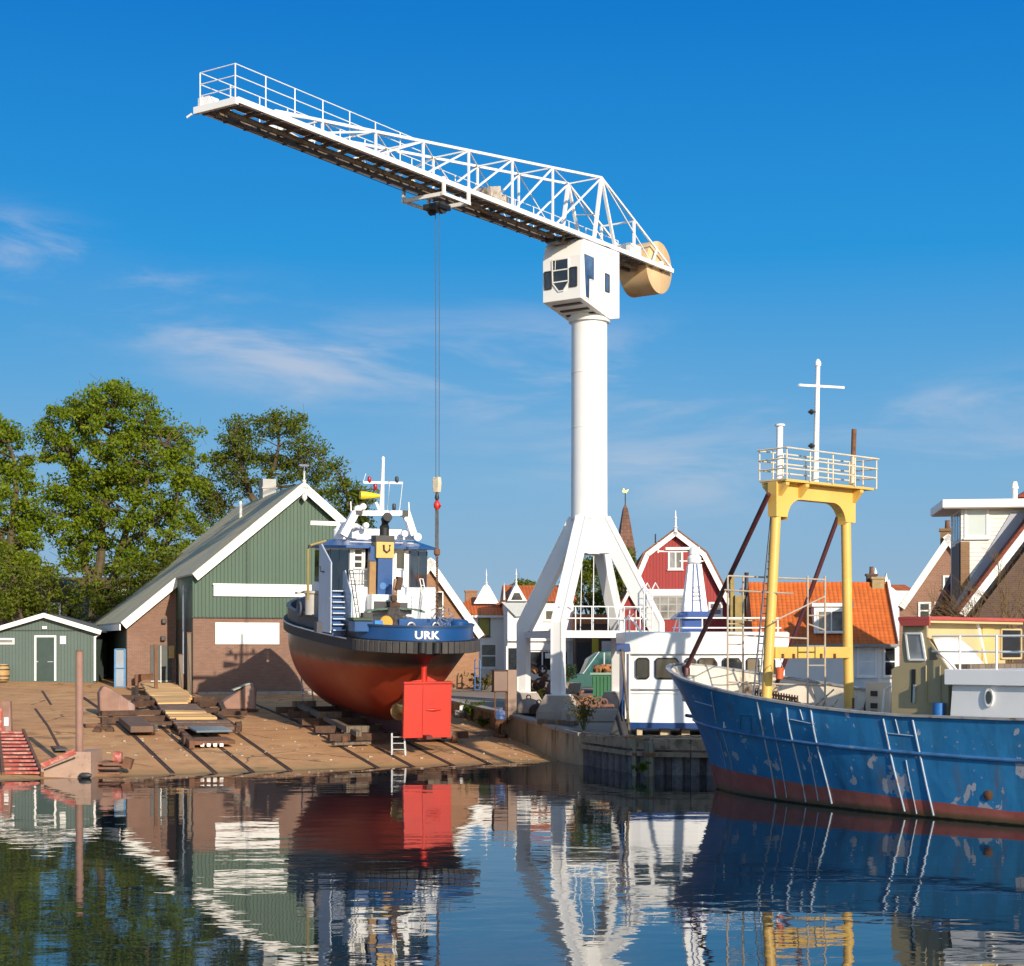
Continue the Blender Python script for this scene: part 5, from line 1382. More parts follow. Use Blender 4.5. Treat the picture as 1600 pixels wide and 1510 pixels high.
m = MB(); m.box(xl,xrr,-.022,-.003,f.z(985.5,0)-.03,f.z(985.5,0)+.02); m.build('batten', PLD, shed)
x0,x1 = f.x(57),f.x(85)
m = MB(); m.box(x0,x1,-.03,-.004,0,f.z(996,0)); dr = m.build('door', paint('door_green_dark',(.035,.06,.052),.3,.15,2), shed)
m = MB(); fz = f.z(996,0); m.box(x0-.1,x0,-.06,-.004,0,fz); m.box(x1,x1+.1,-.06,-.004,0,fz); m.box(x0-.1,x1+.1,-.06,-.004,fz,fz+.1); m.build('frame', W_TRIM, dr)
m = MB(); m.box(x1-.35,x1-.05,-.07,-.035,1.0,1.04); m.box(x0+.0,x0+.1,-.07,-.035,1.0,1.06); m.build('handle', GALV, dr)
wpx(shed,f,-14,20,1000,1004.5,fw=.09,sill=False,glassm=PANEC)
m = MB(); m.box(f.x(94),f.x(103),-.05,-.004,f.z(1006.5,.8),f.z(994,.8)); m.build('notice_board', W_TRIM, shed)
m = MB(); m.cbox((0,-.06,f.z(981,0)),.24,.1,.15); m.build('lamp', W_TRIM, shed)
m = MB(); x = f.x(148.5); m.bar((x,-.06,0),(x,-.06,ze-.3),.11,.06); m.tube([(x,-.06,ze-.35),(x+.2,-.06,ze-.2)],.05,6); m.build('corner_trim', W_TRIM, shed)
bx = at(5,1063,88.2); brl = thing('barrel','old wooden barrel with dark hoops standing against the low shed','barrel',(bx.x,88.0,2.62))
WOODB = paint('barrel_oak',(.42,.27,.10),.7,.2,3)
m = MB(); m.lathe([(.30,0),(.37,.25),(.39,.45),(.37,.65),(.30,.9),(.27,.9),(.27,.86)],20); m.build('staves', WOODB, brl)
for z,r_ in ((.08,.33),(.28,.385),(.62,.385),(.82,.33)):
    m = MB(); m.lathe([(r_-.005,z-.03),(r_+.012,z-.028),(r_+.012,z+.028),(r_-.005,z+.03)],20,cap=False); m.build('hoop', DARK, brl)

# ---- houses half hidden behind the trees on the left
f = Frame((95-800)/2600*118,118,2.2,R(4))
h = thing('brick_house','dark brick house with small white window hidden behind the left trees','house',tuple(f.o),f.rz)
zt_ = f.z(900,0); xg = f.x(104)
m = MB(); m.prism([(f.x(-60),-.4),(xg,-.4),(xg,f.z(925,0)),(f.x(75),zt_),(f.x(-60),zt_)],'y',0,9); m.build('wall', BRK_DARK, h)
m = MB(); m.prism([(f.x(75),zt_+.1),(f.x(106),f.z(915,0)),(f.x(150),f.z(990,0)),(f.x(150),f.z(990,0)-.2),(f.x(70),zt_-.2)],'y',-.3,9.3); m.build('roof', tiles('dark_tiles',(.06,.05,.05),'y'), h)
wpx(h,f,73,92,945,972,y=0,nh=1,fw=.13,glassm=paint('green_blind',(.13,.15,.06),.6))
h2f = Frame((60-800)/2600*128,128,2.2,R(0)); f = h2f
h = thing('tiled_house','house with brown ridge roof seen between the left tree trunks','house',tuple(f.o),0)
m = MB(); m.box(f.x(-80),f.x(330),0,8,-.3,f.z(940,0)); m.build('wall', BRK_DARK, h)
m = MB(); m.prism([(-.6,f.z(942,0)),(4,f.z(899,0)),(8.6,f.z(942,0))],'x',f.x(-90),f.x(335)); m.build('roof', tiles('brown_tiles_far',(.16,.07,.04),'x'), h)
f = Frame((180-800)/2600*112,112,2.2,0)
h = thing('white_house','white rendered house with dark openings glimpsed beside the boat shed roof','house',tuple(f.o),0)
m = MB(); m.box(f.x(146),f.x(260),0,6,-.3,f.z(925,0)); m.build('wall', W_WALL, h)
m = MB(); m.box(f.x(140),f.x(262),-.5,6.4,f.z(924.5,0),f.z(919,0)); m.build('roof', W_TRIM, h)
wpx(h,f,168,184,930,962,fw=.1); wpx(h,f,192,204,930,962,fw=.1); wpx(h,f,150,158,938,965,fw=.1)

# ---- warm brick gable house behind the tug
f = Frame((672-800)/2600*98,98,1.9,R(9))
h = thing('gable_house','orange brown brick house with white bargeboards directly behind the tug','house',tuple(f.o),f.rz)
xr_ = f.x(748); zp = f.z(876,0); ze = f.z(985,xr_); sl_ = (zp-ze)/xr_
m = MB(); m.prism([(-xr_,-.4),(xr_,-.4),(xr_,ze),(0,zp),(-xr_,ze)],'y',0,10); m.build('wall', BRK_WARM, h)
poly = [(-xr_-.3,ze-.3*sl_+.03),(0,zp+.03),(xr_+.3,ze-.3*sl_+.03)]
gable_roof(h,poly,-.2,10.2,.12,T_BROWNY); verge(h,[(p[0],p[1]+.13) for p in poly],-.203,.42,.08)
wpx(h,f,666,691,926,975,nv=2,nh=2,fw=.06,glassm=PANE)
# ---- low white house with hipped orange roof
f = Frame((775-800)/2600*122,122,2.15,R(5))
h = thing('white_cottage','white cottage with low orange hipped roof and blind filled windows','house',tuple(f.o),f.rz)
x0,x1 = f.x(700),f.x(806); ze = f.z(962,0); zr_ = f.z(931,0)
m = MB(); m.box(x0,x1,0,7.5,-.4,ze); m.build('wall', W_WALL, h)
m = MB(); b = [(x0-.3,-.3,ze),(x1+.3,-.3,ze),(x1+.3,7.8,ze),(x0-.3,7.8,ze)]; rr = [(x0+2.0,3.7,zr_),(x1-1.4,3.7,zr_)]
i = [m.pt(p) for p in b]; j = [m.pt(p) for p in rr]
m.face((i[0],i[1],j[1],j[0])); m.face((i[1],i[2],j[1])); m.face((i[2],i[3],j[0],j[1])); m.face((i[3],i[0],j[0])); m.face(i[::-1])
m.build('roof', T_ORANGE, h)
m = MB(); m.box(x0-.35,x1+.35,-.36,-.26,ze-.16,ze+.0); m.build('gutter', W_TRIM, h)
BLIND = paint('ochre_blind',(.30,.28,.05),.6,.15,2); BLINDG = paint('grey_blind',(.16,.16,.13),.6,.2,2)
wpx(h,f,749,764,966,993,fw=.10,glassm=BLIND,nh=1,framem=paint('frame_brown',(.10,.09,.05),.5)); wpx(h,f,753,774,1008,1042,fw=.13,nh=2,glassm=BLINDG)
dz = f.z(932,0); xd = f.x(760,1.5)
m = MB(); m.prism([(xd-.95,dz-.5),(xd+.95,dz-.5),(xd+.25,dz+.75),(xd,dz+1.0),(xd-.25,dz+.75)],'y',1.5,1.7); m.build('dormer', W_TRIM, h); finial(h,xd,1.5,dz+1.0,1.1,.07)
chimney(h,f.x(736,6),6,zr_-.6,f.z(923,0,6),.9,.7,BRK_WARM,0)
# ---- white shop house with gabled dormer behind the crane
f = Frame((845-800)/2600*116,116,2.1,R(3))
h = thing('shop_house','white house with wide dark shop window and white gabled dormer behind the crane legs','house',tuple(f.o),f.rz)
x0,x1 = f.x(793),f.x(897); ze = f.z(938,0); zr_ = f.z(914,0)
m = MB(); m.box(x0,x1,0,8,-.4,ze); m.build('wall', W_WALL, h)
m = MB(); m.prism([(-.3,ze-.1),(3.6,zr_+.1),(8.2,ze-.1)],'x',x0-.2,x1+.2); m.build('roof', T_ORANGE, h)
xd = f.x(806); m = MB(); 
m.prism([(f.x(792),f.z(940,0)),(f.x(823),f.z(940,0)),(xd,f.z(911,0))],'y',-.5,3); d_ = m.build('dormer', W_TRIM, h)
m = MB(); m.prism([(f.x(798),f.z(938,0)),(f.x(816),f.z(938,0)),(f.x(811),f.z(927,0)),(f.x(803),f.z(927,0))],'y',-.53,-.505); m.build('dormer_window', PANE, d_); finial(h,xd,-.5,f.z(911,0),1.0,.07); 
m = MB(); xq = f.x(788); m.lathe([(.09,f.z(938,0)),(.05,f.z(925,0)),(.01,f.z(911,0))],8,(xq,.2,0)); m.build('corner_spike', W_TRIM, h)
m = MB(); m.prism([(f.x(783),f.z(941,0)),(f.x(829),f.z(941,0)),(f.x(824),f.z(962,0)),(f.x(806),f.z(964,0))],'y',-.25,-.01); m.build('dormer_apron', paint('apron_grey',(.42,.45,.47),.5), h)
m = MB(); m.box(x0,x1,-.3,-.005,f.z(1002,0),f.z(999,0)); m.build('cornice', W_TRIM, h)
wpx(h,f,794,818,1013,1048,fw=.14,sill=False); wpx(h,f,828,886,1019,1047,fw=.12,nv=3,sill=False); wpx(h,f,853,865,955,968,fw=.1)
m = MB(); m.box(f.x(823),f.x(890),-.2,-.005,f.z(1016,0),f.z(1006,0)); m.build('fascia', W_TRIM, h)
m = MB(); m.box(f.x(851),f.x(861),-.6,-.56,f.z(1029,0),f.z(1021,0)); m.tube([(f.x(856),-.58,f.z(1021,0)),(f.x(856),-.58,f.z(1010,0))],.025,5); m.build('hanging_sign', W_TRIM, h)
# ---- tall neighbour seen through the crane legs
f = Frame((945-800)/2600*112,112,2.1,0)
h = thing('brown_house','brown brick house with orange eaves and yellow door seen through the crane legs','house',tuple(f.o),0)
m = MB(); m.box(f.x(899),f.x(985),0,7,-.4,f.z(975,0)); m.build('wall', BRK_DARK, h)
m = MB(); m.prism([(-.3,f.z(990,0)),(3.5,f.z(958,0)),(7.3,f.z(990,0))],'x',f.x(897),f.x(968)); m.build('roof', T_ORANGE, h)
m = MB(); m.box(f.x(901),f.x(922),-.06,-.004,0,f.z(1004,0)); m.build('door', BLACK, h); m = MB(); m.box(f.x(925),f.x(935),-.07,-.004,f.z(1024,0),f.z(994,0)); m.build('shutter', paint('yellow_shutter',(.52,.44,.02),.5), h)
m = MB(); m.box(f.x(940),f.x(960),-.5,-.004,0,f.z(1002,0)); m.build('porch', W_WALL, h)
# ---- red gambrel house
f = Frame((1055-800)/2600*105,105,2.1,R(-2))
h = thing('red_house','red boarded house with gambrel roof, white trim and white roof spike','house',tuple(f.o),f.rz)
REDB = planks('red_boards',(.30,.022,.02),.2,'h',.6,.10,.45)
def gp(px,py): return (f.x(px),f.z(py,f.x(px)))
L = [gp(972,951),gp(1008,865),gp(1055,829),gp(1102,865),gp(1152,962)]
low = f.z(931,0)
m = MB(); m.prism([(L[0][0]+.1,0),(L[4][0]-.1,0),(L[4][0]-.1,L[4][1]),L[3],L[2],L[1],(L[0][0]+.1,L[0][1])],'y',0,9); m.build('wall', REDB, h)
gable_roof(h,L,-.35,9.3,.14,T_BROWNY); verge(h,[(x,z+.0) for x,z in L],-.352,.30,.07)
finial(h,L[2][0],-.4,L[2][1]+.1,1.15,.10)
m = MB(); m.box(f.x(1010),f.x(1070),-.12,-.004,f.z(931,0),f.z(921,0)); m.build('fascia', W_TRIM, h)
wpx(h,f,1046.5,1064.5,863.5,887.5,fw=.11,nv=2,glassm=PANEC)
wpx(h,f,1018,1070,934,966,fw=.10,nv=4,nh=3,glassm=PANEC,framem=paint('frame_grey',(.35,.36,.36),.5),sill=False)
wpx(h,f,1110,1126,944,960,fw=.12,nh=2,glassm=PANEC)
m = MB(); m.tube([(f.x(1026),1.5,L[1][1]),(f.x(1026),1.5,f.z(832,0))],.05,6); m.build('flue', DARK, h)
f = Frame((985-800)/2600*100,100,2.0,R(-6))
h = thing('red_annex','small red boarded gable with orange roof left of the red house','house',tuple(f.o),f.rz)
P0,P1,P2 = (f.x(968),f.z(950,0)),(f.x(983),f.z(920,0)),(f.x(1020),f.z(985,0))
m = MB(); m.prism([(P0[0],0),(P2[0],0),P2,P1,P0],'y',0,5); m.build('wall', REDB, h); gable_roof(h,[P0,P1,P2],-.2,5.2,.1,T_ORANGEY); verge(h,[P0,P1,P2],-.203,.18,.05)
# ---- church spire far behind
f = Frame((977-800)/2600*190,190,2,R(8))
ch = thing('church_spire','slim brown church spire with gilded weathercock above the roofs','church',tuple(f.o),f.rz)
zt_ = f.z(797,0); zb2 = f.z(868,0); w = 1.05
m = MB(); b = [m.pt((sx*w,sy*w,zb2)) for sx,sy in ((-1,-1),(1,-1),(1,1),(-1,1))]; b2 = [m.pt((sx*.28,sy*.28,zt_)) for sx,sy in ((-1,-1),(1,-1),(1,1),(-1,1))]; tpt = m.pt((0,0,f.z(786,0)))
for k in range(4): m.face((b[k],b[(k+1)%4],b2[(k+1)%4],b2[k])); m.face((b2[k],b2[(k+1)%4],tpt))
m.build('spire', tiles('spire_slate',(.15,.075,.05),'x',.4,.4), ch)
m = MB(); m.box(-1.0,1.0,-1.0,1.0,-1,zb2+.05); m.build('tower', BRK_DARK, ch)
m = MB(); m.tube([(0,0,f.z(788,0)),(0,0,f.z(770,0))],.06,6); m.build('mast', DARK, ch)
m = MB(); z = f.z(769,0); m.prism([(-.35,z),(.1,z-.15),(.4,z+.3),(.15,z+.2),(0,z+.15),(-.2,z+.45)],'y',-.04,.04); m.build('weathercock', paint('gilt',(.6,.42,.12),.3,metal=.8), ch)
# ---- orange roofed house behind the trawler
f = Frame((1290-800)/2600*86,86,1.7,R(-4))
h = thing('orange_roof_house','white house under a big orange pantile roof with a white dormer','house',tuple(f.o),f.rz)
x0,x1 = f.x(1180),f.x(1400); ze = f.z(1006,2); yr = 3.4
zr_ = f.z(913,2,yr); x2 = f.x(1374,yr)
m = MB(); m.box(x0,x1-.05,0,yr*2,-.4,ze); m.build('wall', W_WALL, h)
m = MB(); xg_ = f.x(1180)
m.prism([(-.35,ze-.05),(yr,zr_),(yr*2+.3,ze-.05)],'x',xg_-.1,x1+.1); m.build('roof', T_ORANGE, h)
m = MB(); 
for x in (x1+.12,):
    m.bar((x,-.4,ze+.0),(x,yr,zr_+.12),.14,.28); m.bar((x,yr,zr_+.12),(x,yr*2+.3,ze),.14,.28)
m.build('bargeboard', W_TRIM, h)
m = MB(); m.box(xg_-.1,x1+.1,-.52,-.38,ze-.16,ze-.02); m.build('gutter', paint('gutter_grey',(.25,.25,.25),.5), h)
m = MB(); m.tube([(xg_-.1,yr,zr_+.02),(x1+.1,yr,zr_+.02)],.10,8); m.build('ridge_tiles', T_ORANGE, h)
xd0,xd1 = f.x(1272,.2),f.x(1330,.2); zd0,zd1 = f.z(990,1,.2),f.z(948,1,.2)
m = MB(); m.box(xd0,xd1,.2,2.8,zd0,zd1); d_ = m.build('dormer', W_TRIM, h)
m = MB(); m.box(xd0-.12,xd1+.12,.05,2.9,zd1,zd1+.18); m.build('dormer_roof', W_TRIM, d_)
wd = wpx(d_,f,1279,1319,956,986,y=.2,nv=2,fw=.07,glassm=PANEC)
for (a,b) in ((1342,1367),(1383,1398)): wpx(h,f,a,b,1013,1055,fw=.10,nh=2)
m = MB(); m.box(f.x(1330),f.x(1372),-.03,-.004,0,f.z(1008,2)); m.build('wall_panel', paint('pale_blue_panel',(.62,.66,.70),.6), h)
chimney(h,f.x(1371,yr),yr,zr_-.6,f.z(902,3,yr),.62,.6,paint('chimney_ochre',(.32,.24,.12),.9,.2,3),0)
chimney(h,f.x(1362,yr+.6),yr+.7,zr_-.6,f.z(896,3,yr),.5,.5,BRK_DARK,1)
# neighbours between the red house and the orange roof
f = Frame((1165-800)/2600*96,96,1.9,0)
h = thing('white_gable_house','narrow white rendered house with ochre chimney stacks left of the orange roof','house',tuple(f.o),0)
m = MB(); m.box(f.x(1181),f.x(1222),0,6,-.3,f.z(921,0)); m.build('wall', W_WALL, h)
m = MB(); m.box(f.x(1178),f.x(1224),-.15,6.2,f.z(920.7,0),f.z(914,0)); m.build('roof', W_TRIM, h)
OCH = paint('ochre_brick',(.30,.22,.08),.9,.2,3)
m = MB(); m.box(f.x(1150),f.x(1166),.4,1.4,0,f.z(930,0)); m.box(f.x(1143.5),f.x(1149.5),.6,1.2,0,f.z(897,0)); m.build('chimney', OCH, h)
m = MB(); m.prism([(f.x(1167),0),(f.x(1181),0),(f.x(1181),f.z(935,0)),(f.x(1174),f.z(921,0)),(f.x(1167),f.z(935,0))],'y',.2,2.5); m.build('dark_gable', paint('dark_slate_blue',(.045,.06,.10),.5), h)
m = MB(); m.lathe([(.28,f.z(936,0)),(.12,f.z(915,0)),(.10,f.z(900,0)),(.14,f.z(894,0))],10,(f.x(1169.5),.8,0)); m.build('flue', DARK, h)
f = Frame((1400-800)/2600*92,92,1.8,0)
h = thing('white_spired_house','white house with concave gable and spike between the orange roof and brick gable','house',tuple(f.o),0)
m = MB(); m.box(f.x(1384),f.x(1428),.3,6,-.3,f.z(922,0)); m.build('wall', W_WALL, h)
m = MB(); xs0 = f.x(1385); m.prism([(xs0-.25,f.z(940,0)),(xs0-.1,f.z(912,0)),(xs0,f.z(895,0)),(xs0+.1,f.z(910,0)),(f.x(1392),f.z(917,0)),(f.x(1400),f.z(923,0)),(f.x(1400),f.z(940,0))],'y',0,.3); m.build('gable_scroll', W_TRIM, h)
m = MB(); m.prism([(.2,f.z(922,0)),(2.5,f.z(911,0)),(5,f.z(922,0))],'x',f.x(1394),f.x(1430)); m.build('roof', T_ORANGE, h)
m = MB(); m.lathe([(.12,f.z(897,0)),(.08,f.z(892,0)),(.01,f.z(886,0))],8,(f.x(1374),1,0)); m.build('spike', W_TRIM, h)
# ---- brick gable with tall chimney at right
f = Frame((1474-800)/2600*76,76,1.5,R(-16))
h = thing('brick_gable_house','brick house with steep white edged gable and tall brick chimney at right','house',tuple(f.o),f.rz)
BRK_PINK = bricks('pink_brick',(.33,.17,.11),(.26,.13,.085),(.33,.26,.20))
P0 = (f.x(1405),f.z(950,0)); P1 = (f.x(1482),f.z(838,0)); P2 = (f.x(1560),f.z(950,0))
m = MB(); m.prism([(P0[0],-.3),(P2[0],-.3),P2,P1,P0],'y',0,3.6); m.build('wall', BRK_PINK, h)
gable_roof(h,[P0,P1,P2],-.12,3.7,.08,T_BROWNY); verge(h,[(p[0],p[1]+.1) for p in (P0,P1,P2)],-.123,.30,.06)
chimney(h,f.x(1480),.35,f.z(880,0),f.z(826,0),.62,.6,bricks('mossy_brick',(.24,.14,.06),(.19,.11,.05),(.2,.15,.1)),1)
wpx(h,f,1476.5,1485.5,902.5,917,fw=.09); wpx(h,f,1438,1451.5,944,965,fw=.09,nh=2)
m = MB(); m.box(f.x(1459),f.x(1472),-.05,-.004,f.z(945,0),f.z(940.5,0)); m.build('lintel', W_TRIM, h)
# ---- modern house with flat roofed white upper storey
f = Frame((1490-800)/2600*64,64,1.3,R(-8)); 
h = thing('modern_house','modern house with white flat roofed upper storey above a dark red tiled slope','house',tuple(f.o),f.rz)
BRK_TAN = bricks('tan_brick',(.27,.15,.075),(.21,.115,.06),(.26,.2,.14))
PLW = planks('white_siding',(.76,.72,.66),.16,'v',.6,.04,.35)
yS = 0.0
xa = f.x(1501.5); xb = f.x(1680); zt_ = f.z(795,0); z1 = f.z(846,0); zl = f.z(960,0)
m = MB(); m.box(xa,xb,0,3.2,zl,zt_); up = m.build('upper_storey', PLW, h)
m = MB(); m.box(xa-.012,f.x(1515),-.03,1.6,zl-1,z1-.02); m.build('brick_pier', BRK_TAN, h)
m = MB(); m.box(xa-.05,xa-.013,.1,2.6,zl-1,z1-.1); m.build('dark_side_cladding', PLD, h)
m = MB(); m.box(xa-.75,xb,-.55,3.7,zt_,f.z(780.5,0,-.55)); m.build('flat_roof', W_TRIM, h, bevel=.01)
m = MB(); m.box(xa-.70,xb,-.50,3.6,zt_-.03,zt_-.002); m.build('soffit', paint('soffit',(.55,.45,.38),.7), h)
FROST = paint('frosted_glass',(.50,.55,.53),.25,.04,1)
w = wpx(up,f,1511,1541,797,837,y=0,fw=.10,glassm=FROST); 
for k in range(3):
    m = MB(); m.box(xa-.03,xa-.003,.15+.75*k,.75+.75*k,z1+.1,zt_-.12); m.build('side_window', glass('side_glass',(.10,.15,.22),.1), up)
# dark red slope in front, its verge and the darker brick gable below
def q2(px,py,y): x = f.x(px,y); return (x,f.z(py,x,y))
yv = -.7
A = q2(1497,957,yv); B = q2(1640,772,yv)
d = (Vector(B)-Vector(A)).normalized(); n = Vector((-d.y,d.x))
def offp(p,k): return (p[0]+n.x*k,p[1]+n.y*k)
m = MB(); m.prism([A,B,offp(B,.12),offp(A,.12)],'y',yv-.58,2.4); m.build('tiled_slope', tiles('dark_red_slope',(.16,.035,.02),'y'), h)
A1 = q2(1508,965,yv-.6); B1 = q2(1660,768,yv-.6)
m = MB(); m.prism([A1,B1,offp(B1,.26),offp(A1,.26)],'y',yv-.60,yv-.52); m.build('bargeboard', W_TRIM, h)
m = MB(); Aq = q2(1520,966,yv-.4); Bq = q2(1660,785,yv-.4); m.prism([(Aq[0],0),(Bq[0],0),(Bq[0],Bq[1]),(Aq[0],Aq[1])],'y',yv-.45,2); m.build('gable_wall', BRK_DARK, h)
m = MB(); a = q2(1503,957,-.04); b = q2(1606,800,-.04); m.prism([a,b,(b[0]-.62,b[1]-.02),(a[0]-.35,a[1]+.15)],'y',-.06,-.031); m.build('lead_flashing', paint('lead_grey',(.36,.37,.42),.5,.1,2), h)
m = MB(); x = f.x(1585.5,2); m.lathe([(.11,zt_),(.11,f.z(762,x,2)),(.16,f.z(764,x,2)),(.09,f.z(753,x,2))],10,(x,2,0)); m.build('flue', W_TRIM, h)
m = MB(); a = q2(1586,778,3); b = q2(1660,730,3); m.prism([a,(b[0],a[1]),b],'y',2.7,5); m.build('rear_roof', tiles('rear_red_tiles',(.22,.04,.02),'y'), h)
m = MB(); m.prism([q2(1459,962,3.3),q2(1500,880,3.3),q2(1500,962,3.3)],'y',3.3,5); m.build('side_roof', tiles('maroon_tiles',(.11,.03,.03),'y'), h)
# ------------------------------------------------------------------ trees
import numpy as np
def leafmat(name, c1, c2):
    t = NT(name); n = t.noise(.9,4,.6); w = t.noise(7,2)
    c = t.mix(t.rng(n,.35,.68), c1, c2); c = t.mix(t.rng(w,.35,.7,0,.5), c, sc(c1,.6))
    t.fin(c,.55,0,.25)
    tr = t.N.new('ShaderNodeBsdfTranslucent'); t.put(tr.inputs[0], t.mix(1.0,c,(1.0,1.0,.45),'MULTIPLY'))
    mx = t.N.new('ShaderNodeMixShader'); mx.inputs[0].default_value = .48
    out = t.N['Material Output']; t.L.new(t.b.outputs[0],mx.inputs[1]); t.L.new(tr.outputs[0],mx.inputs[2]); t.L.new(mx.outputs[0],out.inputs[0])
    return t.m
LEAF = leafmat('spring_leaves',(.15,.228,.010),(.285,.34,.018)); LEAFD = leafmat('olive_leaves',(.11,.15,.012),(.20,.23,.02)); LEAFB = leafmat('bush_leaves',(.12,.165,.012),(.24,.26,.03))
BARK = paint('bark',(.085,.062,.035),.9,.3,3,dirt=(.10,.09,.03),damt=.5,bump=.4)
def leaves_mesh(name, centres, radii, per, size, mat, parent, rng, flat=.75):
    V = []; n = 0
    pts = []
    for c, r in zip(centres, radii):
        k = max(6,int(per*rng.uniform(.6,1.4)))
        g = rng.normal(0,1,(k,3)); g /= np.linalg.norm(g,axis=1)[:,None]+1e-6
        g *= (rng.uniform(0,1,(k,1))**.45)*r; g[:,2] *= flat
        pts.append(g+np.array(c))
    P = np.concatenate(pts); N = len(P)
    a = rng.normal(0,1,(N,3)); a /= np.linalg.norm(a,axis=1)[:,None]
    b = rng.normal(0,1,(N,3)); b -= (a*b).sum(1)[:,None]*a; b /= np.linalg.norm(b,axis=1)[:,None]
    s = size*rng.uniform(.6,1.35,(N,1)); a *= s; b *= s*.62
    quad = np.stack([P-a, P+b*.9-a*.1, P+a, P-b*.9-a*.1],1).reshape(-1,3)
    me = bpy.data.meshes.new(name); me.vertices.add(N*4); me.vertices.foreach_set('co', quad.ravel())
    me.loops.add(N*4); me.loops.foreach_set('vertex_index', np.arange(N*4,dtype=np.int32))
    me.polygons.add(N); me.polygons.foreach_set('loop_start', np.arange(0,N*4,4,dtype=np.int32)); me.polygons.foreach_set('loop_total', np.full(N,4,dtype=np.int32))
    me.update(calc_edges=True); me.materials.append(mat)
    o = bpy.data.objects.new(name, me); COL.objects.link(o); o.parent = parent; return o
def tree(label, px, Y, blobs, forks, n, per, size, mat, seed, trunk_px=None, rtr=.34, group='trees behind the boat shed', name='leafy_tree', crad=(.4,.9), base=None, twig=.035):
    """blobs: (px, py, half width px, half height px) ellipses the crown fills; forks: pixel points the limbs pass through"""
    rng = np.random.default_rng(seed); zb = 2.2 if base is None else base
    X0 = (px-HX)/F*Y; root = thing(name,label,'tree',(X0,Y,zb),0,group); o = Vector((X0,Y,zb)); sc_ = Y/F
    def loc(px_,py_,dy=0): return at(px_,py_,Y)-o+Vector((0,dy,0))
    cents = []; rad = []
    area = np.array([b[2]*b[3] for b in blobs],float); area /= area.sum()
    for i in range(n):
        b = blobs[rng.choice(len(blobs),p=area)]
        g = rng.normal(0,1,3); g /= np.linalg.norm(g); rr = rng.uniform(.35,1)**.5 if rng.uniform() < .8 else rng.uniform(.9,1.08)
        g *= rr
        c = loc(b[0]+g[0]*b[2], b[1]+g[2]*b[3], g[1]*b[2]*sc_*.9); cents.append(c); rad.append(rng.uniform(*crad))
    leaves_mesh('crown',[tuple(c) for c in cents],rad,per,size,mat,root,rng)
    m = MB(); nodes = []
    for path in forks:
        pts = []; dyo = rng.uniform(-1.6,1.6)
        for k,(a,b,r_) in enumerate(path): pts.append((loc(a,b,dyo*k/len(path)),r_))
        fine = []
        for (p,r0),(q,r1) in zip(pts,pts[1:]):
            for k in range(4):
                u = k/4; w = p.lerp(q,u)+Vector(rng.normal(0,.06,3)) if k else p; fine.append((w,r0+(r1-r0)*u))
        fine.append(pts[-1])
        for (p,r0),(q,r1) in zip(fine,fine[1:]): m.tube([p,q],r0,8,r1,cap=False)
        nodes += [p for p,_ in fine[2:]]
    for c in cents:
        q = min(nodes,key=lambda v:(v-c).length+.6*max(0,v.z-c.z)); L = (q-c).length
        if L < .3: continue
        mid = q.lerp(c,.5)+Vector((rng.normal(0,.1*L),rng.normal(0,.1*L),.12*L)); r_ = min(.09,.02+.014*L)
        m.tube([q,mid],r_,5,r_*.7,cap=False); m.tube([mid,c],r_*.7,4,.012,cap=False)
        if L > 1: 
            for _ in range(2): m.tube([c,c+Vector(rng.normal(0,.5,3))],.012,3,cap=False)
    m.build('trunk',BARK,root,recalc=False); return root
tree('largest tree, broad domed crown with several trunks between the low shed and boat shed',150,105,
     [(175,690,100,92),(120,715,72,90),(245,730,78,80),(175,650,70,50),(130,830,75,45),(255,850,68,75),(190,800,85,60),(290,720,35,60),(105,790,48,60),(150,880,60,32)],
     [[(150,985,.42),(147,930,.36),(130,870,.27),(118,810,.2),(112,730,.1)],[(147,930,.34),(158,860,.28),(165,790,.2),(172,700,.12),(180,640,.05)],
      [(152,985,.36),(175,915,.27),(195,850,.22),(225,770,.16),(262,700,.06)],[(195,850,.16),(235,820,.13),(285,790,.06)],[(165,790,.16),(205,730,.1),(230,680,.05)],[(225,990,.22),(250,900,.16),(268,830,.1),(280,770,.05)]],
     470,105,.112,LEAF,11)
tree('tree cut by the left picture edge, tall and narrow with drooping foliage',15,103,
     [(0,720,62,62),(-30,800,80,80),(25,790,36,60),(15,860,60,45),(-20,690,50,40),(40,890,45,25)],
     [[(12,985,.36),(18,900,.3),(22,810,.22),(25,730,.12),(15,680,.05)],[(18,900,.2),(0,830,.14),(-30,760,.06)],[(22,810,.15),(45,760,.06)]],
     250,100,.112,LEAF,12)
tree('thin crowned olive green tree rising behind the boat shed chimney',415,108,
     [(420,690,78,40),(365,700,36,45),(480,720,36,40),(400,740,60,40),(350,770,40,50),(440,665,50,20),(330,820,35,50),(500,760,25,35)],
     [[(405,900,.34),(400,800,.26),(385,745,.18),(362,690,.07)],[(400,800,.2),(430,730,.13),(440,670,.05)],[(430,730,.12),(480,710,.05)],[(400,800,.14),(350,790,.06)]],
     260,62,.10,LEAFD,13,crad=(.4,.9))
tree('small bushy tree peeking out right of the green gable',548,102,
     [(545,785,26,34),(520,740,16,18),(565,800,22,34),(540,830,40,35)],[[(548,985,.22),(546,860,.16),(542,770,.05)],[(546,860,.1),(570,800,.04)]],80,70,.105,LEAFD,14)
tree('low bush with russet tips behind the low grey shed',35,97,
     [(20,900,60,40),(60,930,45,45),(-15,935,50,40),(100,915,30,35),(20,955,80,25)],[[(35,985,.14),(30,930,.1),(20,880,.04)],[(35,985,.1),(80,930,.04)],[(35,985,.1),(-10,930,.04)]],75,80,.11,LEAFB,15,name='leafy_bush',base=2.4)
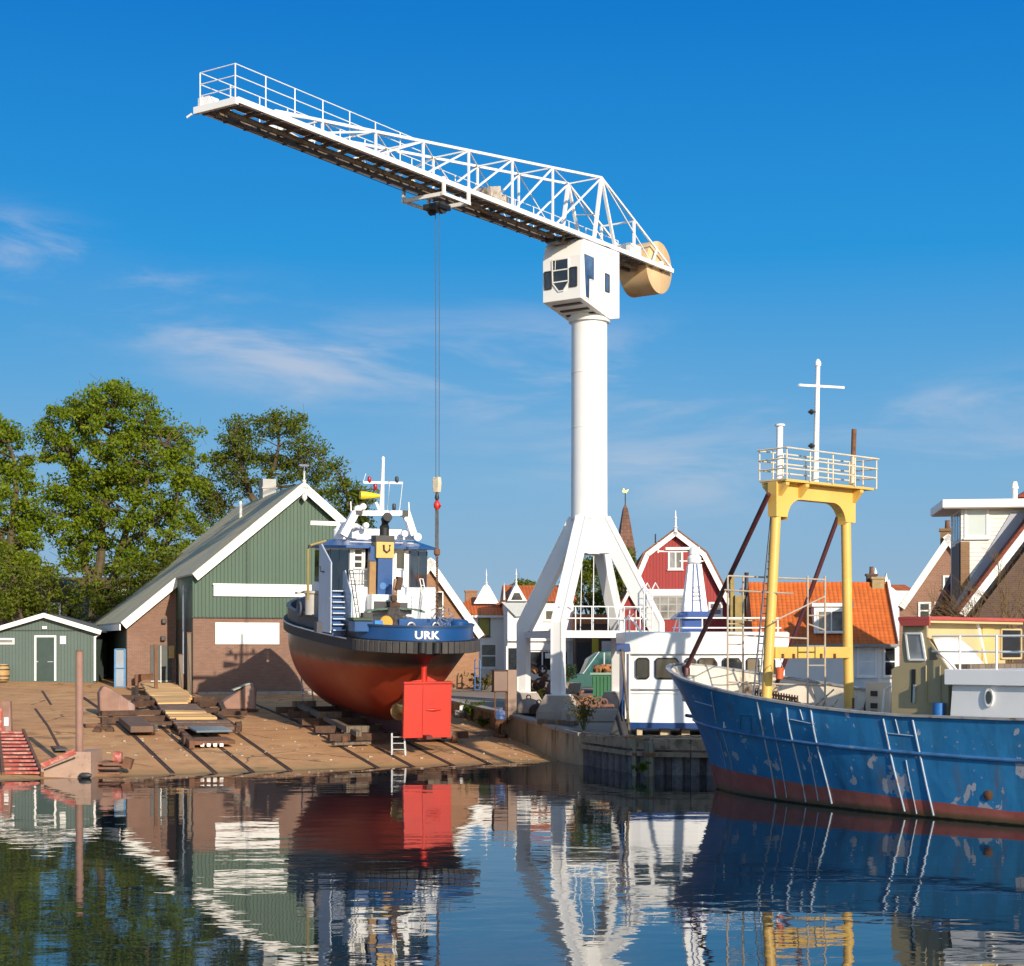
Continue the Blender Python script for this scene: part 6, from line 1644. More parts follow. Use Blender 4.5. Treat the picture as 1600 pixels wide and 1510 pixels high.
tree('leafy bush between the trunks and the boat shed roof',220,98,
     [(215,905,38,32),(180,925,40,30),(255,890,30,30),(150,935,40,28)],[[(215,985,.12),(215,930,.08),(220,880,.03)],[(215,985,.1),(180,920,.03)]],65,80,.11,LEAFB,16,name='leafy_bush',base=2.3)
tree('green tree with bare brown lower twigs seen between the crane legs',925,118,
     [(925,885,30,24),(918,925,40,40),(950,950,26,30),(905,890,20,20)],[[(925,1040,.2),(924,950,.14),(922,880,.05)],[(924,950,.1),(950,930,.04)],[(924,990,.1),(905,900,.04)]],75,44,.13,LEAFD,17,group='trees among the houses',base=2.2)
tree('round treetop above the orange roof left of the crane legs',832,140,
     [(832,921,26,11),(815,922,14,8),(848,922,12,8)],[[(832,1040,.2),(832,940,.14),(830,918,.05)]],45,50,.15,LEAFB,18,group='trees among the houses',base=2.2)
tree('dark tree behind the roof of the red house',975,130,[(975,880,20,22),(960,930,22,35),(985,905,18,25)],[[(975,1040,.2),(973,940,.14),(975,880,.05)]],45,50,.14,LEAFD,19,group='trees among the houses',base=2.2)
# bare shrub in front of the modern house
bt = thing('bare_tree','leafless brown tree with fine twigs in front of the modern house','tree',((1590-800)/F*58,58,1.3))
m = MB(); rng = np.random.default_rng(5)
def twig(p, d, L, r, dep):
    q = p+d*L; m.tube([p,q],r,5,r*.7,cap=False)
    if dep == 0: return
    for _ in range(3 if dep > 1 else 4):
        nd = (d+Vector(rng.normal(0,.42,3))+Vector((-.12,0,.10))).normalized(); twig(p.lerp(q,rng.uniform(.5,1)),nd,L*rng.uniform(.6,.85),max(.006,r*.55),dep-1)
for a in (-.9,-.5,-.15,.3,.7): twig(Vector((a*.2,0,.5)),Vector((a*.75,rng.uniform(-.2,.2),1)).normalized(),2.35,.05,4)
m.tube([(0,0,-.3),(0,0,.6)],.12,8); m.build('trunk',paint('bare_bark',(.16,.095,.035),.8,.3,3),bt,recalc=False)

# ------------------------------------------------------------------ white wheelhouse propped on the quay
YW = 59.3; zq = 1.27
wf = Frame((983-800)/F*YW, YW, zq+.26, R(2))
whs = thing('boat_superstructure','white boat wheelhouse section with curved front propped on blocks on the quay','wheelhouse',tuple(wf.o),wf.rz)
xr_ = wf.x(1226)
def wplan(t_, bulge=.55, grow=0.0, w=None):
    """front outline: straight left flank, then a curved front"""
    w = w or xr_; pts = []
    for k in range(15): u = k/14; pts.append((-grow+u*(w+2*grow), -grow-bulge*math.sin(math.pi*min(1,u*1.0))**.8))
    return pts+[(w+grow,3.5),(-grow,3.5)]
zb0 = 0; z_st = wf.z(1118,1); z_vis0 = wf.z(1022,1); z_vis1 = wf.z(992,1)
NAVS = paint('stripe_navy',(.010,.045,.17),.4,.1,1)
m = MB(); m.prism(wplan(0),'z',.17,z_vis0+.02); body = m.build('house_wall', W_BOAT, whs)
m = MB(); m.prism(wplan(0,grow=.03),'z',-.03,.17); m.build('blue_band', NAVS, whs)
m = MB(); pl = wplan(0,grow=.10,bulge=.60); pl2 = wplan(0,grow=.14,bulge=.66)
lo = [m.pt((x,y,z_vis0)) for x,y in pl]; md = [m.pt((x,y,z_vis1+.06)) for x,y in pl2]; hi = [m.pt((x,y,z_vis1+.10)) for x,y in wplan(0,grow=.08,bulge=.6)]
m.face(lo[::-1]); m.face(hi)
for A,B in ((lo,md),(md,hi)):
    for k in range(len(A)): m.face((A[k],A[(k+1)%len(A)],B[(k+1)%len(B)],B[k]))
m.build('visor_parapet', W_BOAT, whs)
def wy(x): u = x/xr_; return -.55*math.sin(math.pi*max(0,min(1,u)))**.8
RUBBER = paint('seal_black',(.02,.02,.02),.5)
for (a,b,cut) in ((996,1015,0),(1025,1061,1),(1070,1086,0),(1090,1119,1),(1128,1158,1),(1166,1186,0),(1194,1212,0)):
    x0,x1 = wf.x(a,-.4),wf.x(b,-.4); 
    if x1 > xr_-.1: x1 = xr_-.12
    z0_,z1_ = wf.z(1060,1),wf.z(1029,1)
    if cut: z1_ -= .0
    y0,y1 = wy(x0),wy(x1); d = Vector((x1-x0,y1-y0,0)).normalized(); n = Vector((d.y,-d.x,0))
    c = .075; P = Vector((x0,y0,0)); L = (Vector((x1,y1,0))-P).length
    out2 = [(c,z0_),(L-c,z0_),(L,z0_+c),(L,z1_-c*(2.2 if cut else 1)),(L-c*(1.6 if cut else 1),z1_),(c,z1_),(0,z1_-c),(0,z0_+c)]
    sag = max(wy((x0+x1)/2)*-1+ (y0+y1)/2, 0)+.02
    pts = [P+d*s+n*sag+Vector((0,0,z)) for s,z in out2]
    m = MB(); pane(m,pts,n,.015); w = m.build('window', PANE, body)
    m = MB()
    for p,q in zip(pts,pts[1:]+pts[:1]): m.tube([p+n*.018,q+n*.018],.03,5,cap=False)
    m.build('window_seal', RUBBER, w)
m = MB()
for zz in (wf.z(1077,1),):
    m.tube([(x,y-.10,zz) for x,y in wplan(0)[:13]],.02,6)
    for x,y in wplan(0)[1:13:3]: m.tube([(x,y-.1,zz),(x,y,zz)],.015,5)
m.build('grab_rail', GALV, whs)
m = MB(); m.tube([(x,y-.02,wf.z(1083,1)) for x,y in wplan(0)[:14]],.025,6); m.build('weld_seam', W_BOAT, whs)
m = MB(); m.cbox((-.22,.0,wf.z(1012,0)),.5,.35,.28); m.tube([(-.1,.3,wf.z(1018,0)),(-.25,.2,.2),(-.2,.1,-.2)],.03,6); m.build('side_light', NAVS, whs)
# roof gear: mast casing with blue base, rails, ladder
zt_ = z_vis1+.10
m = MB(); x0,x1 = wf.x(1050,1.2),wf.x(1108,1.2)
ELB = paint('electric_blue',(.006,.055,.24),.35,.1,1)
m.prism([(x0,wf.z(968,2,1.2)),(x0+.18,wf.z(960,2,1.2)),(wf.x(1068,1.2),wf.z(956,2,1.2)),(wf.x(1104,1.2),wf.z(956,2,1.2)),(x1,wf.z(962,2,1.2)),(x1,wf.z(966,2,1.2))],'y',.7,1.9)
m.box(wf.x(1064,1.2),wf.x(1096,1.2),.9,1.8,zt_-.02,wf.z(967,2,1.2)); mb = m.build('mast_base', ELB, whs)
m = MB(); 
bx0,bx1,tx0,tx1 = wf.x(1066,1.2),wf.x(1104,1.2),wf.x(1075,1.2),wf.x(1095,1.2); z0_,z1_ = wf.z(956,2,1.2),wf.z(882,2,1.2)
A = [m.pt(p) for p in ((bx0,.85,z0_),(bx1,.85,z0_),(bx1,1.6,z0_),(bx0,1.6,z0_))]; B = [m.pt(p) for p in ((tx0,1.0,z1_),(tx1,1.0,z1_),(tx1,1.45,z1_),(tx0,1.45,z1_))]
m.face(A[::-1]); m.face(B)
for k in range(4): m.face((A[k],A[(k+1)%4],B[(k+1)%4],B[k]))
ms = m.build('mast_casing', W_BOAT, whs)
m = MB()
for u in (.36,.72): m.bar((bx0+(bx1-bx0)*u,.84,z0_),(tx0+(tx1-tx0)*(u*.7+.12),.99,z1_),.045,.03,(0,1,0))
m.build('blue_stripe', ELB, ms)
m = MB(); xc = (tx0+tx1)/2; m.lathe([(.16,z1_),(.25,z1_+.06),(.26,z1_+.24),(.18,z1_+.34),(.20,z1_+.36),(.20,z1_+.60),(.12,z1_+.64)],16,(xc,1.22,0)); m.tube([(wf.x(1069),1.2,wf.z(877,2,1.2)),(wf.x(1107),1.2,wf.z(877,2,1.2))],.025,6); m.build('radar_pedestal', W_BOAT, ms)
m = MB(); m.bar((wf.x(1040,1.2),1.2,wf.z(857.5,2,1.2)),(wf.x(1093,1.2),1.2,wf.z(857,2,1.2)),.10,.09); m.bar((wf.x(1029,1.2),1.3,wf.z(861.5,2,1.2)),(wf.x(1078,1.2),1.3,wf.z(861.5,2,1.2)),.06,.05); m.bar((wf.x(1029,1.2),1.3,wf.z(864,2,1.2)),(wf.x(1029,1.2),1.3,wf.z(848,2,1.2)),.05,.05); m.build('radar_scanner', W_TRIM, ms)
m = MB(); 
for k in range(4): zz = z0_+.9-.16*k; xk0 = bx0+(bx1-bx0)*.42; m.tube([(xk0,.80,zz),(xk0+.28,.80,zz)],.014,5)
m.build('mast_steps', GALV, ms)
m = MB(); zr1 = wf.z(966,1); 
rl = [(wf.x(1050,-.2),-.25),(wf.x(1190,-.2),-.25),(wf.x(1222,0),.2)]
for zz in (zr1,zr1-.35): m.tube([(x,y,zz) for x,y in rl],.028,6)
for px in (1061,1097,1136,1160,1188,1215): m.tube([(wf.x(px,-.2),-.24,zt_),(wf.x(px,-.2),-.24,zr1)],.026,6)
m.tube([(wf.x(1052,-.2),-.24,zt_),(wf.x(1058,-.2),-.24,zr1)],.026,6)
m.build('roof_railing', W_TRIM, whs)
m = MB()
for px in (977,983): m.tube([(wf.x(px,0),-.1,.3),(wf.x(px,0),-.1,wf.z(966,0)),(wf.x(px,0)+.2,.4,wf.z(960,0))],.028,6)
m.bar((wf.x(985),0,wf.z(965,0)),(wf.x(1004),.1,wf.z(990,0)),.07,.07); m.tube([(wf.x(975),0,wf.z(966,0)),(wf.x(1000),0,wf.z(966,0))],.028,6); m.build('boarding_rail', W_TRIM, whs)
for k,(px,w_,h_) in enumerate(((1040,.36,.16),(1072,.30,.26),(1110,.34,.26),(1000,.2,.2),(1170,.35,.26))):
    x = wf.x(px,-.1); p = wf.w(x,.1-.0,-.26); o = thing('wooden_block',('small pale timber block under the left front of the white wheelhouse','thick pale block under the middle of the white wheelhouse','pale block under the white wheelhouse beside the blue bow','square post block at the left corner of the white wheelhouse','pale block under the white wheelhouse behind the blue bow')[k],'block',(p.x,p.y,zq-.03),0,'blocks under the white wheelhouse')
    m = MB(); m.box(-w_/2,w_/2,-.15,.35,0,.245); m.build('timber', paint('pale_timber',(.45,.36,.24),.8,.2,3), o, bevel=.01); m = MB(); m.box(-w_/2+.03,w_/2-.03,-.12,.3,.246,.262); m.build('wedge', PINE, o)
m = MB(); 
# dark panels leaning against the left flank
o = thing('rubber_sheet','black sheet leaning against the left flank of the white wheelhouse','sheet',at(958,1140,59.6)+Vector((0,0,.0)),0); o.location.z = zq-.05
m = MB(); q = Matrix.Rotation(.0,4,'Z'); m.poly([(-.12,-.55,0),(.52,-.35,0),(.50,.25,1.1),(.36,.25,1.25)]); s_ = m.build('panel', BLACK, o); sm = s_.modifiers.new('thick','SOLIDIFY'); sm.thickness = .06
m = MB(); m.tube([(-.14,-.57,.02),(.35,.24,1.27)],.04,6); m.build('edge_batten', DARK, o)
o = thing('wooden_pole','grey wooden pole leaning beside the white wheelhouse corner','pole',at(984,1140,58.6),0); o.location.z = zq-.05
m = MB(); m.tube([(0,0,0),(-.25,.35,3.0)],.05,7); m.build('shaft', TIMBER, o); m = MB(); m.tube([(-.25,.35,3.0),(-.255,.36,3.1)],.06,7); m.build('tip', DARK, o)

# ------------------------------------------------------------------ left: ramp, mooring post, float, plank cradle
LILAC = paint('lilac_rust',(.27,.15,.11),.75,.2,1.5,dirt=(.32,.25,.24),damt=.45,ds=2.5,streak=True)
p = at(124,1206,56.0); o = thing('mooring_post','tall rusty lilac steel mooring post standing at the water edge','post',(p.x,56.0,0))
m = MB(); m.lathe([(.125,-2),(.125,4.2),(.115,4.23)],18,(0,0,0)); m.build('tube', LILAC, o)
m = MB(); m.lathe([(.118,4.23),(.10,4.27)],18); m.build('cap', RUST, o)
REDP = paint('red_ramp_paint',(.38,.075,.055),.6,.25,2.5,dirt=(.50,.26,.20),damt=.52,ds=4)
o = thing('slip_ramp','ribbed red steel ramp sloping into the water at the left edge','ramp',(0,0,0))
a0,b0 = slip_pt(18,1150),slip_pt(70,1150)
c0,d0 = at(5,1211,55.5),at(66,1209,55.5); t0,t1 = slip_pt(-2,1146),slip_pt(36,1146)
m = MB(); n = 12
L_ = [t0.lerp(Vector((c0.x,c0.y,.02)),k/n)+Vector((0,0,.10)) for k in range(n+1)]; R_ = [t1.lerp(Vector((d0.x,d0.y,.02)),k/n)+Vector((0,0,.10)) for k in range(n+1)]
for k in range(n):
    m.bar(L_[k].lerp(L_[k+1],.5),R_[k].lerp(R_[k+1],.5),.40,.07)
m.build('treads', REDP, o)
m = MB(); 
for E in (L_,R_): m.bar(E[0],E[-1],.10,.16)
m.bar(L_[0]-Vector((0,0,.1)),R_[0]-Vector((0,0,.1)),.1,.1); m.build('side_beam', RUST, o)
p = slip_pt(10,1146); o = thing('ramp_post','worn pink steel post with white patches at the head of the red ramp','post',(p.x,p.y,p.z))
m = MB(); m.prism([(-.16,0),(.22,0),(.18,1.25),(-.14,1.25)],'y',-.12,.12); m.build('upright', LILAC, o); m = MB(); m.box(-.20,.0,-.22,-.125,.0,.22); m.box(-.28,-.12,-.2,-.1,.1,1.0); m.build('bracket', REDP, o); m = MB(); m.box(-.05,.12,-.14,-.122,.3,.62); m.build('white_patch', W_TRIM, o)
# sloped pontoon with red edge
p = at(90,1212,55.6); o = thing('sloped_pontoon','low grey wedge shaped pontoon with a red top edge beside the mooring post','pontoon',(p.x,55.6,0))
xw0,xw1 = (64-90)/F*55.6,(142-90)/F*55.6
def zz(py): return CAMZ+(HY-py)/F*55.6
m = MB(); m.prism([(xw0,-.4),(xw1,-.4),(xw1,zz(1175)),((118-90)/F*55.6,zz(1175)),(xw0,zz(1199))],'y',0,1.6); m.build('float_body', paint('pontoon_grey',(.40,.26,.19),.7,.12,1.5,dirt=(.25,.15,.1),damt=.45), o)
m = MB(); A = Vector((xw0+.03,-.03,zz(1197))); B = Vector(((118-90)/F*55.6,-.03,zz(1174))); m.bar(A,B,.05,.17); m.build('red_edge', REDP, o)
m = MB(); A = Vector((xw0+.12,-.04,zz(1203))); B = Vector(((118-90)/F*55.6,-.04,zz(1184)));  m.bar(A,B,.03,.05); m.build('rub_strip', DARK, o)
m = MB(); m.lathe([(.05,-.2),(.10,-.1),(.10,.1),(.05,.2)],10,(xw1-.15,-.15,.10),'x'); m.build('shackle', DARK, o)
p = at(165,1207,56.6); o = thing('steel_trough','low rust brown steel trough with a red end lying at the water edge','trough',(p.x,56.6,0))
w_ = (187-142)/F*56.6
m = MB()
for k,z in enumerate((.12,.30,.46)): m.box(-w_/2,w_/2,-.1-.0*k,.7,z-.07,z)
m.box(-w_/2,w_/2,.0,.7,-.3,.05); m.build('trough_body', rusty('brown_steel',(.16,.075,.05),(.26,.13,.09)), o)
m = MB(); m.lathe([(.2,-.12),(.22,0),(.18,.14)],12,(w_/2-.1,.1,.62),'x'); m.build('red_end', REDP, o); m = MB(); m.cbox((w_/2+.22,.2,.42),.3,.3,.36,ry=.3); m.build('end_block', RUST, o)

# plank cradle
PO = slip_pt(300,1130); 
cr = thing('plank_cradle','rusty slip carriage decked with fresh pine planks and dark beams','cradle',tuple(PO),TF.rz)
crf = Frame(PO.x,PO.y,PO.z,TF.rz)
def onslip(px,py,h=0):
    q = slip_pt(px,py); d = q-PO; return Vector((d.x*crf.c+d.y*crf.s, -d.x*crf.s+d.y*crf.c, d.z+h))
def plank(m,a,b,w,h,up): 
    A = onslip(*a,up); B = onslip(*b,up); m.bar(A,B,w,h)
SLN = Vector((0,-.075,1)).normalized()
def decking(m, rows, up, th=.10, fill=.94):
    ends = [(onslip(x0,y+4,up),onslip(x1,y+4,up)) for y,x0,x1 in rows]
    for k,(A,B) in enumerate(ends):
        j = k+1 if k+1 < len(ends) else k-1
        w = min(3.2,abs((ends[j][0]+ends[j][1]-A-B).y)/2*fill)
        m.bar(A+Vector((0,0,random.uniform(0,.05))),B+Vector((0,0,random.uniform(0,.05))),w,th,SLN)
m = MB(); decking(m,((1079,222,276),(1083,225,280),(1087,227,287),(1091,229,293),(1095,232,297),(1099,238,298),(1103,242,296),(1107,245,292)),.36)
m.build('pine_planks', PINE, cr); m = MB(); decking(m,((1124,258,322),(1128,261,330),(1132,264,337)),.36); m.build('spare_planks', PINE, cr)
m = MB(); decking(m,((1112,248,308),(1116,250,313),(1120,254,318)),.32); decking(m,((1137,270,358),(1141,274,362),(1145,276,364)),.30)
m.build('old_planks', paint('old_plank_brown',(.17,.10,.065),.85,.25,3,dirt=(.3,.22,.16),damt=.45), cr)
m = MB()
for (a,b,w,h,up) in (((190,1100),(236,1101),.22,.24,.3),((302,1104),(334,1103),.22,.24,.3),((206,1112),(246,1108),.2,.26,.3),((310,1112),(348,1109),.2,.26,.3),((158,1124),(260,1122),.34,.2,.25),((300,1121),(350,1118),.34,.2,.25),
                     ((158,1134),(268,1130),.2,.26,.2),((340,1122),(386,1122),.2,.2,.2),((205,1140),(268,1140),.5,.14,.25),((344,1110),(350,1122),.2,.2,.3),((272,1141),(368,1145),.2,.3,.15),
                     ((214,1076),(214,1108),.16,.3,.2),((276,1080),(300,1122),.18,.3,.1),((228,1100),(300,1166),.2,.34,.1),((300,1098),(372,1146),.2,.3,.1),((213,1075),(240,1068),.2,.3,.5)):
    plank(m,a,b,w,h,up)
m.build('steel_beams', RUSTD, cr)
m = MB(); m.bar(onslip(244,1090,.1),onslip(243,1090,2.6),.16,.16); m.build('upright_post', RUST, cr)
m = MB(); m.bar(onslip(213,1082,.1),onslip(213,1082,.9),.12,.12); m.bar(onslip(213,1082,.75),onslip(238,1080,.75),.1,.3); m.build('rear_stop', RUST, cr)
for k,(px,py) in enumerate(((236,1149),(290,1166),(372,1143),(214,1104),(282,1150),(270,1138))):
    q = onslip(px,py,.2); m = MB(); m.lathe([(.12,-.12),(.2,-.1),(.2,.08),(.23,.12),(.1,.14)],14,(q.x,q.y,q.z),'x'); m.build('wheel', RUSTD, cr)
m = MB(); m.bar(onslip(290,1167,.2),onslip(360,1165,.2),1.2,.14,SLN); plank(m,(288,1160),(300,1172),.2,.3,.2); m.build('front_bogie', RUST, cr)
m = MB(); A = onslip(300,1157,.42); B = onslip(356,1156,.42); m.bar(A,B,1.5,.08,SLN); m.build('blue_plate', paint('blue_grey_plate',(.11,.15,.18),.35,.2,2), cr, bevel=.02)
m = MB(); 
for k in range(4): A = onslip(316+k*10,1170,.14); m.cbox(A,.14,.05,.12)
m.build('white_tags', W_TRIM, cr)
m = MB(); plank(m,(203,1136),(222,1152),.9,.25,.3); m.build('left_bogie', paint('bogie_brown',(.14,.08,.05),.7,.2,3), cr, bevel=.03)
m = MB()
for k in range(5): 
    for j in range(3): A = onslip(233+k*3,1148,.15+.12*j); m.cbox(A,.07,.06,.08)
m.build('bogie_grille', DARK, cr)
# two lilac bilge pads
for px,py,s,lab in ((182,1118,1,'smooth lilac brown steel bilge pad, wedge left of the plank cradle'),(372,1112,-1,'lilac steel bilge pad with pale top right of the plank cradle')):
    q = slip_pt(px,py); o = thing('bilge_pad',lab,'pad',tuple(q),TF.rz,'bilge pads beside the plank cradle')
    m = MB(); m.prism([(-.75*s,.1),(.75*s,.1),(.75*s,.45),(-.25*s,1.15),(-.6*s,1.3),(-.78*s,1.0)],'y',-.4,.4); m.build('pad', LILAC, o, bevel=.08)
    m = MB(); m.box(-.8,.85,-.42,.42,0,.10); m.build('base_beam', RUSTD, o)
    if s < 0: m = MB(); m.bar((-.3*-1*-1,-.2,.98),(.45,-.2,1.27),.5,.05); m.build('pale_top', paint('pale_green_strip',(.35,.38,.30),.6), o)
# loose bits left of the cradle
q = slip_pt(142,1135); o = thing('rack_ladder','small rusty steel ladder frame lying on the slip beside the mooring post','frame',tuple(q),TF.rz)
m = MB()
for k in range(4): m.bar((-.25,-.6+.4*k,.05),(.4,-.6+.4*k,.05),.05,.05)
for x in (-.25,.4): m.bar((x,-.65,.06),(x,.65,.06),.06,.06)
m.build('bars', RUST, o)
for k,(px,py,lab) in enumerate(((152,1144,'small dark iron fitting left of a bigger one on the slip'),(163,1141,'larger curved dark iron fitting on the slip'),(172,1143,'small dark iron fitting nearest the plank cradle'))):
    q = slip_pt(px,py); o = thing('iron_fitting',lab,'fitting',tuple(q),0,'iron fittings on the slip'); m = MB(); w_ = .16 if k != 1 else .3
    m.prism([(-w_,0),(w_,0),(w_*.7,.16),(-w_*.7,.16)],'y',-.12,.12); m.build('body', RUSTD, o); m = MB(); m.tube([(-w_*.6,0,.16),(0,0,.24),(w_*.6,0,.16)],.03,6); m.build('loop', RUSTD, o)
q = slip_pt(92,1172); o = thing('dark_plank','dark grey plank lying flat on the slip above the pontoon','plank',tuple(q),TF.rz); m = MB(); m.box(-.22,.22,-.9,.9,.02,.10); m.build('board', DARK, o); m = MB(); m.box(-.22,.22,-.1,.0,.101,.12); m.build('cleat', RUST, o)
for k,(a,b) in enumerate((((55,1108),(97,1177)),((66,1080),(80,1102)))):
    m = MB(); A = slip_pt(*a); B = slip_pt(*b)
    pts = [A.lerp(B,i/8) for i in range(9)]
    for i in range(8):
        p_,q_ = pts[i],pts[i+1]; m.bar((p_.x,p_.y,slip_z(p_.x,p_.y)+.0),(q_.x,q_.y,slip_z(q_.x,q_.y)+.0),.10,.05)
    tag(m.build('slip_rail', RUSTD), ('worn old rail left of the mooring post, longer piece' if k == 0 else 'short worn rail piece in front of the low shed'),'rail','rails set in the slipway')
m = MB(); rng = np.random.default_rng(3)
for k in range(170):
    px,py = rng.uniform(160,840),rng.uniform(1120,1190); q = slip_pt(px,py); s_ = rng.uniform(.02,.075)
    m.cbox((q.x,q.y,q.z+s_*.25),s_*2,s_*1.4,s_*.8,rng.uniform(0,3),rng.uniform(-.4,.4))
o = m.build('rubble', paint('rubble',(.42,.33,.25),.9,.5,9,dirt=(.15,.09,.06),damt=.5)); o['kind'] = 'stuff'

# ------------------------------------------------------------------ foot of the slip wall
q = slip_pt(783,1152); o = thing('iron_bollard','rusty iron bollard bracket at the foot of the slip wall','bollard',tuple(q),-.3)
m = MB(); m.box(-.25,.22,-.25,.25,0,.12); m.prism([(-.22,.1),(-.08,.1),(-.02,.55),(.25,.55),(.25,.78),(-.2,.78)],'y',-.2,.2); m.build('casting', RUST, o, bevel=.03); m = MB(); m.tube([(.2,-.24,.3),(.35,-.24,.1),(.3,-.24,0)],.04,6); m.build('ring', RUSTD, o)
q = slip_pt(718,1121); o = thing('stone_lump','pale broken concrete lumps at the foot of the slip wall','stone',tuple(q),0)
m = MB(); m.cbox((0,0,.15),.5,.35,.3,.3,.2); m.build('lump', CONC, o, bevel=.06); m = MB(); m.cbox((.1,.1,.4),.22,.2,.3,.1); m.build('small_lump', W_WALL, o, bevel=.04)
def weed(name,label,base,n,h,spread,mat,seed,group=None,size=.07,cat='plant'):
    o = thing(name,label,cat,tuple(base),0,group); rng = np.random.default_rng(seed); m = MB(); tips = []
    for k in range(n):
        d = Vector((rng.normal(0,spread),rng.normal(0,spread*.7),h*rng.uniform(.5,1.1))); mid = d*.55+Vector((0,0,h*.12)); m.tube([(0,0,-.02),mid,d],.012,4,.004,cap=False); tips += [tuple(mid),tuple(d)]
    m.build('stems',paint('stem_green',(.09,.11,.03),.7,.2,4),o,recalc=False); leaves_mesh('leaves',tips,[h*.22]*len(tips),9,size,mat,o,rng); return o
GRS = leafmat('weed_leaves',(.075,.125,.015),(.16,.20,.03)); DRY = leafmat('dry_weed',(.15,.12,.03),(.26,.20,.05))
weed('weed_tuft','large green weed tuft at the foot of the slip wall',slip_pt(738,1126),26,.75,.32,GRS,21,'weeds along the slip wall')
weed('weed_tuft','small green weed below the larger tuft by the slip wall',slip_pt(754,1137),12,.42,.16,GRS,22,'weeds along the slip wall')
weed('weed_tuft','tall dry yellowish weeds growing on the quay coping before the junk',Vector((at(912,1140,62.8).x,62.6,1.2)),24,1.15,.26,DRY,23,'weeds along the slip wall',size=.06)
weed('weed_tuft','yellow green weeds at the corner of the orange brick house',Vector((at(757,1066,97).x,97,1.9)),22,.9,.5,DRY,24,size=.1)
weed('weed_tuft','little bright green sprig growing at the water on the quay pile',Vector((at(1002,1205,55.8).x,55.75,.15)),9,.35,.12,GRS,25)

# ------------------------------------------------------------------ yard clutter around the crane foot
def yz(p): return yard_z(p.x,p.y)
def yat(px,Y): p = at(px,HY,Y); return Vector((p.x,Y,yard_z(p.x,Y)))
p = yat(790,69.5); p.z = 1.35; o = thing('brown_container_bin','brown steel cabinet on thin legs beside the crane foot','cabinet',tuple(p),R(10)); f = Frame(p.x,p.y,p.z,R(10))
BRN = paint('brown_steel_paint',(.20,.125,.095),.6,.12,1,dirt=(.12,.06,.03),damt=.42)
x0,x1 = f.x(772),f.x(793); z0_,z1_ = f.z(1080,0),f.z(1049,0)
m = MB(); m.box(x0,x1,0,.6,z0_,z1_); cb = m.build('cabinet', BRN, o, bevel=.015); m = MB(); m.box(x0-.02,x1+.02,-.03,.63,z0_-.05,z0_); m.box(x0-.02,x1+.02,-.03,.63,z1_,z1_+.03); m.build('edge_strip', RUSTD, cb)
for x in (x0+.05,x1-.05): m = MB(); m.box(x-.025,x+.025,.05,.1,-.1,z0_); m.build('leg', RUST, o)
x0,x1 = f.x(794),f.x(808); m = MB(); m.box(x0,x1,.1,.7,0,f.z(1047,0)); m.build('tall_locker', paint('locker_tan',(.27,.18,.13),.6,.1,1), o, bevel=.015)
p = yat(782,68.6); p.z = 1.40; o = thing('blue_crate','pale blue plastic jerrycan under the brown cabinet','jerrycan',tuple(p)); m = MB(); m.box(-.2,.2,-.12,.12,0,.36); m.build('body', paint('pale_blue_plastic',(.20,.33,.65),.4), o, bevel=.04); m = MB(); m.tube([(-.1,0,.36),(-.06,0,.43),(.1,0,.43)],.025,6); m.build('handle', paint('blue_handle',(.15,.25,.55),.4), o)
YB = paint('yellow_barrel',(.52,.42,.02),.45,.1,2,dirt=(.3,.2,.05),damt=.4)
for k,(px,Y,h) in enumerate(((834,80,.85),(842,80.5,.9),(850,80.2,.8))):
    p = yat(px,Y); o = thing('yellow_barrel',('leftmost yellow barrel behind the crane leg','middle and tallest yellow barrel behind the crane leg','yellow barrel nearest the front crane leg')[k],'barrel',tuple(p),0,'yellow barrels behind the crane leg'); m = MB(); m.lathe([(.2,0),(.22,.05),(.22,h*.5-.03),(.235,h*.5),(.22,h*.5+.03),(.22,h-.05),(.2,h)],14); m.build('drum', YB, o); m = MB(); m.lathe([(.06,h),(.06,h+.05)],8,(.08,0,0)); m.build('bung', DARK, o)
JUNK = [('chain_heap','heap of orange rusty chain and shackles behind the left crane leg',846,78.5,1050,1068,'chain'),('anchor_heap','heap of rusty anchors and brown scrap behind the yellow barrels',838,82,1035,1060,'scrap heap'),('scrap_heap','rusty scrap steel heaped between the crane plinth and green skip',905,74.5,1075,1098,'scrap heap')]
rng = np.random.default_rng(9)
SCR = [rusty('scrap_orange',(.30,.11,.035),(.40,.20,.08)),rusty('scrap_brown',(.16,.075,.05),(.27,.14,.10)),RUSTD]
for nm,lab,px,Y,y0,y1,cat in JUNK:
    p = yat(px,Y); o = thing(nm,lab,cat,tuple(p)); H = (CAMZ+(HY-y0)/F*Y)-p.z
    for j in range(3):
        m = MB()
        for k in range(12):
            x,y = rng.normal(0,.42),rng.normal(0,.3); z = abs(rng.normal(0,.5))*H*.9*math.exp(-abs(x)); s_ = rng.uniform(.1,.26)
            if k % 3: m.cbox((x,y,min(z,H)+.1),s_*2.2,s_,s_,rng.uniform(0,3),rng.uniform(-1,1),rng.uniform(-1,1))
            else: m.lathe([(s_+.05*math.cos(2*math.pi*q/6),.05*math.sin(2*math.pi*q/6)) for q in range(7)],12,(x,y,min(z,H)+.1),'y',cap=False)
        m.build(('rings','blocks','bars')[j], SCR[j], o)
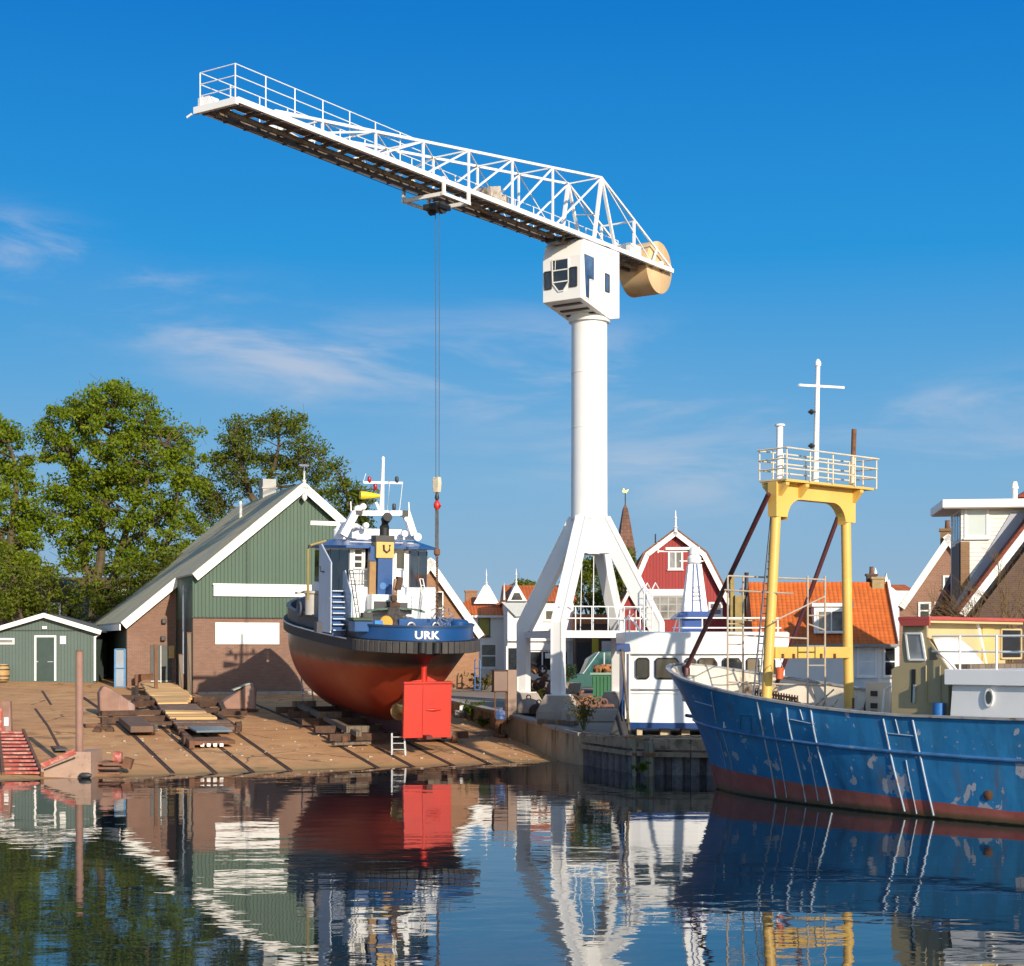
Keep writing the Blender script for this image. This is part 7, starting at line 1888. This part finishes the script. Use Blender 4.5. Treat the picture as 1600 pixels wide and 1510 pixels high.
# long rusty boiler tubes lying right of the plinth
p = yat(925,70.5); p.z = 1.4; o = thing('rusty_boiler','rusty broken cylindrical float lying on the quay behind the weeds','scrap',tuple(p),R(-8))
m = MB()
for (x0,x1,r_,dz) in ((-1.0,-.45,.17,.60),(-.42,.35,.24,.50),(.42,.95,.22,.38)): 
    m.lathe([(r_*.8,x0),(r_,x0+.06),(r_,x1-.06),(r_*.8,x1)],16,(0,0,dz),'x')
m.build('drum_body', SCR[1], o); m = MB(); m.lathe([(.26,-.12),(.28,0),(.2,.15)],14,(1.25,.1,.45),'x'); m.build('black_end', BLACK, o)
m = MB(); m.bar((-1.2,-.1,.1),(1.4,-.1,.05),.18,.16); m.bar((-1.3,0,.0),(-1.7,.2,1.0),.05,.05); m.bar((-1.1,0,.0),(-1.5,.2,.95),.05,.05)
for k in range(5): m.bar((-1.34-.07*k,.03*k,.15+.16*k),(-1.14-.07*k,.03*k,.12+.16*k),.03,.03)
m.build('iron_frame', RUSTD, o)
p = yat(935,67.6); p.z = 1.25; o = thing('concrete_block','long concrete block with old timber lying along the quay edge','block',tuple(p),R(-4)); m = MB(); m.box(-1.5,1.35,0,.8,0,.62); m.build('slab', CONC, o, bevel=.03); m = MB(); m.box(-.9,1.2,-.35,-.05,0,.14); m.build('timber', TIMBER, o)
p = Vector((at(866,1132,65.3).x,65.4,1.33)); o = thing('quay_timber','old weathered beam lying along the coping below the front crane plinth','timber',tuple(p),R(-50)); m = MB(); m.box(-.9,1.3,-.13,.13,.0,.2); m.build('beam', TIMBER, o, bevel=.02); m = MB(); m.box(.4,.5,-.15,.15,.0,.215); m.build('strap', RUST, o)
for k,(px,Y,r_) in enumerate(((826,72.5,.55),(842,71.6,.42),(858,73.2,.3))):
    p = yat(px,Y); o = thing('mooring_float',('largest rounded concrete sinker between the crane plinths','dark rounded sinker next to the largest one','small brown round sinker by the front plinth')[k],'sinker',tuple(p),0,'sinkers between the crane plinths'); m = MB(); m.lathe([(r_*.6,0),(r_,.1),(r_,r_*.7),(r_*.7,r_*1.15),(r_*.2,r_*1.3)],16); m.build('body', (CONC,RUSTD,SCR[1])[k], o); m = MB(); m.lathe([(.09+.025*math.cos(2*math.pi*q/6),.025*math.sin(2*math.pi*q/6)) for q in range(7)],12,(0,0,r_*1.3+.06),'y',cap=False); m.build('eye', RUST, o)
# planter, green skip, van
p = yat(889,84); o = thing('concrete_planter','concrete planter with a round shrub behind the front crane leg','planter',tuple(p)); m = MB(); 
A = [m.pt((sx*.42,sy*.42,0)) for sx,sy in ((-1,-1),(1,-1),(1,1),(-1,1))]; B = [m.pt((sx*.6,sy*.6,.95)) for sx,sy in ((-1,-1),(1,-1),(1,1),(-1,1))]; m.face(A[::-1]); m.face(B)
for k in range(4): m.face((A[k],A[(k+1)%4],B[(k+1)%4],B[k]))
m.build('pot', CONC, o, bevel=.03)
sh = thing('round_shrub','round blue green shrub growing in the concrete planter','shrub',(p.x-.0,p.y,p.z+.95)); rng = np.random.default_rng(31); leaves_mesh('foliage',[(rng.normal(0,.2),rng.normal(0,.2),rng.uniform(.25,.75)) for _ in range(34)],[.3]*34,40,.055,leafmat('shrub_leaves',(.05,.09,.05),(.10,.14,.08)),sh,rng); m = MB(); m.tube([(0,0,-.1),(0,0,.5)],.05,6); m.build('stem', BARK, sh)
p = yat(946,80.5); p.z += .0; f = Frame(p.x,p.y,p.z,R(-3)); o = thing('green_skip','green steel skip heaped with rusty scrap behind the crane','skip',tuple(p),f.rz)
x0,x1 = f.x(924),f.x(966); zt_ = f.z(1053,0); GRN = paint('skip_green',(.025,.13,.055),.5,.12,1.2,dirt=(.12,.08,.04),damt=.38)
m = MB(); m.prism([(x0+.15,.15),(x1-.1,.15),(x1,zt_),(x0,zt_)],'y',0,1.6)
for k in range(7): xx = x0+.12+(x1-x0-.24)*k/6; m.box(xx-.04,xx+.04,-.05,-.001,.15,zt_-.12)
m.build('body', GRN, o); m = MB(); m.bar((x0-.06,-.03,zt_),(x1+.06,-.03,zt_),.1,.1); m.build('rim', paint('rim_pale_green',(.22,.32,.26),.5), o)
m = MB()
for k in range(22): m.cbox((rng.uniform(x0+.2,x1-.2),rng.uniform(.1,1.2),zt_+rng.uniform(-.05,.35)),.28,.2,.2,rng.uniform(0,3),rng.uniform(-1,1))
tag(m.build('skip_load', SCR[0]),'heap of orange rusty chain and scrap lying in the green skip','scrap'); q = bpy.data.objects['skip_load']; q.location = p; q.rotation_euler = (0,0,f.rz)
# dark green car behind
p = yat(946,92); f = Frame(p.x,p.y,p.z,R(4)); o = thing('parked_van','dark teal people carrier parked behind the green skip','car',tuple(p),f.rz)
x0,x1 = f.x(908),f.x(978); zr_ = f.z(1017,0); TEAL = paint('car_teal',(.03,.10,.09),.25,.1,1)
prof = [(x0-1.0,.35),(x0-1.05,.75),(x0-.9,.95),(x0+.1,1.12),(x0+.45,zr_-.45),(x0+1.0,zr_-.08),(x0+1.7,zr_),(x1,zr_-.02),(x1+.35,zr_-.5),(x1+.4,.9),(x1+.4,.35)]
m = MB(); m.prism(prof,'y',0,1.75); body = m.build('body', TEAL, o, bevel=.05)
m = MB(); m.prism([(x0+.35,1.12),(x0+.62,zr_-.42),(x0+1.08,zr_-.16),(x0+1.75,zr_-.1),(x1-.2,zr_-.12),(x1+.15,1.12)],'y',-.012,0); m.build('side_glass', glass('car_glass',(.02,.06,.06),.05), body)
m = MB(); m.box(x0+1.25,x0+1.32,-.02,-.013,1.1,zr_-.1); m.bar((x0+.1,-.02,1.12),(x0+1.0,-.02,zr_-.06),.05,.03,(0,1,0)); m.build('pillar', paint('car_silver',(.45,.5,.5),.3), body)
for x in (x0-.3,x1-.5): m = MB(); m.lathe([(.2,-.02),(.33,0),(.33,.2)],18,(x,-.01,.33),'y'); w = m.build('wheel', BLACK, o); m = MB(); m.lathe([(.2,-.03),(.19,-.025)],14,(x,-.01,.33),'y'); m.build('rim', GALV, w)
# bicycle-like blue frame at the brick corner
p = yat(746,96); o = thing('blue_trolley','blue hand trolley standing against the corner of the orange brick house','trolley',tuple(p)); BLU = paint('trolley_blue',(.03,.12,.32),.5)
m = MB(); 
for x in (-.15,.15): m.tube([(x,0,.1),(x,.1,1.7),(x*.6,.15,1.85)],.04,6)
for z in (.3,.8,1.3): m.tube([(-.15,.04,z),(.15,.04,z)],.03,6)
m.box(-.2,.2,-.3,0,.04,.08); m.build('frame', BLU, o); 
for x in (-.22,.22): m = MB(); m.lathe([(.05,-.03),(.14,-.03),(.14,.03),(.05,.03)],12,(x,.08,.14),'x'); m.build('wheel', BLACK, o)
# traffic sign post and fence panels by the road
for k,px in enumerate((800,812,822)):
    pass
p = yat(1164,70); o = thing('white_railing','white tube railing on the quay behind the wheelhouse section','railing',tuple(p)); m = MB()
for z in (.5,1.05): m.tube([(-1.2,0,z),(2.6,0,z)],.03,6)
for x in (-1.2,0,1.3,2.6): m.tube([(x,0,-.1),(x,0,1.05)],.03,6)
m.build('tubes', W_TRIM, o)
# quay deck litter
p = Vector((at(975,1148,57.6).x,57.4,1.25)); o = thing('mooring_rope','slack mooring rope and red strap lying along the timber quay edge','rope',tuple(p)); m = MB(); pts = [(-1.3+.22*k,.1*math.sin(k*1.3),.06+.03*math.sin(k*2.1)) for k in range(22)]; m.tube(pts,.03,6); m.build('rope', paint('rope_tan',(.30,.22,.14),.9,.2,6), o); m = MB(); m.tube([(.0+.12*k,-.15+.08*math.sin(k),.05) for k in range(6)],.035,5); m.build('strap', SCR[0], o)
